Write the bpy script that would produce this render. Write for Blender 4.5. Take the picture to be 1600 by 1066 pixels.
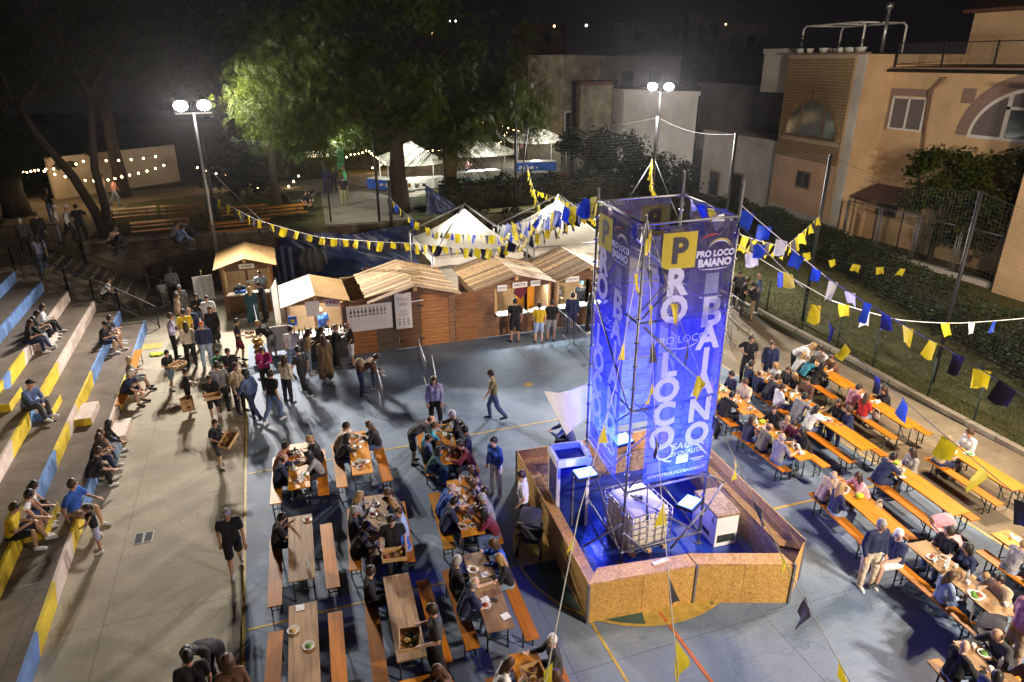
import bpy, bmesh, math, random
from mathutils import Vector, Matrix, noise
R = math.radians
rnd = random.Random(7)
SC = bpy.context.scene
for o in list(bpy.data.objects): bpy.data.objects.remove(o)
COL = SC.collection
# ---------------------------------------------------------------- camera (drone hovering 10.4 m above the court)
CAM_H, PITCH, YAW = 10.4, 22.2, 19.5
cam_d = bpy.data.cameras.new('camera'); cam = bpy.data.objects.new('camera', cam_d); COL.objects.link(cam)
cam.location = (0, 0, CAM_H); cam.rotation_euler = (R(90 - PITCH), 0, R(-YAW))
cam_d.lens = 24; cam_d.sensor_width = 36; cam_d.clip_start = .1; cam_d.clip_end = 900
SC.camera = cam
# ---------------------------------------------------------------- night sky
W = bpy.data.worlds.new('World'); SC.world = W; W.use_nodes = True
bg = W.node_tree.nodes['Background']; bg.inputs[0].default_value = (.45, .36, .52, 1); bg.inputs[1].default_value = .011
SC.view_settings.view_transform = 'Standard'; SC.view_settings.look = 'None'
SC.view_settings.exposure = 0; SC.view_settings.gamma = 1; SC.view_settings.use_curve_mapping = False
SC.cycles.use_denoising = True
SC.cycles.max_bounces = 6; SC.cycles.transparent_max_bounces = 16
SC.cycles.sample_clamp_indirect = 4; SC.cycles.sample_clamp_direct = 0
try: SC.cycles.use_light_tree = True
except Exception: pass
# lamp settings: floodlight masts (position of the head, power of each lamp, aim point)
MASTS = [((-2.7, 35.0, 8.62), 12600, (2, 3, 0), (1, .92, .83), 130, 9000, (2.5, 37.6, 8.2)),
         ((23.0, 38.2, 9.05), 17500, (6, 17, 0), (1, .95, .9), 124, 2400, (27, 56, 4)),
         ((21.6, 11.0, 9.2), 5600, (5, 13, 0), (1, .78, .55), 132, 5200, (36, 31, 4.5)),
         ((14.5, -4.5, 9.6), 12500, (16, 22, 0), (1, .84, .67), 128, 0, None)]
BLUE_W = 2100
# ---------------------------------------------------------------- measuring helpers: a pixel of the 1600 px photograph -> a point of the place
F_ = 1600 * 24 / 36
cP, sP, cY, sY = math.cos(R(PITCH)), math.sin(R(PITCH)), math.cos(R(YAW)), math.sin(R(YAW))
def _dir(px, py):
    x = (px - 800) / F_; y = -(py - 533) / F_
    fw = cP + y * sP; up = -sP + y * cP
    return Vector((x * cY + fw * sY, -x * sY + fw * cY, up))
def at(px, py, z=0.):
    d = _dir(px, py); return d * ((z - CAM_H) / d.z) + Vector((0, 0, CAM_H))
def at_v(px, py, v):
    d = _dir(px, py); return d * (v / d.y) + Vector((0, 0, CAM_H))
def at_u(px, py, u):
    d = _dir(px, py); return d * (u / d.x) + Vector((0, 0, CAM_H))
def at_d(px, py, depth):
    return _dir(px, py) * depth + Vector((0, 0, CAM_H))
# ---------------------------------------------------------------- object helpers
def tag(o, label=None, cat=None, group=None, kind=None):
    if label: o['label'] = label
    if cat: o['category'] = cat
    if group: o['group'] = group
    if kind: o['kind'] = kind
    return o
def link(o, parent=None):
    COL.objects.link(o)
    if parent is not None: o.parent = parent
    return o
def empty(name, loc=(0, 0, 0), rz=0, label=None, cat=None, group=None, kind=None):
    o = bpy.data.objects.new(name, None); COL.objects.link(o); o.location = loc; o.rotation_euler = (0, 0, rz)
    o.empty_display_size = .2
    return tag(o, label, cat, group, kind)
def copy_tree(o, parent=None):
    c = o.copy(); COL.objects.link(c)
    if parent is not None: c.parent = parent
    for ch in list(o.children): copy_tree(ch, c)
    return c
class MB:
    def __init__(s): s.v = []; s.f = []; s.m = []; s.sm = []; s.mi = 0
    def add(s, vs, fs, smooth=False):
        b = len(s.v); s.v += [tuple(p) for p in vs]
        for f in fs: s.f.append(tuple(b + i for i in f)); s.m.append(s.mi); s.sm.append(smooth)
        return s
    def box(s, c, size, M=None):
        x, y, z = (a / 2 for a in size); c = Vector(c)
        vs = [Vector((i * x, j * y, k * z)) for i in (-1, 1) for j in (-1, 1) for k in (-1, 1)]
        if M is not None: vs = [M @ p for p in vs]
        return s.add([p + c for p in vs], [(0, 1, 3, 2), (4, 6, 7, 5), (0, 4, 5, 1), (2, 3, 7, 6), (0, 2, 6, 4), (1, 5, 7, 3)])
    def beam(s, p, q, w, h, up=(0, 0, 1)):
        p, q, up = Vector(p), Vector(q), Vector(up); d = q - p
        x = d.normalized(); y = up.cross(x)
        if y.length < 1e-4: y = Vector((1, 0, 0))
        y.normalize(); z = x.cross(y)
        M = Matrix((x, y, z)).transposed()
        return s.box((p + q) / 2, (d.length, w, h), M)
    def tube(s, p, q, r, n=6, r2=None, cap=True):
        return s.path([p, q], [r, r if r2 is None else r2], n, cap)
    def path(s, pts, r, n=6, cap=True):
        pts = [Vector(p) for p in pts]
        if not hasattr(r, '__len__'): r = [r] * len(pts)
        vs = []; ref = None
        for i, p in enumerate(pts):
            d = (pts[min(i + 1, len(pts) - 1)] - pts[max(i - 1, 0)])
            d = d.normalized() if d.length > 1e-9 else Vector((0, 0, 1))
            if ref is None: ref = Vector((1, 0, 0)) if abs(d.x) < .8 else Vector((0, 1, 0))
            a = d.cross(ref).normalized(); b = d.cross(a); ref = a.cross(d)
            for k in range(n):
                t = 2 * math.pi * k / n; vs.append(p + (a * math.cos(t) + b * math.sin(t)) * r[i])
        fs = []
        for i in range(len(pts) - 1):
            for k in range(n):
                k2 = (k + 1) % n; fs.append((i * n + k, i * n + k2, (i + 1) * n + k2, (i + 1) * n + k))
        if cap: fs += [tuple(range(n))[::-1], tuple((len(pts) - 1) * n + k for k in range(n))]
        return s.add(vs, fs, n > 4)
    def prism(s, poly, z0, z1):
        n = len(poly)
        vs = [(p[0], p[1], z0) for p in poly] + [(p[0], p[1], z1) for p in poly]
        return s.add(vs, [tuple(range(n))[::-1], tuple(range(n, 2 * n))] + [(i, (i + 1) % n, n + (i + 1) % n, n + i) for i in range(n)])
    def slab(s, a, b, c, d, t):
        """quad a b c d thickened by t along its normal"""
        a, b, c, d = map(Vector, (a, b, c, d)); n = (b - a).cross(d - a).normalized() * t
        vs = [a, b, c, d, a + n, b + n, c + n, d + n]
        return s.add(vs, [(3, 2, 1, 0), (4, 5, 6, 7), (0, 1, 5, 4), (1, 2, 6, 5), (2, 3, 7, 6), (3, 0, 4, 7)])
    def grid(s, fn, nu, nv, smooth=True):
        vs = [fn(i / nu, j / nv) for j in range(nv + 1) for i in range(nu + 1)]
        return s.add(vs, [(j * (nu + 1) + i, j * (nu + 1) + i + 1, (j + 1) * (nu + 1) + i + 1, (j + 1) * (nu + 1) + i) for j in range(nv) for i in range(nu)], smooth)
    def ell(s, c, r, n=12, m=8, M=None):
        c = Vector(c); vs = []; fs = []
        if not hasattr(r, '__len__'): r = (r, r, r)
        for j in range(m + 1):
            ph = math.pi * j / m - math.pi / 2
            for i in range(n):
                th = 2 * math.pi * i / n
                p = Vector((r[0] * math.cos(ph) * math.cos(th), r[1] * math.cos(ph) * math.sin(th), r[2] * math.sin(ph)))
                if M is not None: p = M @ p
                vs.append(c + p)
        for j in range(m):
            for i in range(n):
                i2 = (i + 1) % n; fs.append((j * n + i, j * n + i2, (j + 1) * n + i2, (j + 1) * n + i))
        return s.add(vs, fs, True)
    def lathe(s, prof, c=(0, 0, 0), n=16):
        vs = []; c = Vector(c)
        for r, z in prof:
            for i in range(n):
                t = 2 * math.pi * i / n; vs.append(c + Vector((r * math.cos(t), r * math.sin(t), z)))
        fs = [(j * n + i, j * n + (i + 1) % n, (j + 1) * n + (i + 1) % n, (j + 1) * n + i) for j in range(len(prof) - 1) for i in range(n)]
        return s.add(vs, fs, True)
    def mesh(s, name, mats):
        me = bpy.data.meshes.new(name); me.from_pydata(s.v, [], s.f)
        for m in (mats if isinstance(mats, (list, tuple)) else [mats]): me.materials.append(m)
        me.polygons.foreach_set('material_index', s.m); me.polygons.foreach_set('use_smooth', s.sm); me.update()
        return me
    def build(s, name, mats, parent=None, loc=None, rz=None):
        o = bpy.data.objects.new(name, s.mesh(name, mats)); link(o, parent)
        if loc is not None: o.location = loc
        if rz is not None: o.rotation_euler = (0, 0, rz)
        return o
def obj(name, me, parent=None, loc=None, rot=None, scale=None):
    o = bpy.data.objects.new(name, me); link(o, parent)
    if loc is not None: o.location = loc
    if rot is not None: o.rotation_euler = rot
    if scale is not None: o.scale = scale
    return o
# ---------------------------------------------------------------- materials
def N(nt, typ, **kw):
    n = nt.nodes.new(typ)
    for k, v in kw.items():
        if k in n.inputs.keys(): n.inputs[k].default_value = v
        else: setattr(n, k, v)
    return n
def rgb(c): return (c[0], c[1], c[2], 1)
def M(name, col, rough=.65, metal=0, var=.18, scale=4, stretch=(1, 1, 1), bump=0, bscale=30, emit=0, ecol=None, objrand=0, trans=0, alpha=1, col2=None, spec=.4, detail=5, gen=False):
    m = bpy.data.materials.new(name); m.use_nodes = True; nt = m.node_tree
    b = nt.nodes['Principled BSDF']; b.inputs['Roughness'].default_value = rough; b.inputs['Metallic'].default_value = metal
    b.inputs['Specular IOR Level'].default_value = spec
    L = nt.links.new
    tc = N(nt, 'ShaderNodeTexCoord'); mp = N(nt, 'ShaderNodeMapping'); mp.inputs['Scale'].default_value = stretch
    L(tc.outputs['Generated' if gen else 'Object'], mp.inputs[0])
    src = mp.outputs[0]
    oi = None
    if objrand:
        oi = N(nt, 'ShaderNodeObjectInfo'); ad = N(nt, 'ShaderNodeVectorMath', operation='ADD')
        sc = N(nt, 'ShaderNodeVectorMath', operation='SCALE'); sc.inputs['Scale'].default_value = 37.
        cx = N(nt, 'ShaderNodeCombineXYZ'); L(oi.outputs['Random'], cx.inputs[0]); L(oi.outputs['Random'], cx.inputs[1])
        L(cx.outputs[0], sc.inputs[0]); L(sc.outputs[0], ad.inputs[1]); L(src, ad.inputs[0]); src = ad.outputs[0]
    nz = N(nt, 'ShaderNodeTexNoise'); nz.inputs['Scale'].default_value = scale; nz.inputs['Detail'].default_value = detail; nz.inputs['Roughness'].default_value = .65
    L(src, nz.inputs['Vector'])
    rp = N(nt, 'ShaderNodeValToRGB'); rp.color_ramp.elements[0].position = .28; rp.color_ramp.elements[1].position = .72
    lo = [c * (1 - var) for c in col]; hi = list(col2) if col2 else [min(1, c * (1 + var)) for c in col]
    rp.color_ramp.elements[0].color = rgb(lo); rp.color_ramp.elements[1].color = rgb(hi)
    L(nz.outputs['Fac'], rp.inputs['Fac']); out = rp.outputs[0]
    if objrand:
        mr = N(nt, 'ShaderNodeMapRange'); mr.inputs['To Min'].default_value = 1 - objrand; mr.inputs['To Max'].default_value = 1 + objrand
        L(oi.outputs['Random'], mr.inputs['Value'])
        mx = N(nt, 'ShaderNodeVectorMath', operation='SCALE'); L(out, mx.inputs[0]); L(mr.outputs[0], mx.inputs['Scale']); out = mx.outputs[0]
    L(out, b.inputs['Base Color'])
    if bump:
        n2 = N(nt, 'ShaderNodeTexNoise'); n2.inputs['Scale'].default_value = bscale; n2.inputs['Detail'].default_value = 4
        L(src, n2.inputs['Vector']); bp = N(nt, 'ShaderNodeBump'); bp.inputs['Strength'].default_value = bump; bp.inputs['Distance'].default_value = .02
        L(n2.outputs['Fac'], bp.inputs['Height']); L(bp.outputs[0], b.inputs['Normal'])
    if emit:
        b.inputs['Emission Color'].default_value = rgb(ecol or col); b.inputs['Emission Strength'].default_value = emit
    last = b.outputs[0]; om = nt.nodes['Material Output']
    if trans:
        tr = N(nt, 'ShaderNodeBsdfTranslucent'); L(out, tr.inputs[0]); ms = N(nt, 'ShaderNodeMixShader'); ms.inputs[0].default_value = trans
        L(last, ms.inputs[1]); L(tr.outputs[0], ms.inputs[2]); last = ms.outputs[0]
    if alpha < 1:
        tp = N(nt, 'ShaderNodeBsdfTransparent'); ms = N(nt, 'ShaderNodeMixShader'); ms.inputs[0].default_value = alpha
        L(tp.outputs[0], ms.inputs[1]); L(last, ms.inputs[2]); last = ms.outputs[0]
    L(last, om.inputs['Surface'])
    return m
def osb(name, base=(.42, .27, .11), dark=(.22, .13, .05), light=(.62, .44, .22), sc=22):
    m = bpy.data.materials.new(name); m.use_nodes = True; nt = m.node_tree; L = nt.links.new
    b = nt.nodes['Principled BSDF']; b.inputs['Roughness'].default_value = .6
    tc = N(nt, 'ShaderNodeTexCoord')
    nd = N(nt, 'ShaderNodeTexNoise'); nd.inputs['Scale'].default_value = 3; L(tc.outputs['Object'], nd.inputs['Vector'])
    ad = N(nt, 'ShaderNodeVectorMath', operation='ADD'); sc_ = N(nt, 'ShaderNodeVectorMath', operation='SCALE'); sc_.inputs['Scale'].default_value = .12
    L(nd.outputs['Color'], sc_.inputs[0]); L(tc.outputs['Object'], ad.inputs[0]); L(sc_.outputs[0], ad.inputs[1])
    outs = []
    for k, st in enumerate(((1, .45, .7), (.45, 1, 1))):
        mp = N(nt, 'ShaderNodeMapping'); mp.inputs['Scale'].default_value = st; mp.inputs['Rotation'].default_value = (.3 * k, .2, .5 * k)
        L(ad.outputs[0], mp.inputs[0])
        vo = N(nt, 'ShaderNodeTexVoronoi'); vo.inputs['Scale'].default_value = sc * (1 + .4 * k); L(mp.outputs[0], vo.inputs['Vector']); outs.append(vo.outputs['Color'])
    mx = N(nt, 'ShaderNodeMix', data_type='RGBA'); mx.inputs[0].default_value = .5
    L(outs[0], mx.inputs[6]); L(outs[1], mx.inputs[7])
    bw = N(nt, 'ShaderNodeRGBToBW'); L(mx.outputs[2], bw.inputs[0])
    rp = N(nt, 'ShaderNodeValToRGB'); e = rp.color_ramp.elements; e[0].position = .22; e[0].color = rgb(dark); e[1].position = .78; e[1].color = rgb(light)
    k = e.new(.48); k.color = rgb(base); L(bw.outputs[0], rp.inputs[0])
    nb = N(nt, 'ShaderNodeTexNoise'); nb.inputs['Scale'].default_value = 1.3; L(tc.outputs['Object'], nb.inputs['Vector'])
    mr = N(nt, 'ShaderNodeMapRange'); mr.inputs['To Min'].default_value = .78; mr.inputs['To Max'].default_value = 1.2; L(nb.outputs['Fac'], mr.inputs['Value'])
    vm = N(nt, 'ShaderNodeVectorMath', operation='SCALE'); L(rp.outputs[0], vm.inputs[0]); L(mr.outputs[0], vm.inputs['Scale']); L(vm.outputs[0], b.inputs['Base Color'])
    bp = N(nt, 'ShaderNodeBump'); bp.inputs['Strength'].default_value = .25; bp.inputs['Distance'].default_value = .01; L(bw.outputs[0], bp.inputs['Height']); L(bp.outputs[0], b.inputs['Normal'])
    return m
def floor_mat(name, stops, rough=.6, patch=.35, fine=14, stain=(.05, .05, .06), stain_amt=.5, spec=.16):
    """worn painted concrete: large tone patches, scuffs, stains, fine grain and hairline cracks"""
    m = bpy.data.materials.new(name); m.use_nodes = True; nt = m.node_tree; L = nt.links.new
    b = nt.nodes['Principled BSDF']; b.inputs['Specular IOR Level'].default_value = spec
    tc = N(nt, 'ShaderNodeTexCoord'); P = tc.outputs['Object']
    n1 = N(nt, 'ShaderNodeTexNoise'); n1.inputs['Scale'].default_value = patch; n1.inputs['Detail'].default_value = 7; n1.inputs['Roughness'].default_value = .62; n1.inputs['Distortion'].default_value = .8
    L(P, n1.inputs['Vector'])
    rp = N(nt, 'ShaderNodeValToRGB'); e = rp.color_ramp.elements
    e[0].position, e[0].color = stops[0][0], rgb(stops[0][1]); e[1].position, e[1].color = stops[-1][0], rgb(stops[-1][1])
    for p, c in stops[1:-1]: k = e.new(p); k.color = rgb(c)
    L(n1.outputs['Fac'], rp.inputs[0])
    n2 = N(nt, 'ShaderNodeTexNoise'); n2.inputs['Scale'].default_value = fine; n2.inputs['Detail'].default_value = 6; L(P, n2.inputs['Vector'])
    mr = N(nt, 'ShaderNodeMapRange'); mr.inputs['To Min'].default_value = .8; mr.inputs['To Max'].default_value = 1.18; L(n2.outputs['Fac'], mr.inputs['Value'])
    sc = N(nt, 'ShaderNodeVectorMath', operation='SCALE'); L(rp.outputs[0], sc.inputs[0]); L(mr.outputs[0], sc.inputs['Scale'])
    n3 = N(nt, 'ShaderNodeTexNoise'); n3.inputs['Scale'].default_value = 1.1; n3.inputs['Detail'].default_value = 8; n3.inputs['Roughness'].default_value = .75; L(P, n3.inputs['Vector'])
    r3 = N(nt, 'ShaderNodeMapRange'); r3.inputs['From Min'].default_value = .6; r3.inputs['From Max'].default_value = .75; r3.inputs['To Max'].default_value = stain_amt; L(n3.outputs['Fac'], r3.inputs['Value'])
    mx = N(nt, 'ShaderNodeMix', data_type='RGBA'); L(r3.outputs[0], mx.inputs[0]); L(sc.outputs[0], mx.inputs[6]); mx.inputs[7].default_value = rgb(stain)
    # scuffs: thin pale and dark drag marks in two directions
    sc_o = mx.outputs[2]
    for ang, dk in ((.5, (.04, .04, .045)), (1.9, (.5, .48, .45)), (2.7, (.05, .045, .04))):
        mp = N(nt, 'ShaderNodeMapping'); mp.inputs['Rotation'].default_value = (0, 0, ang); mp.inputs['Scale'].default_value = (.5, 9, 1); L(P, mp.inputs[0])
        ns = N(nt, 'ShaderNodeTexNoise'); ns.inputs['Scale'].default_value = 2.2; ns.inputs['Detail'].default_value = 5; ns.inputs['Distortion'].default_value = .6; L(mp.outputs[0], ns.inputs['Vector'])
        rs = N(nt, 'ShaderNodeMapRange'); rs.inputs['From Min'].default_value = .64; rs.inputs['From Max'].default_value = .74; rs.inputs['To Max'].default_value = .3; L(ns.outputs['Fac'], rs.inputs['Value'])
        m4 = N(nt, 'ShaderNodeMix', data_type='RGBA'); L(rs.outputs[0], m4.inputs[0]); L(sc_o, m4.inputs[6]); m4.inputs[7].default_value = rgb(dk); sc_o = m4.outputs[2]
    # slab joints every 4 m
    sx = N(nt, 'ShaderNodeSeparateXYZ'); L(P, sx.inputs[0])
    for ax_ in 'XY':
        pp = N(nt, 'ShaderNodeMath', operation='PINGPONG'); pp.inputs[1].default_value = 2.1; L(sx.outputs[ax_], pp.inputs[0])
        rj = N(nt, 'ShaderNodeMapRange'); rj.inputs['From Min'].default_value = .006; rj.inputs['From Max'].default_value = .016; rj.inputs['To Min'].default_value = .45; rj.inputs['To Max'].default_value = 0; L(pp.outputs[0], rj.inputs['Value'])
        m5 = N(nt, 'ShaderNodeMix', data_type='RGBA'); L(rj.outputs[0], m5.inputs[0]); L(sc_o, m5.inputs[6]); m5.inputs[7].default_value = rgb(stain); sc_o = m5.outputs[2]
    # cracks
    nd = N(nt, 'ShaderNodeTexNoise'); nd.inputs['Scale'].default_value = 1.5; L(P, nd.inputs['Vector'])
    ad = N(nt, 'ShaderNodeVectorMath', operation='ADD'); L(P, ad.inputs[0]); L(nd.outputs['Color'], ad.inputs[1])
    vo = N(nt, 'ShaderNodeTexVoronoi', feature='DISTANCE_TO_EDGE'); vo.inputs['Scale'].default_value = .22; L(ad.outputs[0], vo.inputs['Vector'])
    rc = N(nt, 'ShaderNodeMapRange'); rc.inputs['From Min'].default_value = .001; rc.inputs['From Max'].default_value = .004; rc.inputs['To Min'].default_value = .78; rc.inputs['To Max'].default_value = 1; L(vo.outputs['Distance'], rc.inputs['Value'])
    s2 = N(nt, 'ShaderNodeVectorMath', operation='SCALE'); L(sc_o, s2.inputs[0]); L(rc.outputs[0], s2.inputs['Scale']); L(s2.outputs[0], b.inputs['Base Color'])
    rr = N(nt, 'ShaderNodeMapRange'); rr.inputs['To Min'].default_value = rough - .05; rr.inputs['To Max'].default_value = rough + .15; L(n1.outputs['Fac'], rr.inputs['Value']); L(rr.outputs[0], b.inputs['Roughness'])
    bp = N(nt, 'ShaderNodeBump'); bp.inputs['Strength'].default_value = .12; bp.inputs['Distance'].default_value = .01; L(n2.outputs['Fac'], bp.inputs['Height']); L(bp.outputs[0], b.inputs['Normal'])
    return m
def glow(name, col, strength):
    m = bpy.data.materials.new(name); m.use_nodes = True; nt = m.node_tree
    nt.nodes.remove(nt.nodes['Principled BSDF']); e = N(nt, 'ShaderNodeEmission'); e.inputs[0].default_value = rgb(col); e.inputs[1].default_value = strength
    nt.links.new(e.outputs[0], nt.nodes['Material Output'].inputs[0]); return m
MT = {}
MT['steel'] = M('galvanised_steel', (.42, .42, .44), .38, .85, .2, 9)
MT['zinc'] = M('zinc_tube', (.19, .19, .21), .5, .5, .25, 12)
MT['black'] = M('black_paint', (.02, .02, .022), .5, 0, .3, 8)
MT['dkgreen'] = M('dark_green_paint', (.022, .04, .035), .45, .2, .2, 8)
MT['white'] = M('white_paint', (.72, .71, .68), .5, 0, .08, 5)
MT['plastic_w'] = M('white_plastic', (.75, .74, .7), .35, 0, .05, 5)
MT['paper'] = M('paper', (.78, .77, .74), .8, 0, .04, 6)
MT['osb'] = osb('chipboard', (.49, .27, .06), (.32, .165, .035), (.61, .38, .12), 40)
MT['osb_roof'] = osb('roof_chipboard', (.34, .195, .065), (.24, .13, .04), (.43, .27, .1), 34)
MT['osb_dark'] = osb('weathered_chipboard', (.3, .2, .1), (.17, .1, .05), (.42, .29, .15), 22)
MT['plank'] = M('roof_plank', (.4, .26, .13), .7, 0, .45, 2.2, (9, .7, 9), .3, 40, objrand=.6)
MT['wall_wood'] = M('hut_wall_wood', (.17, .085, .038), .6, 0, .5, 2.5, (.6, 6, 7), .3, 40, objrand=.4)
MT['wall_grey'] = M('hut_wall_grey_wood', (.13, .095, .06), .7, 0, .5, 2.5, (.6, 6, 7), .3, 40, objrand=.3)
MT['wall_or'] = M('hut_wall_orange_wood', (.27, .115, .035), .6, 0, .45, 2.5, (.6, 6, 7), .3, 40, objrand=.25)
MT['wood_lt'] = M('light_wood', (.52, .33, .15), .6, 0, .25, 3, (2, 2, 9), .1)
MT['table_or'] = M('varnished_table_wood', (.54, .215, .014), .42, 0, .25, 1.6, (9, .6, 3), .08, 30, objrand=.18, spec=.25)
MT['table_old'] = M('worn_table_wood', (.29, .17, .075), .6, 0, .55, 1.8, (8, .6, 3), .2, 30, objrand=.2)
MT['bench_or'] = M('varnished_bench_wood', (.5, .17, .014), .42, 0, .25, 1.6, (9, .6, 3), .08, 30, objrand=.2, spec=.25)
MT['rust'] = M('dark_leg_steel', (.045, .06, .05), .5, .4, .3, 10)
MT['blue_tarp'] = M('blue_tarpaulin', (.016, .032, .115), .4, 0, .3, 1.5, bump=.3, bscale=3, spec=.5)
MT['pool_tarp'] = M('pool_liner', (.015, .05, .33), .3, 0, .3, 2, bump=.25, bscale=5, spec=.6)
MT['canvas'] = M('white_canvas', (.7, .67, .6), .8, 0, .1, 2, trans=.35)
MT['gaz'] = M('cream_gazebo_cloth', (.62, .58, .47), .8, 0, .1, 2, trans=.45)
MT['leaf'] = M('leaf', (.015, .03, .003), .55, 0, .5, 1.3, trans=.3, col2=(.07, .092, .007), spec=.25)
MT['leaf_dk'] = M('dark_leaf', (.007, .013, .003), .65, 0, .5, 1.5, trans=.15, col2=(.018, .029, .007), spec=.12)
MT['hedge'] = M('hedge_leaf', (.022, .04, .01), .6, 0, .5, 2, trans=.15, col2=(.065, .085, .03), spec=.2)
MT['bark'] = M('bark', (.032, .022, .013), .9, 0, .5, 5, (3, 3, 1), .6, 14)
MT['palm_bark'] = M('palm_bark', (.13, .085, .045), .9, 0, .5, 8, (1, 1, 2), .6, 14)
MT['glass_t'] = M('teal_window_glass', (.1, .125, .12), .12, 0, .5, 1.2, spec=.6)
MT['glass'] = M('dark_window_glass', (.03, .035, .045), .08, 0, .2, 2, spec=.6)
MT['skinA'] = M('skin_light', (.52, .32, .23), .55, 0, .08, 10); MT['skinB'] = M('skin_tan', (.42, .24, .15), .55, 0, .08, 10); MT['skinC'] = M('skin_olive', (.34, .18, .11), .55, 0, .08, 10)
MT['eye'] = M('eye', (.03, .02, .018), .3); MT['lip'] = M('lip', (.3, .11, .09), .5)
# ================================================================ people: posed prototypes (one voxel-remeshed body each), shared by all figures
V3 = Vector
def cap_(mb, p, q, r1, r2=None, n=10):
    p, q = V3(p), V3(q); r2 = r1 if r2 is None else r2
    d = q - p
    if d.length < 1e-4: mb.ell(p, r1, n, 8); return
    d.normalize(); pts = [p - d * r1 * .96, p - d * r1 * .6, p, q, q + d * r2 * .6, q + d * r2 * .96]
    mb.path(pts, [r1 * .25, r1 * .8, r1, r2, r2 * .8, r2 * .25], n)
def pose_joints(P):
    g = P.get
    J = {}
    hip = V3(g('hip', (0, 0, .93))); lean = R(g('lean', 3)); side = R(g('side', 0))
    up = V3((math.sin(side), math.sin(lean) * math.cos(side), math.cos(lean) * math.cos(side))).normalized()
    rt = V3((math.cos(side), 0, -math.sin(side))); tw = R(g('twist', 0))
    rt = (Matrix.Rotation(tw, 3, 'Z') @ rt); fwd = up.cross(rt).normalized()
    rt = fwd.cross(up).normalized()
    fwd0 = V3((0, 1, 0))
    J['hip'] = hip; J['up'] = up; J['rt'] = rt; J['fw'] = fwd
    J['waist'] = hip + up * .16 - fwd * .01 * (lean > .3); J['chest'] = hip + up * .36; J['sh'] = hip + up * .475
    J['neck'] = hip + up * .52
    hy, hp = R(g('hyaw', 0)), R(g('hpitch', 8))
    hr = Matrix.Rotation(tw + hy, 3, 'Z') @ Matrix.Rotation(-hp, 3, 'X')
    hu = hr @ V3((0, 0, 1)); hf = hr @ V3((0, 1, 0))
    J['head'] = J['neck'] + up * .05 + hu * .115 + hf * .025; J['hr'] = hr
    sw = g('sw', .185)
    for s, k in ((1, 'R'), (-1, 'L')):
        sh = J['sh'] + rt * s * sw
        e, w = g('arm' + k, ((.15, -.05, -1), (.02, .25, -1)))
        e = V3(e).normalized(); w = V3(w).normalized()
        if s < 0: e.x *= -1; w.x *= -1
        if tw: Rz = Matrix.Rotation(tw, 3, 'Z'); e = Rz @ e; w = Rz @ w
        J['s' + k] = sh; J['e' + k] = sh + e * .29; J['w' + k] = J['e' + k] + w * .25; J['wd' + k] = w
        h = hip + V3((s * .095, 0, -.03)); J['h' + k] = h
        t, c = g('leg' + k, ((.05, .02, -1), (.0, -.03, -1)))
        t = V3(t).normalized(); c = V3(c).normalized()
        if s < 0: t.x *= -1; c.x *= -1
        J['k' + k] = h + t * .425; J['a' + k] = J['k' + k] + c * .41
        f = V3(g('foot' + k, (.15, 1, -.12))); f = f.normalized()
        if s < 0: f.x *= -1
        J['f' + k] = f
    return J
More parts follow.
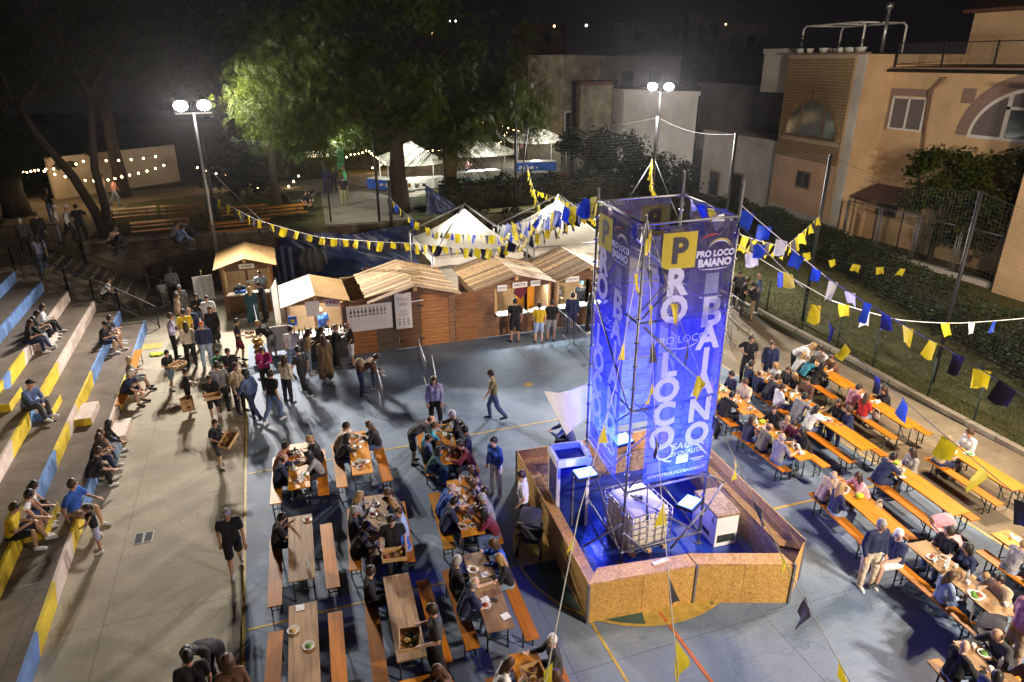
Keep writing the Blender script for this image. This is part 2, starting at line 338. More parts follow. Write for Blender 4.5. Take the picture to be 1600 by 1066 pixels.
def bodymesh(J, fem):
    mb = MB(); rt, up, fw = J['rt'], J['up'], J['fw']
    w = .93 if fem else 1
    for s in (1, -1):
        cap_(mb, J['hip'] + rt * s * .07, J['hip'] + rt * s * .075 + up * .06, .1, .1)
        cap_(mb, J['waist'] + rt * s * .055, J['chest'] + rt * s * .075 * w, .098 * w, .105 * w)
        cap_(mb, J['hip'] + rt * s * .06, J['waist'] + rt * s * .05, .1, .095 * w)
        cap_(mb, J['chest'] + rt * s * .08, J['sh'] + rt * s * .12 * w - up * .02, .1 * w, .07 * w)
        if fem: mb.ell(J['chest'] + rt * s * .075 + fw * .085, .062)
    cap_(mb, J['sL'] + rt * .02, J['sR'] - rt * .02, .06, .06)
    cap_(mb, J['neck'] - up * .06, J['head'] - up * .03, .06, .05)
    hr = J['hr']; h = J['head']
    mb.ell(h, (.074, .092, .112), 16, 12, hr); mb.ell(h + hr @ V3((0, .03, -.055)), (.052, .058, .062), 12, 8, hr)
    mb.ell(h + hr @ V3((0, .098, -.012)), (.013, .02, .026), 8, 6, hr)
    mb.ell(h + hr @ V3((0, .085, .028)), (.045, .014, .011), 8, 6, hr)
    for s in (1, -1): mb.ell(h + hr @ V3((s * .077, -.008, -.005)), (.012, .02, .03), 8, 6, hr)
    for k in 'RL':
        s = 1 if k == 'R' else -1
        cap_(mb, J['s' + k], J['e' + k], .052 * w, .041 * w); cap_(mb, J['e' + k], J['w' + k], .041 * w, .029 * w)
        d = J['wd' + k]; ax = rt * s; n_ = d.cross(ax)
        if n_.length < .2: n_ = up
        n_.normalize(); ax = n_.cross(d).normalized()
        wv = J['w' + k]; pc = wv + d * .055
        for q in (-.024, -.008, .008, .024): cap_(mb, wv + ax * q * .5, wv + d * .085 + ax * q, .019, .013, 7)
        for q, ln in ((-.03, .06), (-.011, .074), (.01, .08), (.03, .07)):
            b0 = wv + d * .085 + ax * q; b1 = b0 + d * ln * .5 - n_ * .008; b2 = b1 + d * ln * .42 - n_ * .02
            cap_(mb, b0, b1, .0105, .01, 6); cap_(mb, b1, b2, .01, .009, 6)
        t0 = wv + d * .03 - ax * s * .022; t1 = t0 + d * .035 - ax * s * .03; cap_(mb, t0, t1, .013, .011, 6); cap_(mb, t1, t1 + d * .03 - ax * s * .004, .011, .009, 6)
        cap_(mb, J['h' + k], J['k' + k], .088, .06); cap_(mb, J['k' + k], J['k' + k].lerp(J['a' + k], .35), .057, .056); cap_(mb, J['k' + k].lerp(J['a' + k], .35), J['a' + k], .056, .037)
        cap_(mb, J['a' + k] + V3((0, 0, -.03)), J['a' + k] + J['f' + k] * .16 + V3((0, 0, -.045)), .04, .032)
    return mb
def shirtmesh(J, fem, sleeve):
    mb = MB(); rt, up, fw = J['rt'], J['up'], J['fw']; g = .02
    w = .93 if fem else 1
    for s in (1, -1):
        cap_(mb, J['hip'] + rt * s * .075 + up * .02, J['hip'] + rt * s * .075 + up * .1, .112, .105 + g * .4)
        cap_(mb, J['hip'] + rt * s * .06 + up * .05, J['waist'] + rt * s * .055, .1 + g * .7, .1 + g)
        cap_(mb, J['waist'] + rt * s * .055, J['chest'] + rt * s * .075 * w, .1 * w + g, .105 * w + g)
        cap_(mb, J['chest'] + rt * s * .08, J['sh'] + rt * s * .12 * w - up * .025, .1 * w + g, .07 * w + g * .7)
        if fem: mb.ell(J['chest'] + rt * s * .075 + fw * .085, .062 + g * .7)
    cap_(mb, J['sL'] + rt * .02, J['sR'] - rt * .02, .06 + g * .6, .06 + g * .6)
    for k in 'RL':
        e = J['e' + k]; q = J['s' + k].lerp(e, .62)
        if sleeve == 'tee': cap_(mb, J['s' + k], q, .052 * w + g, .052 + g * .9)
        elif sleeve == 'long':
            cap_(mb, J['s' + k], e, .052 * w + g, .044 + g * .8); cap_(mb, e, J['e' + k].lerp(J['w' + k], .9), .044 + g * .8, .034 + g * .5)
        else: cap_(mb, J['s' + k], J['s' + k].lerp(e, .1), .05 * w + g * .6, .05 + g * .5)
    return mb
def legmesh(J, kind):
    mb = MB(); rt, up = J['rt'], J['up']; g = .015
    for s in (1, -1): cap_(mb, J['hip'] + rt * s * .075, J['hip'] + rt * s * .075 + up * .05, .105 + g * .3, .102 + g * .3)
    for k in 'RL':
        kn, an = J['k' + k], J['a' + k]
        if kind == 'shorts': cap_(mb, J['h' + k], J['h' + k].lerp(kn, .85), .09 + g, .078 + g)
        elif kind == 'skirt':
            cap_(mb, J['h' + k], kn, .1 + g, .125); cap_(mb, J['h' + k] * .5 + J['hip'] * .5, (J['kL'] + J['kR']) / 2, .11, .14); cap_(mb, kn, kn.lerp(an, .6), .125, .13)
        else:
            cap_(mb, J['h' + k], kn, .09 + g, .064 + g); cap_(mb, kn, an + V3((0, 0, .02)), .062 + g, .05 + g * .7)
    return mb
def shoemesh(J):
    mb = MB()
    for k in 'RL':
        a = J['a' + k]; f = J['f' + k]
        cap_(mb, a + V3((0, 0, -.028)) - f * .02, a + f * .17 + V3((0, 0, -.042)), .05, .04); cap_(mb, a, a + V3((0, 0, -.03)), .048, .05)
    return mb
SIT = dict(hip=(0, 0, .54), legR=((.16, 1, .02), (.02, -.08, -1)), legL=((.16, 1, .02), (.02, -.2, -1)), footR=(.1, 1, -.1), footL=(.1, 1, -.1))
def S(**k): d = dict(SIT); d.update(k); return d
POSES = {
 'stand': dict(armR=((.2, -.05, -1), (-.05, .35, -1)), armL=((.2, -.02, -1), (-.1, .45, -1)), legL=((.12, .06, -1), (0, -.06, -1))),
 'phone': dict(armR=((.2, .1, -1), (-.45, 1, .5)), armL=((.2, .05, -1), (-.5, 1, .3)), hpitch=25),
 'carry': dict(armR=((.25, -.1, -1), (.0, 1, -.12)), armL=((.25, -.1, -1), (.0, 1, -.12)), lean=-2, hpitch=16, legR=((.05, .25, -1), (0, -.15, -1)), legL=((.05, -.15, -1), (0, -.45, -1))),
 'walk': dict(armR=((.2, -.4, -1), (0, .2, -1)), armL=((.2, .35, -1), (0, .6, -1)), legR=((.03, .42, -1), (0, -.1, -1)), legL=((.03, -.3, -1), (0, -.75, -1)), lean=6, hip=(0, 0, .9)),
 'point': dict(armR=((.9, .4, -.1), (.8, .6, .1)), armL=((.25, -.1, -1), (-.2, .6, -.6)), hyaw=-25),
 'bend': dict(hip=(0, -.12, .9), lean=55, hpitch=45, armR=((.1, .3, -1), (-.1, .9, -.6)), armL=((.1, .3, -1), (-.1, .9, -.6)), legR=((.08, .12, -1), (0, -.12, -1)), legL=((.08, .08, -1), (0, -.02, -1))),
 'hips': dict(armR=((.75, -.25, -.8), (-.85, .45, -.4)), armL=((.3, -.1, -1), (-.2, .5, -.8)), legR=((.14, .05, -1), (0, -.05, -1)), hyaw=20),
 'sit_eat': S(lean=16, hpitch=22, armR=((.22, .35, -.85), (-.35, .8, .75)), armL=((.25, .55, -.8), (-.45, 1, .05))),
 'sit_lean': S(lean=27, hpitch=12, armR=((.35, .75, -.75), (-.75, .75, .03)), armL=((.35, .7, -.75), (-.75, .8, .05))),
 'sit_talk': S(lean=9, hpitch=2, hyaw=42, armR=((.22, .5, -.85), (-.2, 1, .12)), armL=((.22, .35, -.9), (-.3, 1, .05))),
 'sit_up': S(lean=3, hpitch=14, hyaw=-30, armR=((.2, .25, -1), (-.45, .9, -.3)), armL=((.2, .25, -1), (-.45, .9, -.3))),
 'sit_reach': S(lean=22, hpitch=18, hyaw=-15, armR=((.2, .8, -.5), (.05, 1, .0)), armL=((.3, .45, -.85), (-.6, .9, .02))),
 'sit_step': S(hip=(0, 0, .5), lean=32, hpitch=14, hyaw=20, armR=((.14, .42, -.9), (-.35, .75, -.5)), armL=((.14, .35, -.9), (-.4, .6, -.65)), legR=((.14, 1, .12), (.02, .05, -1)), legL=((.14, 1, .12), (.02, .12, -1))),
 'sit_lap': S(hip=(0, 0, .5), lean=14, hpitch=24, hyaw=-18, armR=((.16, .1, -1), (-.5, .9, .15)), armL=((.16, .15, -1), (-.45, .9, -.05)), legR=((.1, 1, .16), (.02, -.05, -1)), legL=((.2, 1, .1), (.02, .35, -1))),
 'sit_hug': S(hip=(0, 0, .5), lean=22, hpitch=6, hyaw=50, twist=-8, armR=((.1, .55, -.8), (-.75, .6, .1)), armL=((.2, .3, -.95), (-.7, .6, -.3)), legR=((.1, 1, .3), (.02, .25, -1)), legL=((.14, 1, .26), (.02, .1, -1))),
 'sit_side': S(hip=(0, 0, .5), lean=8, hpitch=5, hyaw=55, twist=12, armR=((.5, -.35, -.85), (.1, .3, -.9)), armL=((.15, .55, -.8), (-.3, 1, -.1)), legR=((.14, 1, .1), (.02, .3, -1)), legL=((.14, 1, .1), (.02, .1, -1))),
}
PROTO = {}
def prebuild(need):
    """evaluate every needed piece once, in a single batch"""
    tmp = []
    for key in need:
        pose, fem, piece = key
        J = pose_joints(POSES[pose] if not fem else dict(POSES[pose], sw=.165))
        if piece == 'body': mb = bodymesh(J, fem); vox, sm = .0125, 2
        elif piece in ('tee', 'long', 'vest'): mb = shirtmesh(J, fem, piece); vox, sm = .019, 3
        elif piece in ('trousers', 'shorts', 'skirt'): mb = legmesh(J, piece); vox, sm = .021, 3
        else: mb = shoemesh(J); vox, sm = .018, 2
        o = mb.build('proto', MT['white'])
        md = o.modifiers.new('r', 'REMESH'); md.mode = 'VOXEL'; md.voxel_size = vox; md.use_smooth_shade = True
        ms = o.modifiers.new('s', 'SMOOTH'); ms.iterations = sm; ms.factor = .5
        if piece != 'body':
            tx = bpy.data.textures.get('folds') or bpy.data.textures.new('folds', 'CLOUDS'); tx.noise_scale = .09
            dm = o.modifiers.new('d', 'DISPLACE'); dm.texture = tx; dm.strength = .026 if piece != 'shoes' else .004; dm.mid_level = .45
        tmp.append((key, o, J))
    dg = bpy.context.evaluated_depsgraph_get()
    for key, o, J in tmp:
        me = bpy.data.meshes.new_from_object(o.evaluated_get(dg)); me.name = key[2]
        me.materials.clear(); me.materials.append(MT['skinA'])
        if key[2] == 'body':
            me.materials.append(MT['eye']); me.materials.append(MT['lip'])
            hr, h = J['hr'], J['head']
            eyes = [h + hr @ V3((s * .031, .087, .008)) for s in (1, -1)]; lip = h + hr @ V3((0, .092, -.058))
            for p in me.polygons:
                c = p.center
                if (c - h).length < .16:
                    if min((c - e).length for e in eyes) < .013: p.material_index = 1
                    elif abs((hr.transposed() @ (c - lip)).x) < .022 and abs((hr.transposed() @ (c - lip)).z) < .008 and (hr.transposed() @ (c - lip)).y > -.03: p.material_index = 2
        PROTO[key] = (me, J)
    for key, o, J in tmp: bpy.data.objects.remove(o)
HAIR = {}
def make_hair():
    def shell(cut, r=(.083, .1, .121), off=(0, -.012, .016)):
        bm = bmesh.new(); bmesh.ops.create_uvsphere(bm, u_segments=20, v_segments=14, radius=1)
        for v in bm.verts: v.co = V3((v.co.x * r[0], v.co.y * r[1], v.co.z * r[2])) + V3(off)
        bmesh.ops.delete(bm, geom=[f for f in bm.faces if cut(f.calc_center_median())], context='FACES')
        for v in bm.verts: v.co += v.co.normalized() * (noise.noise(v.co * 42) * .008)
        bmesh.ops.solidify(bm, geom=bm.faces[:], thickness=-.008) if hasattr(bmesh.ops, 'solidify') else None
        return bm
    def fin(bm, nm):
        for f in bm.faces: f.smooth = True
        me = bpy.data.meshes.new(nm); bm.to_mesh(me); bm.free(); me.materials.append(MT['black']); HAIR[nm] = me
    face = lambda c: (c.y > .035 and c.z < .045) or c.z < -.065 or (c.y > -.01 and c.z < -.005)
    fin(shell(face), 'short_hair')
    def lock(bm, c, r):
        g = bmesh.ops.create_uvsphere(bm, u_segments=12, v_segments=10, radius=1)
        for v in g['verts']:
            v.co = V3((v.co.x * r[0], v.co.y * r[1], v.co.z * r[2])) + V3(c); v.co += V3((1, 1, .3)) * noise.noise(v.co * 30) * .012
    bm = shell(lambda c: (c.y > .035 and c.z < .05)); lock(bm, (0, -.07, -.12), (.088, .05, .2))
    for s in (1, -1): lock(bm, (s * .072, -.005, -.09), (.03, .045, .14))
    fin(bm, 'long_hair')
    bm = shell(face); lock(bm, (0, -.115, .035), (.045, .045, .045)); fin(bm, 'hair_bun')
    bm = shell(face); lock(bm, (0, -.125, -.05), (.035, .04, .12)); fin(bm, 'ponytail')
    bm = shell(face, (.105, .118, .135), (0, -.02, .02))
    for v in bm.verts: v.co += v.co.normalized() * noise.noise(v.co * 26) * .02
    lock(bm, (0, -.06, -.09), (.11, .07, .1)); fin(bm, 'curly_hair')
    fin(shell(lambda c: c.z > .045 or (c.y > -.0) or c.z < -.07), 'hair_fringe')
    bm = shell(lambda c: c.z < .03, (.088, .104, .12)); g = bmesh.ops.create_cone(bm, segments=14, radius1=.075, radius2=.07, depth=.012, cap_ends=True)
    for v in g['verts']: v.co = V3((v.co.x, v.co.y * .9 + .1, v.co.z + .04))
    fin(bm, 'cap')
make_hair()
def cm(nm, c, **k): return M(nm, c, k.pop('rough', .85), 0, k.pop('var', .38), k.pop('scale', 7), **k)
CL = {'black': (.012, .012, .014), 'white': (.62, .62, .62), 'navy': (.018, .025, .07), 'grey': (.2, .2, .21), 'cream': (.55, .47, .36), 'beige': (.36, .27, .18),
      'blue': (.03, .1, .42), 'light blue': (.3, .4, .58), 'denim': (.07, .11, .22), 'pale denim': (.2, .27, .38), 'red': (.4, .02, .025), 'maroon': (.12, .012, .025), 'yellow': (.6, .42, .02), 'olive': (.18, .17, .08),
      'lavender': (.34, .34, .5), 'magenta': (.32, .01, .13), 'pink': (.6, .28, .3), 'turquoise': (.05, .3, .42), 'green': (.06, .3, .12), 'teal': (.02, .07, .09), 'brown': (.12, .06, .035), 'rust': (.26, .07, .035), 'charcoal': (.045, .045, .05), 'orange': (.55, .12, .02), 'lime': (.4, .5, .03)}
CLM = {k: cm('cloth_' + k.replace(' ', '_'), v) for k, v in CL.items()}
CLM['leopard'] = cm('cloth_leopard', (.13, .08, .04), var=.8, scale=30, col2=(.4, .28, .14)); CLM['striped'] = M('cloth_striped', (.08, .08, .09), .85, 0, .5, 22, (1, 1, 9), col2=(.6, .58, .55)); CLM['dotted'] = cm('cloth_dotted', (.03, .03, .05), var=.5, scale=45, col2=(.5, .48, .5))
HC = {'black': (.015, .012, .01), 'dark brown': (.036, .021, .013), 'brown': (.07, .036, .018), 'blond': (.33, .21, .09), 'grey': (.3, .29, .28), 'white': (.6, .58, .55)}
HCM = {k: M('hair_' + k.replace(' ', '_'), v, .5, 0, .35, 60) for k, v in HC.items()}
PEOPLE = []   # (loc, facing, pose, fem, shirt, shirtcol, legs, legcol, hair, haircol, scale, label, group)
def person(loc, face, pose, shirt, legs, hair, where, fem=False, skin='B', sc=1, group='people at the festival', shoes=None, mirror=False):
    """shirt='tee black', legs='shorts navy', hair='short_hair black'"""
    PEOPLE.append((loc, face, pose, shirt, legs, hair, where, fem, skin, sc, group, shoes, mirror))
GARM = {'tee': 't-shirt', 'long': 'long-sleeved top', 'vest': 'sleeveless top', 'trousers': 'trousers', 'shorts': 'shorts', 'skirt': 'skirt'}
def build_people():
    need = set()
    for p in PEOPLE:
        need |= {(p[2], p[7], q) for q in ('body', p[3].split()[0], p[4].split()[0], 'shoes')}
    prebuild(sorted(need))
    for (loc, face, pose, shirt, legs, hair, where, fem, skin, sc, group, shoes, mirror) in PEOPLE:
        def mk(piece, name, mat, parent):
            me, J = PROTO[(pose, fem, piece)]
            o = bpy.data.objects.new(name, me); link(o, parent)
            o.material_slots[0].link = 'OBJECT'; o.material_slots[0].material = mat
            return o, J
        b, J = mk('body', 'person', MT['skin' + skin], None)
        b.location = loc; b.rotation_euler = (0, 0, -R(face)); b.scale = (sc * (-1 if mirror else 1), sc, sc)
        tag(b, where, 'person', group)
        sk, scol = shirt.split(' ', 1); lk, lcol = legs.split(' ', 1)
        mk(sk, {'tee': 't_shirt', 'long': 'jumper', 'vest': 'vest'}[sk], CLM[scol], b)
        mk(lk, lk, CLM[lcol], b)
        mk('shoes', 'shoes', CLM[shoes or 'white'] if shoes else CLM['charcoal'], b)
        if hair != 'none':
            hk, hc = hair.split(' ', 1)
            h = bpy.data.objects.new(hk, HAIR[hk]); link(h, b); h.material_slots[0].link = 'OBJECT'
            h.material_slots[0].material = HCM[hc] if hk != 'cap' else CLM[hc]
            h.matrix_local = Matrix.Translation(J['head']) @ J['hr'].to_4x4()
# ================================================================ ground, court, stands
MT['court'] = floor_mat('court_paint', [(.25, (.085, .125, .195)), (.42, (.135, .185, .265)), (.56, (.185, .235, .31)), (.78, (.265, .3, .36))], .55, stain_amt=.65)
MT['apron'] = floor_mat('apron_concrete', [(.25, (.215, .18, .13)), (.42, (.3, .26, .195)), (.58, (.365, .325, .25)), (.8, (.44, .405, .325))], .7, stain=(.1, .08, .06))
MT['tread'] = floor_mat('tread_concrete', [(.25, (.095, .075, .06)), (.5, (.15, .12, .095)), (.78, (.21, .175, .14))], .8, patch=.9)
MT['paving'] = floor_mat('park_paving', [(.25, (.15, .13, .1)), (.5, (.22, .19, .15)), (.78, (.28, .25, .2))], .8, patch=.8)
MT['soil'] = floor_mat('soil', [(.25, (.02, .018, .012)), (.5, (.04, .035, .02)), (.78, (.07, .06, .04))], .9)
MT['lawn'] = floor_mat('lawn_soil', [(.25, (.05, .055, .018)), (.5, (.085, .085, .028)), (.78, (.14, .11, .055))], .9, patch=.7)
MT['line_y'] = M('yellow_line_paint', (.46, .32, .07), .6, 0, .35, 6, detail=8)
MT['line_o'] = M('orange_line_paint', (.5, .14, .04), .6, 0, .3, 6)
MT['line_g'] = M('green_court_paint', (.05, .1, .085), .6, 0, .3, 3)
MT['p_yel'] = M('yellow_step_paint', (.6, .44, .03), .6, 0, .3, 2.2, bump=.15, bscale=8); MT['p_blu'] = M('blue_step_paint', (.13, .235, .48), .6, 0, .3, 2.2, bump=.15, bscale=8)
MT['p_wht'] = M('pinkish_white_step_paint', (.55, .45, .39), .6, 0, .3, 2.2, bump=.15, bscale=8)
def sheet(name, poly, z, mat, thick=0):
    mb = MB()
    if thick: mb.prism(poly, z - thick, z)
    else: mb.add([(p[0], p[1], z) for p in poly], [tuple(range(len(poly)))])
    return tag(mb.build(name, mat), kind='structure')
rect = lambda a, b, c, d: [(a, b), (c, b), (c, d), (a, d)]
sheet('ground', rect(-180, -55, 220, 185), -.03, MT['soil'])
sheet('concrete_apron', rect(-14, -8, 19.35, 36.1), -.008, MT['apron'])
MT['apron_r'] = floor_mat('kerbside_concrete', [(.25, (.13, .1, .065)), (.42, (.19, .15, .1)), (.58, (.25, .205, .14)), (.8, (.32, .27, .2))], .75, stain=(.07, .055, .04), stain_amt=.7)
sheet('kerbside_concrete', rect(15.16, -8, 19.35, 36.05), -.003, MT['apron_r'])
sheet('court', rect(-1.55, -8, 15.1, 27.2), 0, MT['court'])
def strip(name, a, b, w, mat, z=.005):
    a, b = V3((*a, 0)), V3((*b, 0)); n = (b - a).normalized().cross(V3((0, 0, 1))) * w / 2
    return sheet(name, [(a + n)[:2], (b + n)[:2], (b - n)[:2], (a - n)[:2]][::-1], z, mat)
for a, b, w, m in (((-1.55, -8), (-1.55, 27.2), .06, 'line_y'), ((-1.5, 11.5), (4.9, 11.5), .06, 'line_y'), ((-1.5, 17.38), (15, 17.38), .06, 'line_y'), ((10.4, 11.3), (15, 11.2), .07, 'line_y'),
                   ((5.02, -8), (5.02, 9.5), .06, 'line_y'), ((6.42, -8), (6.46, 9.2), .07, 'line_o'), ((-1.5, 27.15), (15, 27.15), .06, 'line_y'), ((15.06, -8), (15.06, 27.2), .06, 'line_y')):
    strip('court_line', a, b, w, MT[m], .005 if m == 'line_y' else .0075)
for i in range(10):     # centre circle: yellow and green sectors with a yellow rim
    t0, t1 = 2 * math.pi * i / 10, 2 * math.pi * (i + 1) / 10
    poly = [(6.8, 11.4)] + [(6.8 + 2.52 * math.cos(t0 + (t1 - t0) * k / 8), 11.4 + 2.52 * math.sin(t0 + (t1 - t0) * k / 8)) for k in range(9)]
    sheet('court_marking', poly, .003, MT['line_y' if i in (7, 2, 4) else 'line_g'])
mb = MB(); mb.grid(lambda s, t: V3((6.8 + (2.52 + .07 * t) * math.cos(6.2832 * s), 11.4 + (2.52 + .07 * t) * math.sin(6.2832 * s), .011)), 64, 1); tag(mb.build('court_circle', MT['line_y']), kind='structure')
# drain grates, manhole, little spots on the floor
g0 = at(224, 840, 0)
dr = empty('drain_grate', (g0.x, g0.y, -.008), 0, 'pair of dark iron drain grates set in the pale concrete beside the stand', 'drain'); dr.scale = (.62, .8, 1)
for i in (0, 1):
    mb = MB(); x = -.16 + i * .34
    for q in (-1, 1): mb.box((x + q * .14, 0, .006), (.02, .52, .012)); mb.box((x, q * .25, .006), (.26, .02, .012))
    mb.build('frame', MT['steel'], dr)
    mb = MB()
    for k in range(9): mb.box((x, -.2 + k * .05, .0045), (.26, .026, .009))
    mb.box((x, 0, .001), (.26, .48, .002)); mb.build('grate', MT['black'], dr)
for px, py, r in ((1205, 593, .0), (826, 601, .16)):
    if r:
        p = at(px, py); mb = MB(); mb.add([(p.x + r * math.cos(k * .4488), p.y + r * math.sin(k * .4488), .0045) for k in range(14)], [tuple(range(14))]); tag(mb.build('court_spot', MT['line_y']), kind='structure')
p = at(238, 541); sheet('court_marking', rect(p.x - .35, p.y - .3, p.x + .35, p.y + .3), .004, MT['line_y'])
p = at(250, 554); mb = MB()
for k in range(9): mb.ell((p.x + rnd.uniform(-.28, .28), p.y + rnd.uniform(-.12, .12), .03), (.13, .1, .035 + .02 * rnd.random()), 8, 5)
tag(mb.build('lime_jacket', CLM['lime']), 'crumpled lime green garment dropped on the pale concrete beside the bench', 'garment')
# kerb, grass strip, lower fence
kb = MB()
kp = [(19.35, -8), (19.35, 10.8), (19.5, 14), (19.8, 18), (20.0, 23), (20.1, 36)]
for (x0, y0), (x1, y1) in zip(kp, kp[1:]):
    n = max(1, int((y1 - y0) / 1.0))
    for i in range(n):
        a = V3((x0, y0, .06)).lerp(V3((x1, y1, .06)), i / n); b = V3((x0, y0, .06)).lerp(V3((x1, y1, .06)), (i + 1) / n - .012)
        kb.beam(a + V3((.11, 0, rnd.uniform(-.008, .008))), b + V3((.11, 0, 0)), .22, .15)
tag(kb.build('kerb', MT['apron']), kind='structure')
sheet('grass_strip', [(19.4, -8), (36, -8), (36, 36), (20, 36)], -.004, MT['lawn'])
def blades(name, n, fn, h, mat, w=.012, kind='stuff'):
    mb = MB()
    for i in range(n):
        p = fn()
        if p is None: continue
        x, y, z = p; a = rnd.uniform(0, 6.28); hh = h * rnd.uniform(.4, 1.2); l = hh * rnd.uniform(.2, .9); dx, dy = math.cos(a), math.sin(a)
        mb.add([(x - dy * w, y + dx * w, z), (x + dy * w, y - dx * w, z), (x + dx * l, y + dy * l, z + hh)], [(0, 1, 2)])
    return tag(mb.build(name, mat), kind=kind)
MT['grass'] = M('grass_blade', (.07, .085, .018), .6, 0, .5, .8, trans=.2, col2=(.16, .145, .045))
def gpt():
    y = rnd.uniform(6, 34); x0 = 19.65 + max(0, (y - 11)) * .035
    x = x0 + rnd.random() ** 1.3 * 7.5
    return (x, y, 0) if noise.noise(V3((x * .6, y * .6, 3))) > -.28 else None
blades('grass', 26000, gpt, .11, MT['grass'], .016)
# ---------------------------------------------------------------- painted concrete stand on the left
TH, TW = .42, .92
def u_t(k, v): return -(5.5 + TW * (k - 1)) + .019 * (30 - v)
def v_end(k): return 30.3 + .35 * (k - 1)
stand = empty('grandstand', (-5.5, 20, 0), 0, 'stepped concrete stand painted in blue, white and yellow blocks along the left edge', 'grandstand')
def sp(p): return V3(p) - V3((-5.5, 20, 0))
def vt(k, px, py): return at(px, py, TH * k).y
bounds = {1: [('p_blu', 24.5), ('p_yel', 22.6), ('p_wht', vt(1, 158, 700)), ('p_yel', vt(1, 151, 722)), ('p_blu', vt(1, 126, 790)), ('p_yel', vt(1, 105, 839)), ('p_wht', vt(1, 76, 917)), ('p_yel', vt(1, 45.6, 997)), ('p_blu', 5), ],
          2: [('p_blu', vt(2, 145, 582)), ('p_yel', vt(2, 122, 635)), ('p_wht', vt(2, 110, 662)), ('p_yel', vt(2, 90, 706)), ('p_blu', vt(2, 52, 795)), ('p_yel', 7), ('p_wht', 5)],
          3: [('p_wht', vt(3, 96, 568)), ('p_yel', vt(3, 68, 620)), ('p_blu', vt(3, 55, 643)), ('p_yel', vt(3, 27, 690)), ('p_wht', vt(3, 0, 745)), ('p_yel', 9), ('p_blu', 5)],
          4: [('p_wht', vt(4, 46, 550)), ('p_yel', vt(4, 26, 580)), ('p_blu', vt(4, 16, 595)), ('p_yel', 17), ('p_wht', 5)],
          5: [('p_blu', vt(5, 5, 545)), ('p_yel', 21), ('p_wht', 5)], 6: [('p_blu', 25), ('p_yel', 5)], 7: [('p_wht', 5)], 8: [('p_blu', 5)]}
for k in range(1, 9):
    ve = v_end(k); z0 = TH * (k - 1); z1 = TH * k
    mb = MB()
    a, b = (u_t(k, 5), 5), (u_t(k, ve), ve)
    back = -14.5
    tr = mb.prism([sp(x)[:2] for x in ((a[0] - .004, a[1], 0), (b[0] - .004, b[1], 0), (back, ve + .0, 0), (back, 5, 0))], z0 if k > 1 else -.1, z1).build('tier', MT['tread'], stand)
    v_hi = ve
    for c, v_lo in bounds[k]:
        sl = .28
        pm = MB(); off = V3((.004, 0, 0))
        t0 = v_hi + (0 if v_hi == ve else 0); 
        pt = lambda v, z: sp((u_t(k, v) + .002, v, z))
        e0 = 0 if v_hi == ve else sl; e1 = 0 if v_lo <= 5 else sl
        q = [pt(v_lo - e1 * .5, z0 + .004), pt(v_hi - e0 * .5, z0 + .004), pt(v_hi + e0 * .5, z1 + .004), pt(v_lo + e1 * .5, z1 + .004)]
        # painted lip folding 5 cm over the tread
        lip = [q[3] + V3((.0, 0, 0)), q[2], q[2] + V3((-.07, 0, 0)), q[3] + V3((-.07, 0, 0))]
        pm.add(q + lip, [(0, 1, 2, 3), (4, 5, 6, 7)])
        pm.build('painted_panel', MT[c], tr)
        v_hi = v_lo
# half-height aisle steps standing on each tier
for k, px, py, c, c2 in ((1, 186, 668, 'p_wht', 'p_wht'), (2, 142, 640, 'p_wht', 'p_yel'), (3, 97, 628, 'p_yel', 'p_blu'), (4, 20, 618, 'p_yel', 'p_yel'), (2, 44, 812, 'p_yel', 'p_yel'), (4, 61, 530, 'p_wht', 'p_wht')):
    z0 = TH * (k - 1); p = at(px, py, z0 + TH * .55); v = p.y; u = u_t(k, v)
    mb = MB(); mb.box(sp((u + .23, v, z0 + TH * .27)), (.44, 1.15, TH * .54)); mb.build('aisle_step', [MT['p_wht'] if c == 'p_wht' else MT['tread']], stand)
    mb = MB(); mb.box(sp((u + .454, v, z0 + TH * .28)), (.012, 1.16, TH * .56)); mb.build('painted_panel', MT[c], stand)
    mb = MB(); mb.box(sp((u + .23, v - .582, z0 + TH * .28)), (.44, .012, TH * .56)); mb.build('painted_panel', MT[c2], stand)
# ---------------------------------------------------------------- raised park behind, retaining wall, steps, railings
PZ = 2.55
sheet('park_ground', [(-60, 36.3), (-8.2, 36.3), (20.8, 36.3), (20.8, 110), (-60, 110)], PZ, MT['lawn'], 2.6)
sheet('park_path', [(-12.5, 36.25), (-8.4, 36.25), (-8.4, 42), (-7.9, 46.5), (-3, 48.5), (-3, 52.3), (-30, 47.5), (-30, 43.5), (-13.5, 43.5)], PZ + .006, MT['paving'])
sheet('park_path', [(2.6, 36.4), (7.2, 36.4), (7.6, 41.5), (10.5, 45), (20.7, 48), (20.7, 100), (14, 100), (12, 56), (3, 51.9), (-2.9, 52.2), (-2.9, 48.4), (3.2, 46.5)], PZ + .006, MT['paving'])
wl = empty('retaining_wall', (-4, 36, 0), 0, 'dark stained stone retaining wall with pale coping behind the ticket hut', 'wall')
MT['wall_stone'] = M('stained_stone', (.06, .048, .032), .9, 0, .6, 1.1, (1, 1, 1), .8, 9, col2=(.16, .125, .08)); MT['coping'] = M('coping_stone', (.2, .18, .14), .8, 0, .25, 4)
mb = MB()
r2 = random.Random(3)
for j in range(6):       # coursed rubble face
    x = -4.4; z0, z1 = j * .43, j * .43 + .41
    while x < 4.6:
        w = r2.uniform(.5, 1.1); mb.box((x + w / 2, -.07 + r2.uniform(-.018, .018), (z0 + z1) / 2), (w - .02, .3, z1 - z0)); x += w
o = mb.build('stone_course', MT['wall_stone'], wl); tag(o, kind='stuff')
mb = MB(); mb.box((8.1, .1, 1.28), (25.2, .2, 2.55)); mb.build('wall_core', MT['wall_stone'], wl)
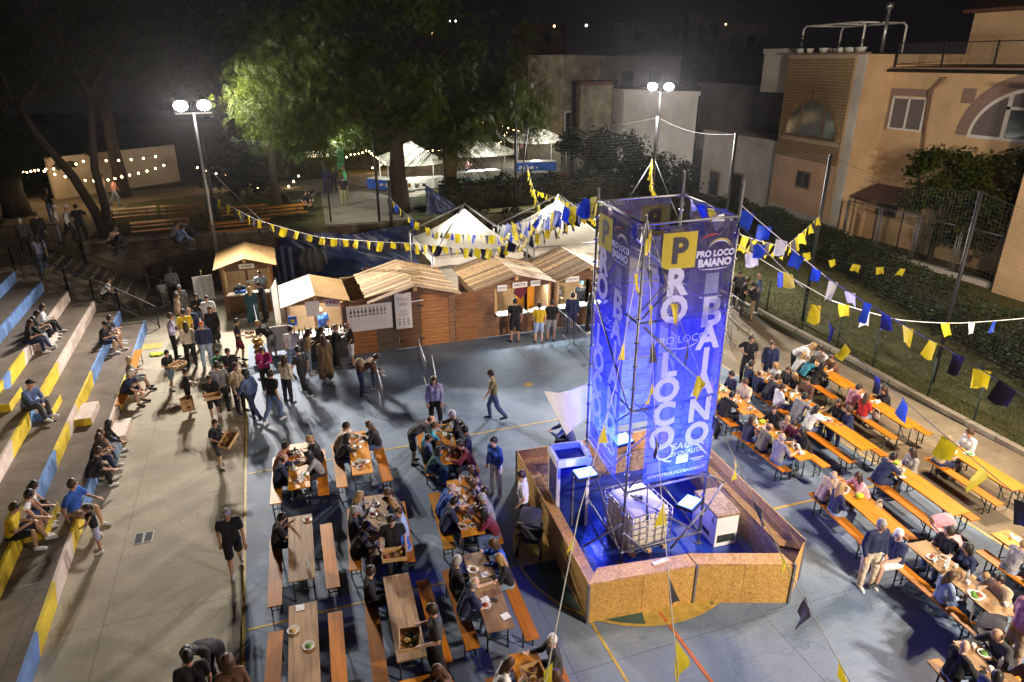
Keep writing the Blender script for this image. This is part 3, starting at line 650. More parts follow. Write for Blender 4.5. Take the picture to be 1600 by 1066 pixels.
for i in range(7): mb = MB(); mb.box((-4.4 + i * 1.3 + .645, .02, 2.65), (1.27, .5, .14)); mb.build('coping_stone', MT['coping'], wl)
# steps from the court up to the park, beside the end of the stand
st = empty('stone_steps', (-8.6, 34.2, 0), 0, 'flight of pale concrete steps climbing behind the railing to the park path', 'steps')
for i in range(14):
    x1 = 3.3 - i * .33; mb = MB(); mb.box((x1 / 2 - 1.5, .55, PZ * (i + .5) / 15), (x1 + 3.0, 2.6, PZ / 15)); mb.build('step', MT['tread'] if i % 2 else MT['paving'], st)
def railing(name, pts, h, label, post=1.4, gap=.13, mat='black'):
    o = empty(name, pts[0], 0, label, 'railing'); P0 = V3(pts[0])
    bars = MB()
    for a, b in zip(pts, pts[1:]):
        a, b = V3(a) - P0, V3(b) - P0; L_ = (b - a).length
        mb = MB(); mb.beam(a + V3((0, 0, h)), b + V3((0, 0, h)), .06, .045); mb.build('top_rail', MT[mat], o)
        mb = MB(); mb.beam(a + V3((0, 0, .12)), b + V3((0, 0, .12)), .035, .02); mb.build('bottom_rail', MT[mat], o)
        n = max(1, round(L_ / post))
        for i in range(n + 1): mb = MB(); p = a.lerp(b, i / n); mb.beam(p, p + V3((0, 0, h)), .045, .045, (1, 0, 0)); mb.build('post', MT[mat], o)
        n = max(2, round(L_ / gap))
        for i in range(n): p = a.lerp(b, (i + .5) / n); bars.tube(p + V3((0, 0, .12)), p + V3((0, 0, h)), .009, 4)
    bars.build('baluster', MT[mat], o)
    return o
def eu(k): return u_t(k, v_end(k))
railing('stand_railing', [(eu(k) - (0 if k < 7 else .3), v_end(k) + .06, TH * k) for k in (7, 6, 5)] , 1.0, 'black upright-bar railing at the top end of the stand in front of the path')
railing('stand_railing', [(eu(k) + (.0 if k > 1 else .45), v_end(k) + .08, TH * k - (0 if k > 1 else .42)) for k in (5, 4, 3, 2, 1)], .95, 'black bar railing running down the far end of the blue and white stand')
railing('stair_railing', [(-11.6, 33.4, PZ), (-9.3, 33.3, PZ), (-4.3, 32.7, .05)], 1.0, 'black handrail sloping down beside the pale steps to the court')
railing('path_railing', [(-16, 36.2, PZ), (-12.6, 36.2, PZ), (-9.2, 36.1, PZ)], 1.0, 'black railing along the edge of the park path by the wall corner', mat='black')
# ================================================================ buildings
MT['brick'] = M('tuff_brick', (.26, .16, .08), .85, 0, .5, 9, (1, 1, 1), .4, 30, col2=(.46, .31, .16)); MT['mortar'] = M('mortar', (.5, .42, .3), .9, 0, .2, 9)
MT['stucco_y'] = M('ochre_stucco', (.6, .42, .24), .85, 0, .2, .5, bump=.1, bscale=30); MT['stucco_p'] = M('salmon_stucco', (.68, .44, .29), .85, 0, .16, .8, bump=.15, bscale=20)
MT['stucco_w'] = M('pale_stucco', (.6, .56, .52), .85, 0, .2, .6, bump=.2, bscale=12); MT['stucco_old'] = M('stained_tuff_wall', (.13, .11, .075), .9, 0, .55, .8, bump=.5, bscale=6, col2=(.36, .32, .24), detail=9)
MT['trim'] = M('lilac_trim', (.26, .18, .15), .8, 0, .15, 6); MT['frame_w'] = M('white_window_frame', (.7, .68, .66), .5, 0, .05, 5); MT['frame_b'] = M('brown_window_frame', (.2, .12, .07), .5, 0, .2, 8)
MT['curtain'] = M('net_curtain', (.15, .13, .13), .9, 0, .3, 5, (14, 14, .4)); MT['darkwall'] = M('dark_house_wall', (.17, .16, .16), .9, 0, .35, .5, bump=.2, bscale=8)
MT['tile'] = M('roof_tile', (.12, .06, .04), .85, 0, .4, 4)
def wall_face(name, mat, parent, P, U, w, h, t=.3, z0=0): return MB().slab(P, P + U * w, P + U * w + V3((0, 0, h)), P + V3((0, 0, h)), t).build(name, mat, parent)
# ---- brick-fronted house: facade in the plane C1 -> C0, facing the court
C0, C1 = V3((33.8, 33.56, 0)), V3((34.5, 41.0, 0))
U = (C0 - C1); FW = U.length; U.normalize(); NRM = V3((0, 0, 1)).cross(U)
if NRM.x > 0: NRM = -NRM
hs = empty('brick_house', (0, 0, 0), 0, 'brown brick house front with a round-arched window above salmon plaster', 'house')
H_ = 10.85; BZ = 4.33; QW = .78
fp = lambda s, z, d=0: C1 + U * s + V3((0, 0, z)) + NRM * d      # facade point
def hit(px, py):
    d = _dir(px, py); o = V3((0, 0, CAM_H)); t = (C1 - o).dot(NRM) / d.dot(NRM); p = o + d * t; q = p - C1
    return q.dot(U), q.z
ax, az = hit(1266, 214); al, _ = hit(1227, 205); ar, _ = hit(1305, 219); _, atop = hit(1272, 157)
ACX = (al + ar) / 2; AR = (ar - al) / 2; AZ0 = az - .05; AH = atop - AZ0
mb = MB(); c = [C1 - NRM * .02, C0 - NRM * .02, C0 - NRM * 9 + U * .0, C1 - NRM * 9]
mb.prism([p[:2] for p in c], -.1, H_); mb.build('wall', MT['stucco_y'], hs)
mb = MB().slab(fp(0, -.1), fp(FW, -.1), fp(FW, BZ), fp(0, BZ), -.001); mb = MB()
mb.slab(fp(0, 0, .0), fp(FW - QW, 0, .0), fp(FW - QW, BZ, .0), fp(0, BZ, .0), .03 if (U.cross(V3((0, 0, 1)))).dot(NRM) > 0 else -.03); mb.build('plaster', MT['stucco_p'], hs)
mb = MB(); z1 = .95; mb.slab(fp(-.02, 0, .035), fp(FW, 0, .035), fp(FW, z1, .035), fp(-.02, z1, .035), .02 if (U.cross(V3((0, 0, 1)))).dot(NRM) > 0 else -.02); mb.build('plinth', MT['stucco_w'], hs)
mb = MB(); mb.slab(fp(FW - QW, z1), fp(FW, z1), fp(FW, H_), fp(FW - QW, H_), .05 if (U.cross(V3((0, 0, 1)))).dot(NRM) > 0 else -.05); mb.build('quoin', MT['stucco_w'], hs)
mb = MB(); mb.slab(fp(0, BZ, .005), fp(FW - QW, BZ, .005), fp(FW - QW, H_, .005), fp(0, H_, .005), .01 if (U.cross(V3((0, 0, 1)))).dot(NRM) > 0 else -.01); mb.build('mortar_bed', MT['mortar'], hs)
def inarch(s, z, gr=0): return AZ0 - gr < z and ((s - ACX) / (AR + gr)) ** 2 + ((z - AZ0) / (AH + gr)) ** 2 < 1 if z > AZ0 else (abs(s - ACX) < AR + gr and z > AZ0 - gr)
Bm = MB(); bh = .185; Mx = Matrix((U, NRM, V3((0, 0, 1)))).transposed()
row = 0; z = BZ + .02
while z + bh < H_ - .05:
    s = (row % 2) * -.2
    while s < FW - QW:
        w = .4; s0, s1 = max(s, 0), min(s + w - .022, FW - QW - .01)
        if s1 - s0 > .06 and not inarch((s0 + s1) / 2, z + bh / 2, .28): Bm.box(fp((s0 + s1) / 2, z + bh / 2, .02), (s1 - s0, .03 + r2.uniform(0, .012), bh - .024), Mx)
        s += w
    z += bh; row += 1
tag(Bm.build('brick', MT['brick'], hs), kind='stuff')
for i in range(23):     # voussoirs round the arch
    t0 = math.pi * i / 23; t1 = math.pi * (i + .86) / 23
    q = [fp(ACX + (AR + r_) * math.cos(t), AZ0 + (AH + r_) * math.sin(t), .02) for t, r_ in ((t0, .02), (t0, .3), (t1, .3), (t1, .02))]
    MB().slab(*q, .05).build('voussoir', MT['brick'], hs); 
MB().box(fp(ACX, AZ0 + AH + .3, .06), (.3, .12, .55), Mx).build('keystone', MT['trim'], hs)
wn = MB().slab(*[fp(ACX + sx * AR, AZ0 + zz, -.0) for sx, zz in ((-1, 0), (1, 0), (1, .04), (-1, .04))], .03); wn = MB()
n_ = 24; ring_o = [(ACX + (AR + .03) * math.cos(math.pi * k / n_), AZ0 + (AH + .03) * math.sin(math.pi * k / n_)) for k in range(n_ + 1)]
ring_i = [(ACX + (AR - .1) * math.cos(math.pi * k / n_), AZ0 + .1 + (AH - .2) * math.sin(math.pi * k / n_)) for k in range(n_ + 1)]
vs = [fp(a, b, .03) for a, b in ring_o + ring_i]; wn.add(vs, [(k, k + 1, n_ + 2 + k, n_ + 1 + k) for k in range(n_)])
for f in (-.42, .48): wn.beam(fp(ACX + f * AR, AZ0, .035), fp(ACX + f * AR, AZ0 + AH * math.sqrt(1 - f * f) - .03, .035), .1, .08, U)
wn.beam(fp(ACX - AR - .1, AZ0, .05), fp(ACX + AR + .1, AZ0, .05), .14, .12); wo = wn.build('window', MT['frame_b'], hs)
gm = MB(); gm.add([fp(ACX, AZ0 + .02, .022)] + [fp(a, b, .022) for a, b in ring_o], [(0, k + 1, k + 2) for k in range(n_)]); gm.build('pane', MT['glass_t'], wo)
for px, py, w, h in ((1256, 281, 1.45, 1.15),):
    s, z = hit(px, py); f = MB().box(fp(s, z, .045), (w, .06, h), Mx).build('window', MT['frame_b'], hs)
    for q in (-.35, .35): MB().box(fp(s + q * w * .66, z, .082), (w * .38, .02, h * .78), Mx).build('pane', MT['glass'], f)
MB().beam(fp(-.15, H_ + .05, .05), fp(FW + .1, H_ + .05, .05), .35, .12).build('roof_edge', MT['trim'], hs)
# terrace: tube pergola, planters, steel flue
pg = empty('pergola', fp(0, H_ + .1), 0, 'white bent-tube pergola frame on the terrace of the brick house', 'pergola'); q0 = fp(0, H_ + .1)
for d in (-.3, -3.2):
    MB().path([fp(.7, H_ + .1, d) - q0, fp(.7, H_ + 1.55, d) - q0, fp(.95, H_ + 1.75, d) - q0, fp(FW - 1.3, H_ + 1.75, d) - q0, fp(FW - 1.05, H_ + 1.55, d) - q0, fp(FW - 1.05, H_ + .1, d) - q0], .06, 8).build('frame', MT['white'], pg)
for s in (1.1, FW / 2, FW - 1.4): MB().tube(fp(s, H_ + 1.75, -.3) - q0, fp(s, H_ + 1.75, -3.2) - q0, .05).build('cross_bar', MT['white'], pg)
fl = empty('steel_flue', fp(FW - .4, H_ + .1, -1.2), 0, 'shiny steel chimney flue with a cap on the terrace', 'chimney')
MB().tube((0, 0, 0), (0, 0, 2.3), .11, 12).build('pipe', MT['steel'], fl); MB().tube((0, 0, 2.3), (0, 0, 2.62), .2, 12).build('cowl', MT['steel'], fl)
def clump(mb, n, c, rad, leaf, rr=rnd, droop=.3):
    for i in range(n):
        d = V3((rr.gauss(0, 1), rr.gauss(0, 1), rr.gauss(0, 1))).normalized(); p = V3(c) + V3((d.x * rad[0], d.y * rad[1], d.z * rad[2])) * rr.uniform(.35, 1) ** .5
        a = V3((rr.gauss(0, 1), rr.gauss(0, 1), rr.gauss(-droop, .6))).normalized(); b = a.cross(V3((rr.gauss(0, 1), rr.gauss(0, 1), rr.gauss(0, 1)))).normalized()
        l = leaf * rr.uniform(.6, 1.3); w = l * .32
        mb.add([p, p + a * l * .5 + b * w, p + a * l, p + a * l * .5 - b * w], [(0, 1, 2, 3)])
poses_ = [('long white trough', .9, 'white', .35), ('low white bowl', .5, 'white', .25), ('wide white trough', 1.0, 'white', .45), ('small white bowl', .55, 'white', .2), ('long white box', .95, 'white', .12), ('round white pot at the corner', 1.1, 'white', .15)]
for (nm, w, mt, lv), px in zip(poses_, (1248, 1263, 1284, 1311, 1325, 1342)):
    s, _ = hit(px, 80); s = min(max(s, .3), FW - .3)
    t = empty('planter', fp(s, H_ + .115, -.12), math.atan2(U.y, U.x), nm + ' planter on the terrace edge above the brick wall', 'planter', 'planters on the brick house terrace')
    MB().lathe([(.0, 0), (.16, 0), (.24, .26), (.25, .28), (.21, .27), (.2, .2), (0, .2)], n=14).build('pot', MT[mt], t).scale = (w * 1.6, 1, 1)
    m_ = MB(); clump(m_, int(90 * (lv + .2) * 2), (0, 0, .3 + lv * .8), (w * .45, .25, .12 + lv), .16); m_.build('foliage', MT['leaf_dk'], t)
# ---- ochre house to the right
yh = empty('ochre_house', (0, 0, 0), 0, 'large ochre plaster house with white window frames and a railed terrace', 'house')
side_u = at_v(1393, 86, 33.56).x
YU = side_u + .2
vR = 12.0
MB().prism([(C0.x + .02, 33.5), (YU + .02, 33.5), (YU + .02, 34.5), (C0.x + .02, 34.5)], -.1, H_ - .02).build('wall', MT['stucco_y'], yh)
ZT = at_u(1440, 113, YU).z
MB().prism([(YU, vR), (YU, 33.52), (YU + 9, 33.52), (YU + 9, vR)], -.1, ZT).build('wall', MT['stucco_y'], yh)
MB().box((YU + .1, (vR + 33.3) / 2, ZT + .13), (.9, 33.2 - vR, .26)).build('cornice', MT['trim'], yh)
MB().tube((YU - .5, vR, ZT + .02), (YU - .5, 33.3, ZT + .08), .09, 8).build('gutter', MT['black'], yh)
pA = at_u(1477, 122, YU - .35); pB = at_u(1452, 143, YU - .12); pC = at_u(1430, 330, YU - .12)
MB().path([pA, pB, pC], .07, 8).build('downpipe', MT['frame_b'], yh)
def rectwin(p0, p1, parent, nm, frame='frame_w', curtain=True):
    """window on the plane u=YU given two opposite corner points"""
    v0, v1 = sorted((p0.y, p1.y)); z0, z1 = sorted((p0.z, p1.z)); x = YU - .03
    m_ = MB(); m_.box((x, (v0 + v1) / 2, z1), (.1, v1 - v0 + .1, .1)); m_.box((x, (v0 + v1) / 2, z0), (.14, v1 - v0 + .16, .1))
    for v in (v0, v1, (v0 + v1) / 2): m_.box((x, v, (z0 + z1) / 2), (.1, .11, z1 - z0))
    f = m_.build('window', MT[frame], parent)
    for a, b in ((v0, (v0 + v1) / 2), ((v0 + v1) / 2, v1)):
        MB().box((x + .02, (a + b) / 2, (z0 + z1) / 2), (.02, b - a - .1, z1 - z0 - .1)).build('pane', MT['curtain'] if curtain else MT['glass'], f)
    return v0, v1, z0, z1
v0, v1, z0, z1 = rectwin(at_u(1398, 152, YU), at_u(1438, 205, YU), yh, 'w')
for a, b, c, d in ((v0 - .32, v0 - .06, z0 - .1, z1 + .1), (v1 + .06, v1 + .32, z0 - .1, z1 + .1), (v0 - .32, v1 + .32, z1 + .1, z1 + .5)):
    MB().box((YU - .012, (a + b) / 2, (c + d) / 2), (.024, b - a, d - c)).build('surround', MT['trim'], yh)
p = at_u(1514, 150, YU); MB().box((YU - .02, p.y, p.z), (.04, .75, .75)).build('vent_panel', MT['trim'], yh)
# arched window
pl = at_u(1512, 212, YU); ptop = at_u(1600, 140, YU); AWz = pl.z; AWc = pl.y - 3.3; AWr = 3.3; AWh = 2.5
m_ = MB(); s_ = MB(); g_ = MB(); n_ = 28
def ap(k, rr, hh, x): t = math.pi * k / n_; return V3((x, AWc + rr * math.cos(t), AWz + hh * math.sin(t)))
s_.add([ap(k, AWr + .75, AWh + .75, YU - .02) for k in range(n_ + 1)] + [ap(k, AWr, AWh, YU - .02) for k in range(n_ + 1)], [(k, n_ + 1 + k, n_ + 2 + k, k + 1) for k in range(n_)]); s_.build('surround', MT['trim'], yh)
m_.add([ap(k, AWr + .02, AWh + .02, YU - .05) for k in range(n_ + 1)] + [ap(k, AWr - .16, AWh - .16, YU - .05) for k in range(n_ + 1)], [(k, n_ + 1 + k, n_ + 2 + k, k + 1) for k in range(n_)])
for f in (.42, -.42): m_.box((YU - .06, AWc + f * AWr, AWz + AWh * .45), (.08, .2, AWh * .9))
m_.box((YU - .06, AWc, AWz), (.1, AWr * 2, .16)); m_.box((YU - .06, AWc, AWz + AWh * .6), (.08, AWr * .9, .14)); m_.box((YU - .06, AWc, AWz + AWh * .3), (.08, .14, AWh * .6))
wo = m_.build('window', MT['frame_w'], yh)
g_.add([V3((YU - .03, AWc, AWz))] + [ap(k, AWr - .05, AWh - .05, YU - .03) for k in range(n_ + 1)], [(0, k + 2, k + 1) for k in range(n_)]); g_.build('pane', MT['curtain'], wo)
for f in (-.22, .22): MB().box((YU - .04, AWc + f * AWr, AWz + AWh * .31), (.015, AWr * .32, AWh * .5)).build('pane', MT['glass'], wo)
# barred ground window, little canopy
p0, p1 = at_u(1378, 297, YU), at_u(1398, 340, YU); rectwin(p0, p1, yh, 'w', 'frame_b', False)
m_ = MB()
for k in range(5): m_.box((YU - .12, p0.y + (p1.y - p0.y) * k / 4, (p0.z + p1.z) / 2), (.02, .025, abs(p1.z - p0.z)))
for k in range(4): m_.box((YU - .12, (p0.y + p1.y) / 2, p1.z + (p0.z - p1.z) * k / 3), (.02, abs(p1.y - p0.y), .025))
m_.build('window_bars', MT['black'], yh)
cv = empty('lean_to_canopy', (33.9, 30.9, 2.75), 0, 'small brown tiled lean-to canopy by the corner of the ochre house', 'canopy')
MB().slab((0, -2, .05), (0, 2, .05), (2.2, 2, .85), (2.2, -2, .85), .06).build('roof_panel', MT['tile'], cv)
for y in (-1.8, 0, 1.8): MB().tube((.1, y, -2.75), (.1, y, .05), .04).build('post', MT['black'], cv)
# terrace railing on the ochre house
rl = empty('terrace_railing', (YU - .2, 12, ZT + .26), 0, 'dark wrought-iron railing along the terrace of the ochre house', 'railing')
MB().beam((0, 0, 1.25), (0, 21.2, 1.25), .05, .05).build('top_rail', MT['black'], rl); MB().beam((0, 0, .15), (0, 21.2, .15), .04, .04).build('bottom_rail', MT['black'], rl)
m_ = MB()
for k in range(160): m_.tube((0, k * .1325, .15), (0, k * .1325, 1.25), .011, 4)
m_.build('baluster', MT['black'], rl)
for k in range(8): MB().box((0, k * 3.02, .65), (.07, .07, 1.3)).build('post', MT['black'], rl)
# upper storey set back and a gable roof behind
MB().prism([(YU + 5.0, vR - 5), (YU + 5.0, 33), (YU + 14, 33), (YU + 14, vR - 5)], ZT, ZT + 3.2).build('upper_storey', MT['stucco_y'], yh)
MB().slab((YU + 4.5, vR - 5, ZT + 3.2), (YU + 4.5, 33.4, ZT + 3.2), (YU + 10, 33.4, ZT + 5.2), (YU + 10, vR - 5, ZT + 5.2), -.2).build('roof', MT['tile'], yh)
# near block at the right edge
nb = empty('ochre_wing', (0, 0, 0), 0, 'bright ochre side wing of the house at the right edge behind the hedge', 'house')
NU, NV = 32.75, 22.2
MB().prism([(NU, 4), (NU, NV), (NU + 4, NV), (NU + 4, 4)], -.1, 9.3).build('wall', MT['stucco_y'], nb); MB().box((NU + 2, 13, 9.4), (4.6, 19, .2)).build('roof_edge', MT['trim'], nb)
# grey metal panel fence in front of the ochre house
mf = empty('wire_panel_fence', (33.3, 22.4, 0), 0, 'fence of grey framed wire panels on a low wall before the ochre house', 'fence')
for k in range(4):
    y0 = k * 2.55 + .1; f = MB()
    for y in (y0, y0 + 2.3): f.tube((0, y, .25), (0, y, 2.6), .035, 6)
    f.tube((0, y0, 2.6), (0, y0 + 2.3, 2.6), .035, 6); f.tube((0, y0, .3), (0, y0 + 2.3, .3), .03, 6); pn = f.build('panel', MT['zinc'], mf)
    w_ = MB()
    for i in range(24): w_.tube((0, y0 + .1 * i, .3), (0, y0 + .1 * i, 2.6), .004, 3, cap=False)
    for i in range(20): w_.tube((0, y0, .3 + .115 * i), (0, y0 + 2.3, .3 + .115 * i), .004, 3, cap=False)
    w_.build('wire_mesh', MT['black'], pn)
for k in range(5): MB().tube((0, k * 2.55 - .05, 0), (0, k * 2.55 - .05, 2.7), .04, 6).build('post', MT['zinc'], mf)
MB().box((0, 5.1, .12), (.3, 10.6, .25)).build('footing', MT['stucco_w'], mf)
# ---- white wall house, low white annex, stained tower and dim blocks behind
def block(name, poly, z0, z1, mat, label, cat='house', wins=(), roof=None, over=.15):
    b = empty(name, (poly[0][0], poly[0][1], z0), 0, label, cat); o = V3((poly[0][0], poly[0][1], z0))
    MB().prism([(p[0] - o.x, p[1] - o.y) for p in poly], 0, z1 - z0).build('wall', MT[mat], b)
    cx = sum(p[0] for p in poly) / len(poly); cy = sum(p[1] for p in poly) / len(poly)
    MB().prism([(cx + (p[0] - cx) * (1 + over / 4) - o.x, cy + (p[1] - cy) * (1 + over / 4) - o.y) for p in poly], z1 - z0, z1 - z0 + .3).build('parapet', MT[roof or mat], b)
    for (a, bb, s0, s1, h0, h1, fm) in wins:
        A, B = V3((*poly[a], 0)) - V3((o.x, o.y, 0)), V3((*poly[bb], 0)) - V3((o.x, o.y, 0)); d = (B - A).normalized(); n = V3((d.y, -d.x, 0))
        if n.y > 0 and abs(n.y) > .5 or (abs(n.y) <= .5 and n.x > 0): n = -n
        p = A + d * (s0 + s1) / 2 + V3((0, 0, (h0 + h1) / 2)) + n * .03; Mw = Matrix((d, n, V3((0, 0, 1)))).transposed()
        f = MB().box(p, (s1 - s0, .1, h1 - h0), Mw).build('window', MT[fm], b); MB().box(p + n * .06, ((s1 - s0) * .8, .02, (h1 - h0) * .86), Mw).build('pane', MT['glass'], f)
    return b
block('stained_tower', [at_v(825, 85, 61).xy[:], at_v(881, 85, 58).xy[:], at_v(942, 88, 62.5).xy[:], (32, 72), (25, 72)], 0, 10.7, 'stucco_old', 'square stained stone house beyond the trees with a dark doorway', 'house', [(1, 2, .4, 1.5, 4.4, 6.4, 'stucco_w')])
block('low_stone_house', [at_v(908, 130, 56).xy[:], at_v(957, 134, 56).xy[:], (32, 61), (27.6, 61)], 0, 8.6, 'stucco_old', 'lower stone annex with a dark eave beside the stained stone house', 'house', [], 'tile')
block('white_gable_house', [(29.6, 55), at_v(1090, 165, 48.5).xy[:], (40, 60), (30, 62)], 0, 8.0, 'stucco_w', 'tall pale plaster house wall right behind the floodlight mast', 'house')
block('white_annex', [at(1092, 300, 0).xy[:], (34.75, 41.2), (38, 41.4), (38, 49)], 0, 4.9, 'stucco_w', 'low white outbuilding with dark doorways beside the brick house', 'house', [(0, 1, 1.5, 3.0, 0, 2.1, 'trim'), (0, 1, 4.6, 6.2, 0, 2.4, 'trim')])
block('dark_side_house', [(38.5, 41.5), (38.5, 57), (47, 57), (47, 41.5)], 0, 8.4, 'darkwall', 'dim grey house between the white wall and the brick house', 'house', [(0, 1, 3, 4.4, 2.5, 5.5, 'black')])
block('pale_terrace_block', [(35.2, 41.2), (35.2, 44.5), (41, 44.5), (41, 41.2)], 8.4, 11.0, 'stucco_w', 'pale upper block beside the brick house terrace', 'house')
for i, (px0, px1, py, v, lab, m_) in enumerate(((940, 1065, 92, 70, 'long dim house with a flat roof behind the stained tower', 'darkwall'), (1080, 1130, 22, 95, 'distant tall grey block on the skyline left of the brick house', 'darkwall'), (1125, 1200, 40, 90, 'distant dim block with lit wall on the skyline', 'darkwall'), (960, 1080, 38, 120, 'far unlit apartment row on the night skyline', 'darkwall'), (805, 880, 40, 130, 'far low house with a faint orange facade at the top centre', 'tile'), (1165, 1245, 100, 62, 'dark flat-roofed house just left of the brick house', 'darkwall'))):
    a, b = at_v(px0, py, v), at_v(px1, py, v); block('background_house', [(a.x, v), (b.x, v), (b.x + 4, v + 8), (a.x + 4, v + 8)], 0, max(a.z, 4), m_, lab, 'house', [(0, 1, (b.x - a.x) * .25, (b.x - a.x) * .4, max(a.z, 4) - 3, max(a.z, 4) - 1.2, 'black'), (0, 1, (b.x - a.x) * .6, (b.x - a.x) * .75, max(a.z, 4) - 3, max(a.z, 4) - 1.2, 'black')])
MT['sodium'] = glow('distant_lamp', (1, .62, .25), 7); MT['coolspot'] = glow('distant_cool_lamp', (.9, .95, 1), 9)
for px, py, v, m_, lab in ((703, 33, 150, 'coolspot', 'tiny white street light high above the trees, left one'), (712, 33, 150, 'coolspot', 'tiny white street light high above the trees, right one'), (916, 40, 118, 'coolspot', 'small white lamp on the far dark skyline'), (1134, 38, 88, 'sodium', 'small yellowish lamp on the distant lit block'), (675, 52, 140, 'sodium', 'faint amber house lamp glimpsed through the tree crown'), (866, 41, 119, 'sodium', 'faint amber lamp on the low orange house')):
    p = at_v(px, py, v); l = empty('distant_lamp', p, 0, lab, 'lamp', 'distant lamps'); MB().ell((0, 0, 0), .12 if v < 100 else .2, 8, 6).build('bulb', MT[m_], l); MB().tube((0, .2, 0), (0, .2, -3), .05, 5).build('pole', MT['black'], l)
# far white warehouse wall behind the park, left
wa = at_v(160, 300, 50.0)
wh = empty('park_wall', (-12.5, 51, PZ), 0, 'long cream shuttered wall behind the park trees with hanging planters', 'wall')
MT['cream_wall'] = M('cream_wall', (.5, .42, .31), .8, 0, .12, 1)
A_, B_ = at(50, 318, PZ), at(282, 283, PZ)
B2 = at(20, 320, PZ)
d_ = (B_ - A_).normalized(); Lw = (B_ - A_).length
for s0, s1 in ((-8, -.9), (1.4, 5.6), (5.75, Lw)):
    MB().slab(A_ + d_ * s0 - wh.location, A_ + d_ * s1 - wh.location, A_ + d_ * s1 + V3((0, 0, 2.5)) - wh.location, A_ + d_ * s0 + V3((0, 0, 2.5)) - wh.location, -.3).build('wall', MT['cream_wall'], wh)
nn = V3((d_.y, -d_.x, 0))
for k in range(19):
    z = .4 + .1 * k; MB().beam(A_ + d_ * 2.2 + V3((0, 0, z)) + nn * .02 - wh.location, A_ + d_ * 5.4 + V3((0, 0, z)) + nn * .02 - wh.location, .05, .025).build('shutter_slat', MT['cream_wall'], wh)
for px, py in ((193, 262), (210, 279), (229, 275)):
    pp = at(px, py, PZ + 1.9); q = A_ + d_ * ((pp - A_).dot(d_)) + V3((0, 0, 1.9 if py > 265 else 2.5)) + nn * .18
    t = empty('wall_planter', q, 0, {193: 'hanging fern planter high on the cream park wall', 210: 'hanging fern planter low on the cream park wall, left', 229: 'hanging fern planter low on the cream park wall, right'}[px], 'planter', 'planters on the park wall')
    MB().lathe([(0, -.1), (.1, -.08), (.13, .08), (.1, .06), (0, .06)], n=10).build('pot', MT['bark'], t); m_ = MB(); clump(m_, 70, (0, 0, .1), (.28, .2, .2), .16); m_.build('foliage', MT['leaf'], t)
# ================================================================ floodlight masts (each lamp really lights)
MT['lamp'] = glow('floodlight_lens', (1, .96, .88), 60)
def aim(o, frm, to): o.rotation_euler = (V3(to) - V3(frm)).to_track_quat('-Z', 'Y').to_euler()
mast_lab = ['tall grey floodlight mast with two glaring lamps behind the ticket hut', 'floodlight mast with two glaring lamps in front of the white house wall', 'floodlight mast by the kerb lighting the orange tables', 'floodlight mast lighting the near side of the court']
for (pos, pw, tgt, col, cone, sp_w, sp_t), lab in zip(MASTS, mast_lab):
    pos = V3(pos); m_ = empty('floodlight_mast', (pos.x, pos.y, 0), 0, lab, 'floodlight mast', 'floodlight masts of the court')
    MB().tube((0, 0, 0), (0, 0, pos.z - .3), .1, 10, .06).build('pole', MT['steel'], m_)
    MB().tube((0, 0, 0), (0, 0, .12), .2, 10).build('base_plate', MT['steel'], m_)
    d = (V3(tgt) - pos); ax = V3((d.y, -d.x, 0)).normalized(); f = V3((d.x, d.y, 0)).normalized()
    MB().beam(ax * -.75 + V3((0, 0, pos.z - .32)), ax * .75 + V3((0, 0, pos.z - .32)), .07, .07).build('cross_arm', MT['steel'], m_)
    for s in (-1, 1):
        c = ax * s * .48 + V3((0, 0, pos.z)) + f * .05; dn = (V3(tgt) - pos).normalized(); dn = (dn + V3((0, 0, .0))).normalized()
        x = ax; y = dn.cross(x).normalized(); Mx_ = Matrix((x, y, dn)).transposed()
        h = MB().box(c - dn * .1, (.62, .48, .16), Mx_).build('lamp_head', MT['black'], m_)
        MB().ell(c, (.29, .23, .08), 16, 10, Mx_).build('lens', MT['lamp'], h)
        MB().beam(c - dn * .12, ax * s * .48 + V3((0, 0, pos.z - .3)), .05, .04).build('bracket', MT['steel'], m_)
        ld = bpy.data.lights.new('floodlight', 'SPOT'); ld.energy = pw; ld.color = col; ld.spot_size = R(cone); ld.spot_blend = 1; ld.shadow_soft_size = .26
        lo = bpy.data.objects.new('floodlight', ld); link(lo); lo.location = pos + ax * s * .48 + f * .05 + dn * .22; aim(lo, lo.location, tgt)
    if sp_w:  # extra spot, added off the beam to brighten the tree and houses
        ld = bpy.data.lights.new('added_mast_fill', 'SPOT'); ld.energy = sp_w; ld.color = col; ld.shadow_soft_size = .3; ld.spot_size = R(100); ld.spot_blend = 1; lo = bpy.data.objects.new('added_mast_fill', ld); link(lo); lo.location = pos - (V3(tgt) - pos).normalized() * .5 + V3((0, 0, .25)); aim(lo, lo.location, sp_t)
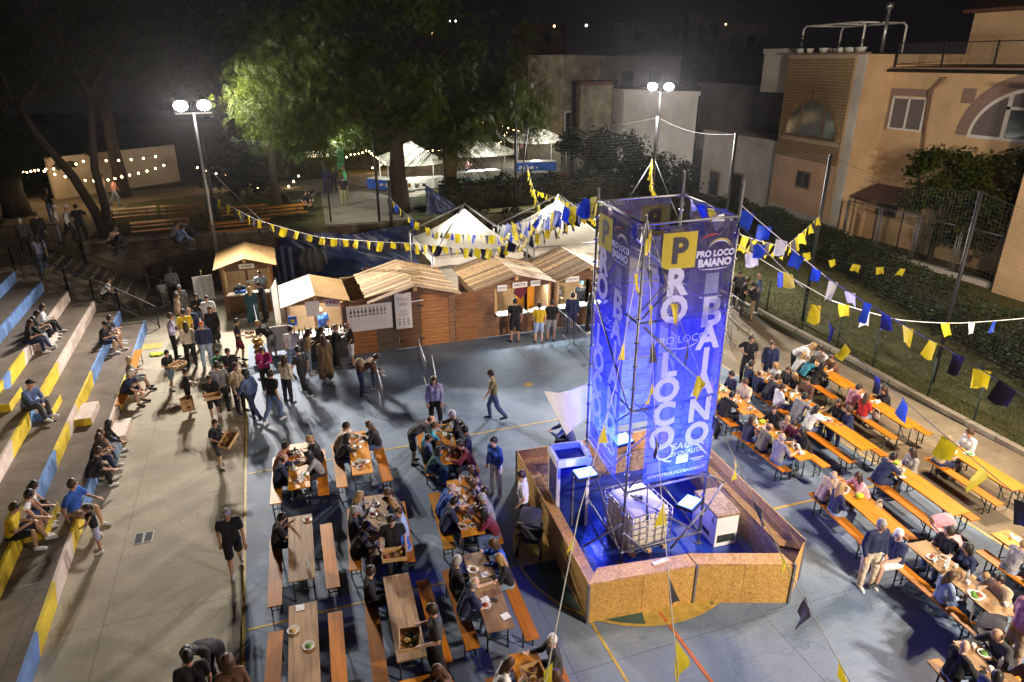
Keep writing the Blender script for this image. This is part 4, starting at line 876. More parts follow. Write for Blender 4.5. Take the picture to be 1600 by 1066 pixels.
# ================================================================ plywood pool and what stands in it
pool = empty('plywood_pool', (7.2, 11.5, 0), 0, 'large angular pool wall of chipboard round the scaffold tower', 'pool')
po = lambda x, y, z=0: V3((x - 7.2, y - 11.5, z))
OUT = [(4.93, 9.42), (7.24, 9.2), (9.1, 8.53), (9.8, 9.05), (10.15, 14.3), (5.28, 14.55)]
ctr = V3((7.3, 11.8))
def inn(p, d=.36):
    v = (ctr - V3(p[:2])) if False else (V3((7.3, 11.8, 0)) - V3((*p, 0))); return V3((*p, 0)) + v.normalized() * d * 1.35
hts = [.95, .95, 1.0, 1.05, .98, .98]
INN = [V3((5.3, 9.82, 0)), V3((7.26, 9.58, 0)), V3((9.1, 8.93, 0)), V3((9.42, 9.35, 0)), V3((9.78, 13.9, 0)), V3((5.66, 14.15, 0))]
for i in range(6):
    j = (i + 1) % 6; a, b = po(*OUT[i]), po(*OUT[j]); h = hts[i]; L_ = (b - a).length; n_ = max(1, round(L_ / 1.25))
    gap = .03 if i == 1 else 0
    nrm = V3((b.y - a.y, a.x - b.x, 0)).normalized()
    for k in range(n_):
        p, q = a.lerp(b, k / n_), a.lerp(b, (k + 1) / n_); e = (q - p).normalized() * .004
        MB().slab(p + e, q - e, q - e + V3((0, 0, h)), p + e + V3((0, 0, h)), -.022 - .004 * (k % 2)).build('panel', MT['osb'] if i != 5 else MT['osb'], pool)
    MB().beam(a - nrm * .0 + V3((0, 0, 0)), a + V3((0, 0, h + .004)), .05, .05, (1, 0, 0)).build('corner_trim', MT['zinc'], pool)
    zl = h - .012 if i in (0, 1) else h - .3
    ia, ib = po(INN[i].x, INN[i].y), po(INN[j].x, INN[j].y)
    lift = V3((0, 0, .012 if i in (1, 3, 5) else 0))
    MB().slab(a + V3((0, 0, zl)) - nrm * .03 + lift, b + V3((0, 0, zl)) - nrm * .03 + lift, ib + V3((0, 0, zl)) + lift, ia + V3((0, 0, zl)) + lift, .02).build('ledge', MT['osb'], pool)
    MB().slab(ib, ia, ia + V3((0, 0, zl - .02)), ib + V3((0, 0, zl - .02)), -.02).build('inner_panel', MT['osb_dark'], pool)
    for k in range(int(L_ / .6)): p = a.lerp(b, (k + .5) / int(L_ / .6)) - nrm * .06; MB().beam(p, p + V3((0, 0, zl - .03)), .04, .06, (1, 0, 0)).build('stud', MT['wood_lt'], pool)
MB().grid(lambda s, t: (INN[0].lerp(INN[1], min(1, s * 2)) if s < .5 else INN[1].lerp(INN[2], s * 2 - 1)).lerp(INN[5].lerp(INN[4], s), t) - V3((7.2, 11.5, 0)) + V3((0, 0, .03 + .02 * noise.noise(V3((s * 9, t * 9, 0))))), 40, 40).build('liner', MT['pool_tarp'], pool)
p = at(1032, 877, .97); MB().box(po(p.x, p.y, .962), (.38, .09, .03), Matrix.Rotation(.1, 3, 'Z')).build('tape_strip', MT['plastic_w'], pool)
# ---- scaffold tower
TX0, TX1, TY0, TY1, TZ = 6.36, 8.46, 10.75, 13.1, 7.72
tw = empty('scaffold_tower', (7.4, 11.9, 0), 0, 'tall square tower of scaffold tubes glowing blue in the pool', 'scaffold tower')
to = lambda x, y, z: V3((x - 7.4, y - 11.9, z))
CORN = [(6.38, 10.75), (8.42, 10.78), (8.65, 13.1), (6.58, 13.1)]
for (x, y), ht in zip(CORN, (7.85, 8.35, 8.2, 7.95)):
    pl_ = MB().tube(to(x, y, .05), to(x, y, ht), .03, 10).build('upright', MT['zinc'], tw)
    for z in [.5 * k + .35 for k in range(15)]: MB().tube(to(x, y, z - .012), to(x, y, z + .012), .062, 10).build('rosette', MT['zinc'], pl_)
    MB().box(to(x, y, .045), (.15, .15, .01)).build('foot_plate', MT['zinc'], tw)
for i in range(4):
    a, b = CORN[i], CORN[(i + 1) % 4]
    for z in (.32, 1.9, 3.85, 5.75, 7.68): MB().tube(to(*a, z), to(*b, z), .026, 8).build('ledger', MT['zinc'], tw)
    for z0, z1, fl in ((.32, 1.9, 0), (1.9, 3.85, 1), (3.85, 5.75, 0), (5.75, 7.68, 1)):
        p, q = (a, b) if fl else (b, a); d = (V3((*q, 0)) - V3((*p, 0))).normalized() * .1; n = V3((d.y, -d.x, 0)) * -.5
        MB().tube(to(*p, z0 + .06) + d + n, to(*q, z1 - .06) - d + n, .022, 8).build('brace', MT['zinc'], tw)
# outrigger struts
for a, b in (((TX1, TY0, 1.9), (9.15, TY0 + .3, 1.35)), ((9.15, TY0 + .3, 1.35), (TX1, TY0 - .0, .9)), ((TX0, TY0, 1.1), (TX0 - .55, TY0 + .75, .06)), ((TX0, TY0, .9), (TX0 + .75, TY0 - .0, .06)), ((TX1, TY0, 1.0), (TX1 - .8, TY0, .08))):
    MB().tube(to(*a), to(*b), .025, 8).build('strut', MT['zinc'], tw)
for px, py, dz in ((1004, 775, .0),): pass
MB().tube(to(7.0, TY0 + .15, 1.9), to(7.05, TY0 + .15, 1.0), .02, 8).build('hose_pipe', MT['zinc'], tw)
MB().ell(to(7.05, TY0 + .15, 1.0), (.09, .09, .14), 10, 8).build('shower_head', MT['rust'], tw)
# ---- mesh banners (one per side), printed with the lettering
def banner_mat():
    m = bpy.data.materials.new('mesh_banner'); m.use_nodes = True; nt = m.node_tree; L = nt.links.new
    b = nt.nodes['Principled BSDF']; b.inputs['Roughness'].default_value = .8; b.inputs['Specular IOR Level'].default_value = .08
    tc = N(nt, 'ShaderNodeTexCoord'); sp_ = N(nt, 'ShaderNodeSeparateXYZ'); L(tc.outputs['Object'], sp_.inputs[0])
    bt = N(nt, 'ShaderNodeTexBrick'); bt.inputs['Scale'].default_value = 1; bt.inputs['Brick Width'].default_value = .55; bt.inputs['Row Height'].default_value = .17; bt.inputs['Mortar Size'].default_value = .012
    bt.inputs['Color1'].default_value = (.1, .14, .62, 1); bt.inputs['Color2'].default_value = (.16, .24, .72, 1); bt.inputs['Mortar'].default_value = (.03, .06, .25, 1)
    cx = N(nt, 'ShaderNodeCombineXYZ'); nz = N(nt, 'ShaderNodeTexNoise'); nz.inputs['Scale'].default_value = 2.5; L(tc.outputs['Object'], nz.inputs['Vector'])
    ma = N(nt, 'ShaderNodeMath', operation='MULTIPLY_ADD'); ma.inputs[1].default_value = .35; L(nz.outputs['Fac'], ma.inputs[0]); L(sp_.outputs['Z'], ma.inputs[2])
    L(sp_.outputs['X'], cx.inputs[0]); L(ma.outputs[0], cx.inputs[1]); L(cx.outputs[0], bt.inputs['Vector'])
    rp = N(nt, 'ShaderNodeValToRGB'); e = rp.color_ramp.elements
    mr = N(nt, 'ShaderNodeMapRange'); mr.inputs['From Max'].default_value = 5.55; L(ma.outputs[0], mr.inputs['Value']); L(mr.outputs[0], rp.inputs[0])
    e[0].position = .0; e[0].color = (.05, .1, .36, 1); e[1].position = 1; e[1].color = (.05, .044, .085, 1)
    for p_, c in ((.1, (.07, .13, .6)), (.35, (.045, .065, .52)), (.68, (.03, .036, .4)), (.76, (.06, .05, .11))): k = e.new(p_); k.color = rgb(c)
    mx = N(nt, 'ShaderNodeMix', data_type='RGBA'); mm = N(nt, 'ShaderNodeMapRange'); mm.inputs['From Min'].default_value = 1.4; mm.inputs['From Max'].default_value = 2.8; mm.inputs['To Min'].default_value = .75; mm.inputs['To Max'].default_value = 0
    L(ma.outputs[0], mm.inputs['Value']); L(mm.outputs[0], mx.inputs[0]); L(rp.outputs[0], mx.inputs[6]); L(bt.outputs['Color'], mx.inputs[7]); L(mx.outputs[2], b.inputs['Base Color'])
    wv = N(nt, 'ShaderNodeTexNoise'); wv.inputs['Scale'].default_value = 2.2; wv.inputs['Detail'].default_value = 3; wv.inputs['Distortion'].default_value = 1.5; L(tc.outputs['Object'], wv.inputs['Vector']); bp = N(nt, 'ShaderNodeBump'); bp.inputs['Strength'].default_value = .9; bp.inputs['Distance'].default_value = .12; L(wv.outputs['Fac'], bp.inputs['Height']); L(bp.outputs[0], b.inputs['Normal'])
    tr = N(nt, 'ShaderNodeBsdfTranslucent'); L(mx.outputs[2], tr.inputs[0]); L(bp.outputs[0], tr.inputs['Normal']); m1 = N(nt, 'ShaderNodeMixShader'); m1.inputs[0].default_value = .55; L(b.outputs[0], m1.inputs[1]); L(tr.outputs[0], m1.inputs[2])
    tp = N(nt, 'ShaderNodeBsdfTransparent'); m2 = N(nt, 'ShaderNodeMixShader'); m2.inputs[0].default_value = .79; L(tp.outputs[0], m2.inputs[1]); L(m1.outputs[0], m2.inputs[2]); L(m2.outputs[0], nt.nodes['Material Output'].inputs[0])
    return m
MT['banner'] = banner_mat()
MT['ban_w'] = M('banner_print_white', (.66, .66, .76), .7, 0, .06, 3, trans=.5, alpha=.9); MT['ban_y'] = M('banner_print_yellow', (.55, .45, .04), .7, 0, .1, 3, trans=.45, alpha=.78); MT['ban_n'] = M('banner_print_navy', (.03, .028, .06), .7, 0, .1, 3, trans=.3, alpha=.85)
MT['ban_r'] = M('banner_print_red', (.4, .05, .05), .7, 0, .1, 3, trans=.4, alpha=.75)
MT['ban_w2'] = M('banner_print_faint', (.3, .33, .5), .7, 0, .3, 3, trans=.5, alpha=.45)
BW, BH, BB = 1.62, 5.58, 2.05
def text(s, size, x, z, mat, parent, y=-.02, bold=.012, ax='CENTER', shear=0, sx=1, name='letter', rot=(R(90), 0, 0), ext=0):
    cu = bpy.data.curves.new(name, 'FONT'); cu.body = s; cu.size = size; cu.align_x = ax; cu.align_y = 'CENTER'; cu.offset = bold; cu.shear = shear; cu.extrude = ext; cu.resolution_u = 3
    cu.materials.append(mat); o = bpy.data.objects.new(name, cu); link(o, parent); o.location = (x, y, z); o.rotation_euler = rot; o.scale = (sx, 1, 1)
    me = bpy.data.meshes.new_from_object(o); q = bpy.data.objects.new(name, me); link(q, parent); q.location = o.location; q.rotation_euler = o.rotation_euler; q.scale = o.scale; bpy.data.objects.remove(o); bpy.data.curves.remove(cu); return q
def arc(parent, cx, cz, r0, r1, a0, a1, mat, sq=1, name='swoosh', y=-.02, th=.03):
    m_ = MB(); n_ = 24
    pts = [(cx + r0 * math.cos(R(a0 + (a1 - a0) * k / n_)), cz + r0 * sq * math.sin(R(a0 + (a1 - a0) * k / n_)), th * math.sin(math.pi * (k + .6) / (n_ + 1.2))) for k in range(n_ + 1)]
    m_.add([V3((a, y, c + t)) for a, c, t in pts] + [V3((a, y, c - t)) for a, c, t in pts], [(k, k + 1, n_ + 2 + k, n_ + 1 + k) for k in range(n_)]); return m_.build(name, mat, parent)
def make_banner(label):
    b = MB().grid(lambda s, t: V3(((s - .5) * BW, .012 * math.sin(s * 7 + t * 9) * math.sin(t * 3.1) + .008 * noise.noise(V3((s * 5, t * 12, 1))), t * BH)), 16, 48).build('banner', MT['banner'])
    tag(b, label, 'banner', 'mesh banners on the scaffold tower')
    zz = lambda z: z - BB
    xl, xr = -.44, .36
    m_ = MB(); m_.box((xl - .0, -.013, zz(7.14)), (.74, .003, .7)); m_.build('yellow_panel', MT['ban_y'], b)
    text('P', .66, xl, zz(7.12), MT['ban_n'], b, bold=.03)
    for ch, z in (('R', 6.5), ('O', 5.95), ('L', 4.78), ('O', 4.22), ('C', 3.66), ('O', 3.1)): text(ch, .74, xl, zz(z), MT['ban_w'], b, bold=.03)
    for ch, z in (('B', 5.8), ('A', 5.28), ('I', 4.76), ('A', 4.24), ('N', 3.62), ('O', 3.05)): text(ch, .72 if ch != 'B' else .84, xr + .06, zz(z), MT['ban_w'], b, bold=.03)
    text('PRO LOCO', .23, -.22, zz(5.32), MT['ban_w'], b, bold=-.001, sx=1.05, name='script_logo'); arc(b, -.2, zz(5.3), .42, 0, 200, 345, MT['ban_w'], .42, th=.014)
    text('PRO LOCO', .17, .37, zz(7.02), MT['ban_w'], b, bold=.008, name='club_logo'); text('BAIANO', .2, .37, zz(6.84), MT['ban_w'], b, bold=.012, name='club_logo')
    arc(b, .44, zz(7.06), .3, 0, -10, 150, MT['ban_y'], .8, th=.016); arc(b, .44, zz(7.06), .26, 0, 5, 170, MT['ban_w'], .8, th=.014); arc(b, .3, zz(7.25), .3, 0, 60, 170, MT['ban_r'], .5, th=.02); arc(b, .37, zz(6.76), .42, 0, 215, 325, MT['ban_w'], .12, th=.01)
    m_ = MB(); m_.box((.36, -.013, zz(6.42)), (.3, .003, .42)); m_.build('crest_print', MT['ban_w2'], b)
    text('Q', .62, -.34, zz(2.75), MT['ban_w'], b, bold=-.004, name='quality_logo'); text('SAGRA', .22, .22, zz(2.84), MT['ban_w'], b, bold=.004, sx=1.15, shear=.1, name='quality_logo'); text('DI QUALIT\u00c0', .15, .2, zz(2.66), MT['ban_w'], b, bold=.003, shear=.1, name='quality_logo')
    m_ = MB(); m_.add([V3((.38, -.02, zz(2.86))), V3((.46, -.02, zz(2.86))), V3((.74, -.02, zz(2.52))), V3((.7, -.02, zz(2.52)))], [(0, 1, 2, 3)]); m_.build('swoosh', MT['ban_w'], b)
    text('WWW.PROLOCOBAIANO.IT', .11, .0, zz(2.2), MT['ban_w'], b, bold=.003, name='web_address')
    for x, z, w, h in ((-.58, 2.42, .34, .26), (.12, 2.5, .3, .2), (.5, 2.46, .34, .03), (.5, 2.41, .22, .02)): m_ = MB(); m_.box((x, -.013, zz(z)), (w, .003, h)); m_.build('sponsor_print', MT['ban_w2'] if w > .3 and h > .1 else MT['ban_w'], b)
    text('PRO LOCO DI BAIANO', .05, .36, zz(6.15), MT['ban_w'], b, bold=0, name='small_print')
    e = MB()
    for i in range(7):
        for sx in (-1, 1): e.tube((sx * (BW / 2 - .03), -.012, .1 + i * (BH - .2) / 6), (sx * (BW / 2 - .03), .012, .1 + i * (BH - .2) / 6), .016, 6)
    tag(e.build('eyelet', MT['zinc'], b), kind='stuff')
    return b
bl = [('front mesh banner facing the camera reading PRO LOCO BAIANO on the blue tower', (7.55, TY0 - .04, BB), 0), ('left mesh banner facing the stands on the blue tower', (6.45, 12.05, BB), -94.9), ('rear mesh banner facing the huts on the blue tower', (7.6, TY1 + .05, BB), 180), ('right mesh banner facing the orange tables on the blue tower', (8.6, 12.0, BB), 84.4)]
b0 = None
for lab, loc, rz in bl:
    b = make_banner(lab) if b0 is None else copy_tree(b0)
    b0 = b0 or b; b['label'] = lab; b.location = loc; b.rotation_euler = (0, 0, R(rz))
# ---- blue LED floods
MT['blue_led'] = glow('blue_led_panel', (.13, .25, 1), 9)
def led(pos, to_, lab, pw=BLUE_W, spill=None):
    t = empty('blue_floodlight', pos, 0, lab, 'floodlight', 'blue floodlights in the tower'); pos = V3(pos); d = (V3(to_) - pos).normalized()
    x = V3((0, 0, 1)).cross(d); x = x.normalized() if x.length > .05 else V3((1, 0, 0)); y = d.cross(x); Mx_ = Matrix((x, y, d)).transposed()
    MB().box(-d * .05, (.5, .38, .07), Mx_).build('housing', MT['black'], t); MB().box(d * -.005, (.44, .31, .02), Mx_).build('led_panel', MT['blue_led'], t)
    MB().path([x * .24 - d * .05, x * .24 - d * .2, -x * .24 - d * .2, -x * .24 - d * .05], .014, 6).build('bracket', MT['black'], t)
    ld = bpy.data.lights.new('blue_flood', 'SPOT'); ld.energy = pw; ld.color = (.03, .07, 1); ld.spot_size = R(150); ld.spot_blend = 1; ld.shadow_soft_size = .14
    lo = bpy.data.objects.new('blue_flood', ld); link(lo); lo.location = pos + d * .04; aim(lo, pos, to_)
    ld = bpy.data.lights.new('added_blue_fill', 'POINT'); ld.energy = 130; ld.color = (.03, .07, 1); ld.shadow_soft_size = .15; lo = bpy.data.objects.new('added_blue_fill', ld); link(lo); lo.location = pos + d * .22  # extra point lamp added to spread blue light round the panel
led((7.62, 10.2, 1.75), (7.45, 10.5, 6.5), 'blue LED floodlight panel below the front banner', BLUE_W * .9)
led((5.85, 11.65, 1.98), (5.9, 11.6, 4.6), 'blue LED floodlight panel below the left banner beside the blue cabinet', BLUE_W * .9)
led((7.2, 12.5, 2.1), (7.3, 11.6, 6.5), 'blue LED floodlight panel inside the back of the tower', BLUE_W * 1.3)
led((9.0, 12.2, 1.7), (9.3, 12.0, 4.5), 'blue LED floodlight panel below the right banner', BLUE_W)
led((7.4, 13.7, 1.7), (7.4, 13.2, 6.5), 'blue LED floodlight panel below the rear banner', BLUE_W * .8)
# ---- water tank in its cage
ib = empty('water_tank', (7.12, 11.42, .03), R(4), 'white plastic water tank in a square wire cage on the blue liner', 'tank')
tk = MB(); MT['tank'] = M('milky_tank_plastic', (.72, .66, .5), .4, 0, .06, 3, trans=.25)
bm = bmesh.new(); bmesh.ops.create_cube(bm, size=1); bmesh.ops.scale(bm, vec=(.98, 1.14, .98), verts=bm.verts); bmesh.ops.bevel(bm, geom=bm.edges[:], offset=.09, segments=3, affect='EDGES', profile=.5)
for f in bm.faces: f.smooth = True
me = bpy.data.meshes.new('bottle'); bm.to_mesh(me); bm.free(); me.materials.append(MT['tank']); obj('bottle', me, ib, (0, 0, .62))
m_ = MB()
for z in [.14 + .162 * k for k in range(7)]: m_.path([(-.52, -.6, z), (.52, -.6, z), (.52, .6, z), (-.52, .6, z), (-.52, -.6, z)], .011, 5)
for k in range(6):
    x = -.52 + 1.04 * k / 5; m_.tube((x, -.6, .12), (x, -.6, 1.12), .011, 5); m_.tube((x, .6, .12), (x, .6, 1.12), .011, 5)
for k in range(1, 6):
    y = -.6 + 1.2 * k / 6; m_.tube((-.52, y, .12), (-.52, y, 1.12), .011, 5); m_.tube((.52, y, .12), (.52, y, 1.12), .011, 5)
m_.build('wire_cage', MT['steel'], ib)
MB().tube((0, 0, 1.1), (0, 0, 1.15), .1, 14).build('lid', MT['black'], ib)
for x in (-.42, 0, .42): MB().box((x, 0, .055), (.1, 1.2, .09)).build('pallet_foot', MT['wood_lt'], ib)
# ---- chest freezer
fz = empty('chest_freezer', (8.97, 10.98, .03), R(-4), 'small white chest freezer with a brown lid on the blue liner', 'freezer')
MB().box((0, 0, .42), (.56, 1.0, .82)).build('body', MT['plastic_w'], fz); MB().box((0, 0, .85), (.6, 1.04, .06)).build('lid', MT['osb_dark'], fz)
MB().box((0, -.505, .22), (.44, .012, .2)).build('vent_grille', MT['rust'], fz); MB().box((-.285, -.1, .2), (.012, .3, .1)).build('vent_grille', MT['black'], fz); MB().path([(-.29, -.4, .62), (-.33, -.4, .66), (-.33, -.4, .76), (-.29, -.4, .8)], .012, 6).build('handle', MT['black'], fz)
# ---- tall blue cabinet
cb = empty('tall_cabinet', (5.9, 12.62, .03), R(-6), 'tall blue and white vending cabinet with an open recessed top inside the pool', 'cabinet')
MT['cab_blue'] = M('cabinet_blue_panel', (.015, .03, .16), .3, 0, .1, 4)
w, d, h = .78, .72, 1.93
for x, y in ((-1, -1), (1, -1), (1, 1), (-1, 1)): MB().box((x * (w / 2 - .03), y * (d / 2 - .03), h / 2), (.07, .07, h)).build('frame_post', MT['plastic_w'], cb)
for y, x, sx, sy in ((-d / 2 + .02, 0, w - .1, .02), (d / 2 - .02, 0, w - .1, .02)): MB().box((x, y, h / 2 - .12), (sx, sy, h - .3)).build('side_panel', MT['cab_blue'], cb)
for x in (-1, 1): MB().box((x * (w / 2 - .02), 0, h / 2 - .12), (.02, d - .1, h - .3)).build('side_panel', MT['cab_blue'], cb)
for a in ((0, -d / 2, w, .05), (0, d / 2, w, .05), (-w / 2, 0, .05, d), (w / 2, 0, .05, d)): MB().box((a[0], a[1], h - .09), (a[2] + .02, a[3] + .02, .19)).build('top_rim', MT['plastic_w'], cb)
MB().box((0, 0, h - .15), (w - .08, d - .08, .02)).build('top_panel', MT['cab_blue'], cb); MB().box((0, -d / 2 - .005, h / 2 - .1), (.04, .02, h - .35)).build('door_strip', MT['zinc'], cb)
# ---- sail sheet behind the tower
A_, B_, C_, D_ = at_v(850, 612, 16.2), V3((6.56, 13.14, 3.35)), V3((6.56, 13.14, 2.45)), at_v(885, 680, 14.8)
sl = MB().grid(lambda s, t: (A_.lerp(B_, s)).lerp(D_.lerp(C_, s), t) - V3((0, 0, .35 * math.sin(math.pi * s) * math.sin(math.pi * t) + .1 * math.sin(math.pi * s) * (1 - t))) + V3((0, 0, .03 * noise.noise(V3((s * 4, t * 4, 0))))), 20, 20).build('shade_sail', MT['canvas'])
tag(sl, 'white cloth sail stretched from the tower towards the front tables', 'shade sail')
# ================================================================ wooden huts
MT['hut_lamp'] = glow('strip_lamp', (1, .95, .85), 28)
MT['inner_w'] = M('hut_inner_panel', (.5, .36, .2), .7, 0, .2, 4); MT['inner_white'] = M('white_inner_panel', (.6, .58, .52), .6, 0, .1, 4)
MT['counter_w'] = M('white_counter_top', (.65, .62, .55), .4, 0, .1, 5)
def plank_panel(name, a, b, z0, z1, parent, out, mat='wall_wood', n=None, t=.03):
    """a wall panel of horizontal boards between plan points a, b"""
    m_ = MB(); a, b = V3((*a, 0)), V3((*b, 0)); n = n or max(2, round((z1 - z0) / .145)); out = V3((*out, 0))
    for k in range(n):
        za = z0 + (z1 - z0) * k / n; zb = z0 + (z1 - z0) * (k + 1) / n - .008; q = out * r2.uniform(0, .006)
        m_.beam(a + q + V3((0, 0, (za + zb) / 2)), b + q + V3((0, 0, (za + zb) / 2)), t, zb - za)
    return m_.build(name, MT[mat], parent)
def hut(name, label, x0, x1, y0, y1, eave, ridge, over, roofmat, openings, panels, light=None, rx0=None, rx1=None, planks=True, lightcol=(1, .93, .8)):
    """front wall at y0 (towards the court), ridge along y; openings: (xa, xb, zsill, ztop)"""
    o = empty(name, ((x0 + x1) / 2, (y0 + y1) / 2, 0), 0, label, 'hut'); ox, oy = (x0 + x1) / 2, (y0 + y1) / 2
    L_ = lambda x, y: (x - ox, y - oy)
    rx0 = x0 - over if rx0 is None else rx0; rx1 = x1 + over if rx1 is None else rx1; rc = (rx0 + rx1) / 2
    # front wall panels
    for q_, (xa, xb, za, zb) in enumerate(panels): plank_panel('wall_panel', L_(xa + .006, y0), L_(xb - .006, y0), za, zb, o, (0, -1), ('wall_or', 'wall_grey', 'wall_wood', 'wall_or', 'wall_wood')[(q_ + len(panels)) % 5])
    for xa, xb, zs, zt in openings:
        plank_panel('counter_front', L_(xa, y0), L_(xb, y0), .02, zs - .04, o, (0, -1)); MB().box((*L_((xa + xb) / 2, y0 - .12), zs - .01), (xb - xa + .04, .48, .05)).build('counter', MT['counter_w'], o)
        if zt < eave - .02: plank_panel('lintel', L_(xa, y0), L_(xb, y0), zt, eave, o, (0, -1))
        for x in (xa, xb): MB().box((*L_(x, y0 + .02), zs + (zt - zs) / 2), (.09, .09, zt - zs + .1)).build('post', MT['wood_lt'], o)
    for x in (x0, x1): plank_panel('side_wall', L_(x, y0 + .03), L_(x, y1), .02, eave - .03, o, (0, 0))
    plank_panel('back_wall', L_(x0, y1), L_(x1, y1), .02, eave - .03, o, (0, 0), 'inner_w', 5)
    slope = (ridge - eave) / (rc - rx0)
    g = MB(); hw = (x1 - x0) / 2
    zg = lambda x: ridge - abs(x - rc) * slope - .05
    g.add([V3((*L_(x0, y0 - .02), eave)), V3((*L_(x1, y0 - .02), eave)), V3((*L_(x1, y0 - .02), max(eave + .01, zg(x1)))), V3((*L_(rc, y0 - .02), ridge - .05)), V3((*L_(x0, y0 - .02), max(eave + .01, zg(x0))))], [(0, 1, 2, 3, 4)]); g.build('gable', MT['wall_wood'], o)
    ry0, ry1 = y0 - .45, y1 + .12
    for s, xe in ((-1, rx0), (1, rx1)):
        if planks:
            n_ = round((ry1 - ry0) / .19)
            for k in range(n_):
                ya = ry0 + (ry1 - ry0) * k / n_; yb = ry0 + (ry1 - ry0) * (k + 1) / n_ - .007; dz = r2.uniform(0, .012); ex = r2.uniform(-.03, .03)
                m_ = MB(); A1, B1 = V3((*L_(xe + ex, ya), eave + dz)), V3((*L_(xe + ex, yb), eave + dz)); A2, B2 = V3((*L_(rc + s * .006, ya), ridge + dz)), V3((*L_(rc + s * .006, yb), ridge + dz))
                (m_.slab(A1, A2, B2, B1, -.03) if s < 0 else m_.slab(A1, B1, B2, A2, -.03)); m_.build('roof_plank', MT[roofmat], o)
        else:
            m_ = MB(); A1, B1, A2, B2 = V3((*L_(xe, ry0), eave)), V3((*L_(xe, ry1), eave)), V3((*L_(rc + s * .004, ry0), ridge)), V3((*L_(rc + s * .004, ry1), ridge))
            (m_.slab(A1, A2, B2, B1, -.03) if s < 0 else m_.slab(A1, B1, B2, A2, -.03)); m_.build('roof_panel', MT[roofmat], o)
    MB().box((*L_(rc, y0 - .3), ridge - .13), (.13, .25, .16)).build('ridge_beam', MT['wood_lt'], o)
    if light:
        for lx, ly, pw in light:
            lp = V3((*L_(lx, ly), eave - .12)); l_ = MB().box(lp, (.9, .09, .06)).build('strip_light', MT['hut_lamp'], o)
            ld = bpy.data.lights.new('hut_light', 'AREA'); ld.shape = 'RECTANGLE'; ld.size = .9; ld.size_y = .12; ld.energy = pw; ld.color = lightcol
            lo = bpy.data.objects.new('hut_light', ld); link(lo); lo.location = (lx, ly, eave - .17); lo.rotation_euler = (R(-38), 0, 0)
    return o, L_
def sign(parent, x, y, z, w, h, s=None, size=.14, mat='paper', tcol='black', rot=0, name='sign'):
    b = MB().box((x, y, z), (w, .015, h), Matrix.Rotation(R(rot), 3, 'Y')).build(name, MT[mat], parent)
    if s: text(s, size, x, z, MT[tcol] if tcol in MT else CLM[tcol], b, y=y - .012, bold=.004, name='lettering')
    else:
        m_ = MB()
        for i in range(7):
            ww = w * .08; m_.box((x - w * .36 + i * w * .12, y - .01, z), (ww * r2.uniform(.5, 1), .004, h * .42))
        m_.build('print', CLM['grey'], b)
    return b
# ticket hut
h1, L1 = hut('ticket_hut', 'small CASSA ticket hut with a chipboard roof in front of the stone wall', -2.4, -.3, 30.95, 33.5, 2.25, 2.65, .24, 'osb_roof', [(-2.25, -.42, 1.02, 2.02)], [(-2.4, -2.25, .02, 2.25), (-.42, -.3, .02, 2.25)], [(-1.35, 31.9, 70)], planks=False)
sign(h1, *L1(-1.3, 30.83), 2.22, .62, .2, 'CASSA', .15)
sign(h1, *L1(-1.25, 30.9), 1.5, .28, .110); MB().box((*L1(-1.35, 31.0), 1.55), (.1, .08, .95)).build('post', MT['wall_wood'], h1)
MB().box((*L1(-1.7, 31.0), 1.06), (.45, .32, .08)).build('cash_tray', MT['blue_led'] if False else CLM['blue'], h1)
# wine hut
h2, L2 = hut('wine_hut', 'brightly lit wine hut with a pale chipboard roof and a bottle bar', .05, 2.2, 25.1, 27.4, 2.2, 2.55, .16, 'osb_roof', [(.15, 2.1, 1.0, 2.1)], [(.05, .15, .02, 2.2), (2.1, 2.2, .02, 2.2)], [(1.1, 25.6, 260), (1.1, 26.6, 120)], planks=False, lightcol=(1, .96, .92))
p = at_v(489, 485, 25.0); MB().box((*L2(p.x, 24.98), 1.95), (.5, .02, .58)).build('paper_sheet', MT['paper'], h2)
sign(h2, *L2(1.72, 24.95), 2.12, .55, .3, 'VINO', .2, 'paper', 'magenta')
MB().box((*L2(1.08, 25.06), 1.45), (.12, .1, .9)).build('post', MT['wood_lt'], h2)
for x, y, w, h, m_ in ((.25, 25.3, .3, .35, 'blue'), ):
    sb_ = MB().box((*L2(x, 24.85), 1.6), (w, .02, h)).build('menu_board', CLM[m_], h2); MB().box((*L2(x, 24.87), 1.1), (.07, .05, .8)).build('menu_post', MT['wood_lt'], h2); MB().box((*L2(x, 24.835), 1.6), (.14, .01, .12)).build('menu_print', MT['p_yel'], sb_)
# big closed hut
pan = [(2.35, 3.28, .02, 2.14), (3.28, 4.16, .02, 2.14), (4.16, 5.03, .02, 2.14), (5.03, 5.98, .02, 2.14), (5.98, 6.35, .02, 2.14)]
h3, L3 = hut('storage_hut', 'closed brown plank hut with two wine posters on its front wall', 2.35, 6.35, 24.7, 28.1, 2.14, 2.64, .3, 'plank', [], [(2.35, 3.25, .02, 2.14), (3.25, 4.1, .02, 2.14), (4.1, 4.98, .02, 2.14), (4.98, 6.1, .02, 2.14), (6.1, 6.35, .02, 2.14)], None, 2.95, 6.53)
plank_panel('wall_panel', L3(6.37, 24.7), L3(7.3, 24.7), .02, 2.06, h3, (0, -1), 'wall_or'); plank_panel('wall_panel', L3(2.0, 24.72), L3(2.34, 24.72), .02, 2.0, h3, (0, -1))
MB().beam((*L3(2.0, 24.66), 2.1), (*L3(3.2, 24.66), 2.12), .05, .12).build('fascia_board', MT['wall_wood'], h3)
MB().beam((*L3(4.55, 24.62), 1.92), (*L3(5.1, 24.62), 1.95), .03, .05).build('fluorescent_tube', MT['plastic_w'], h3)
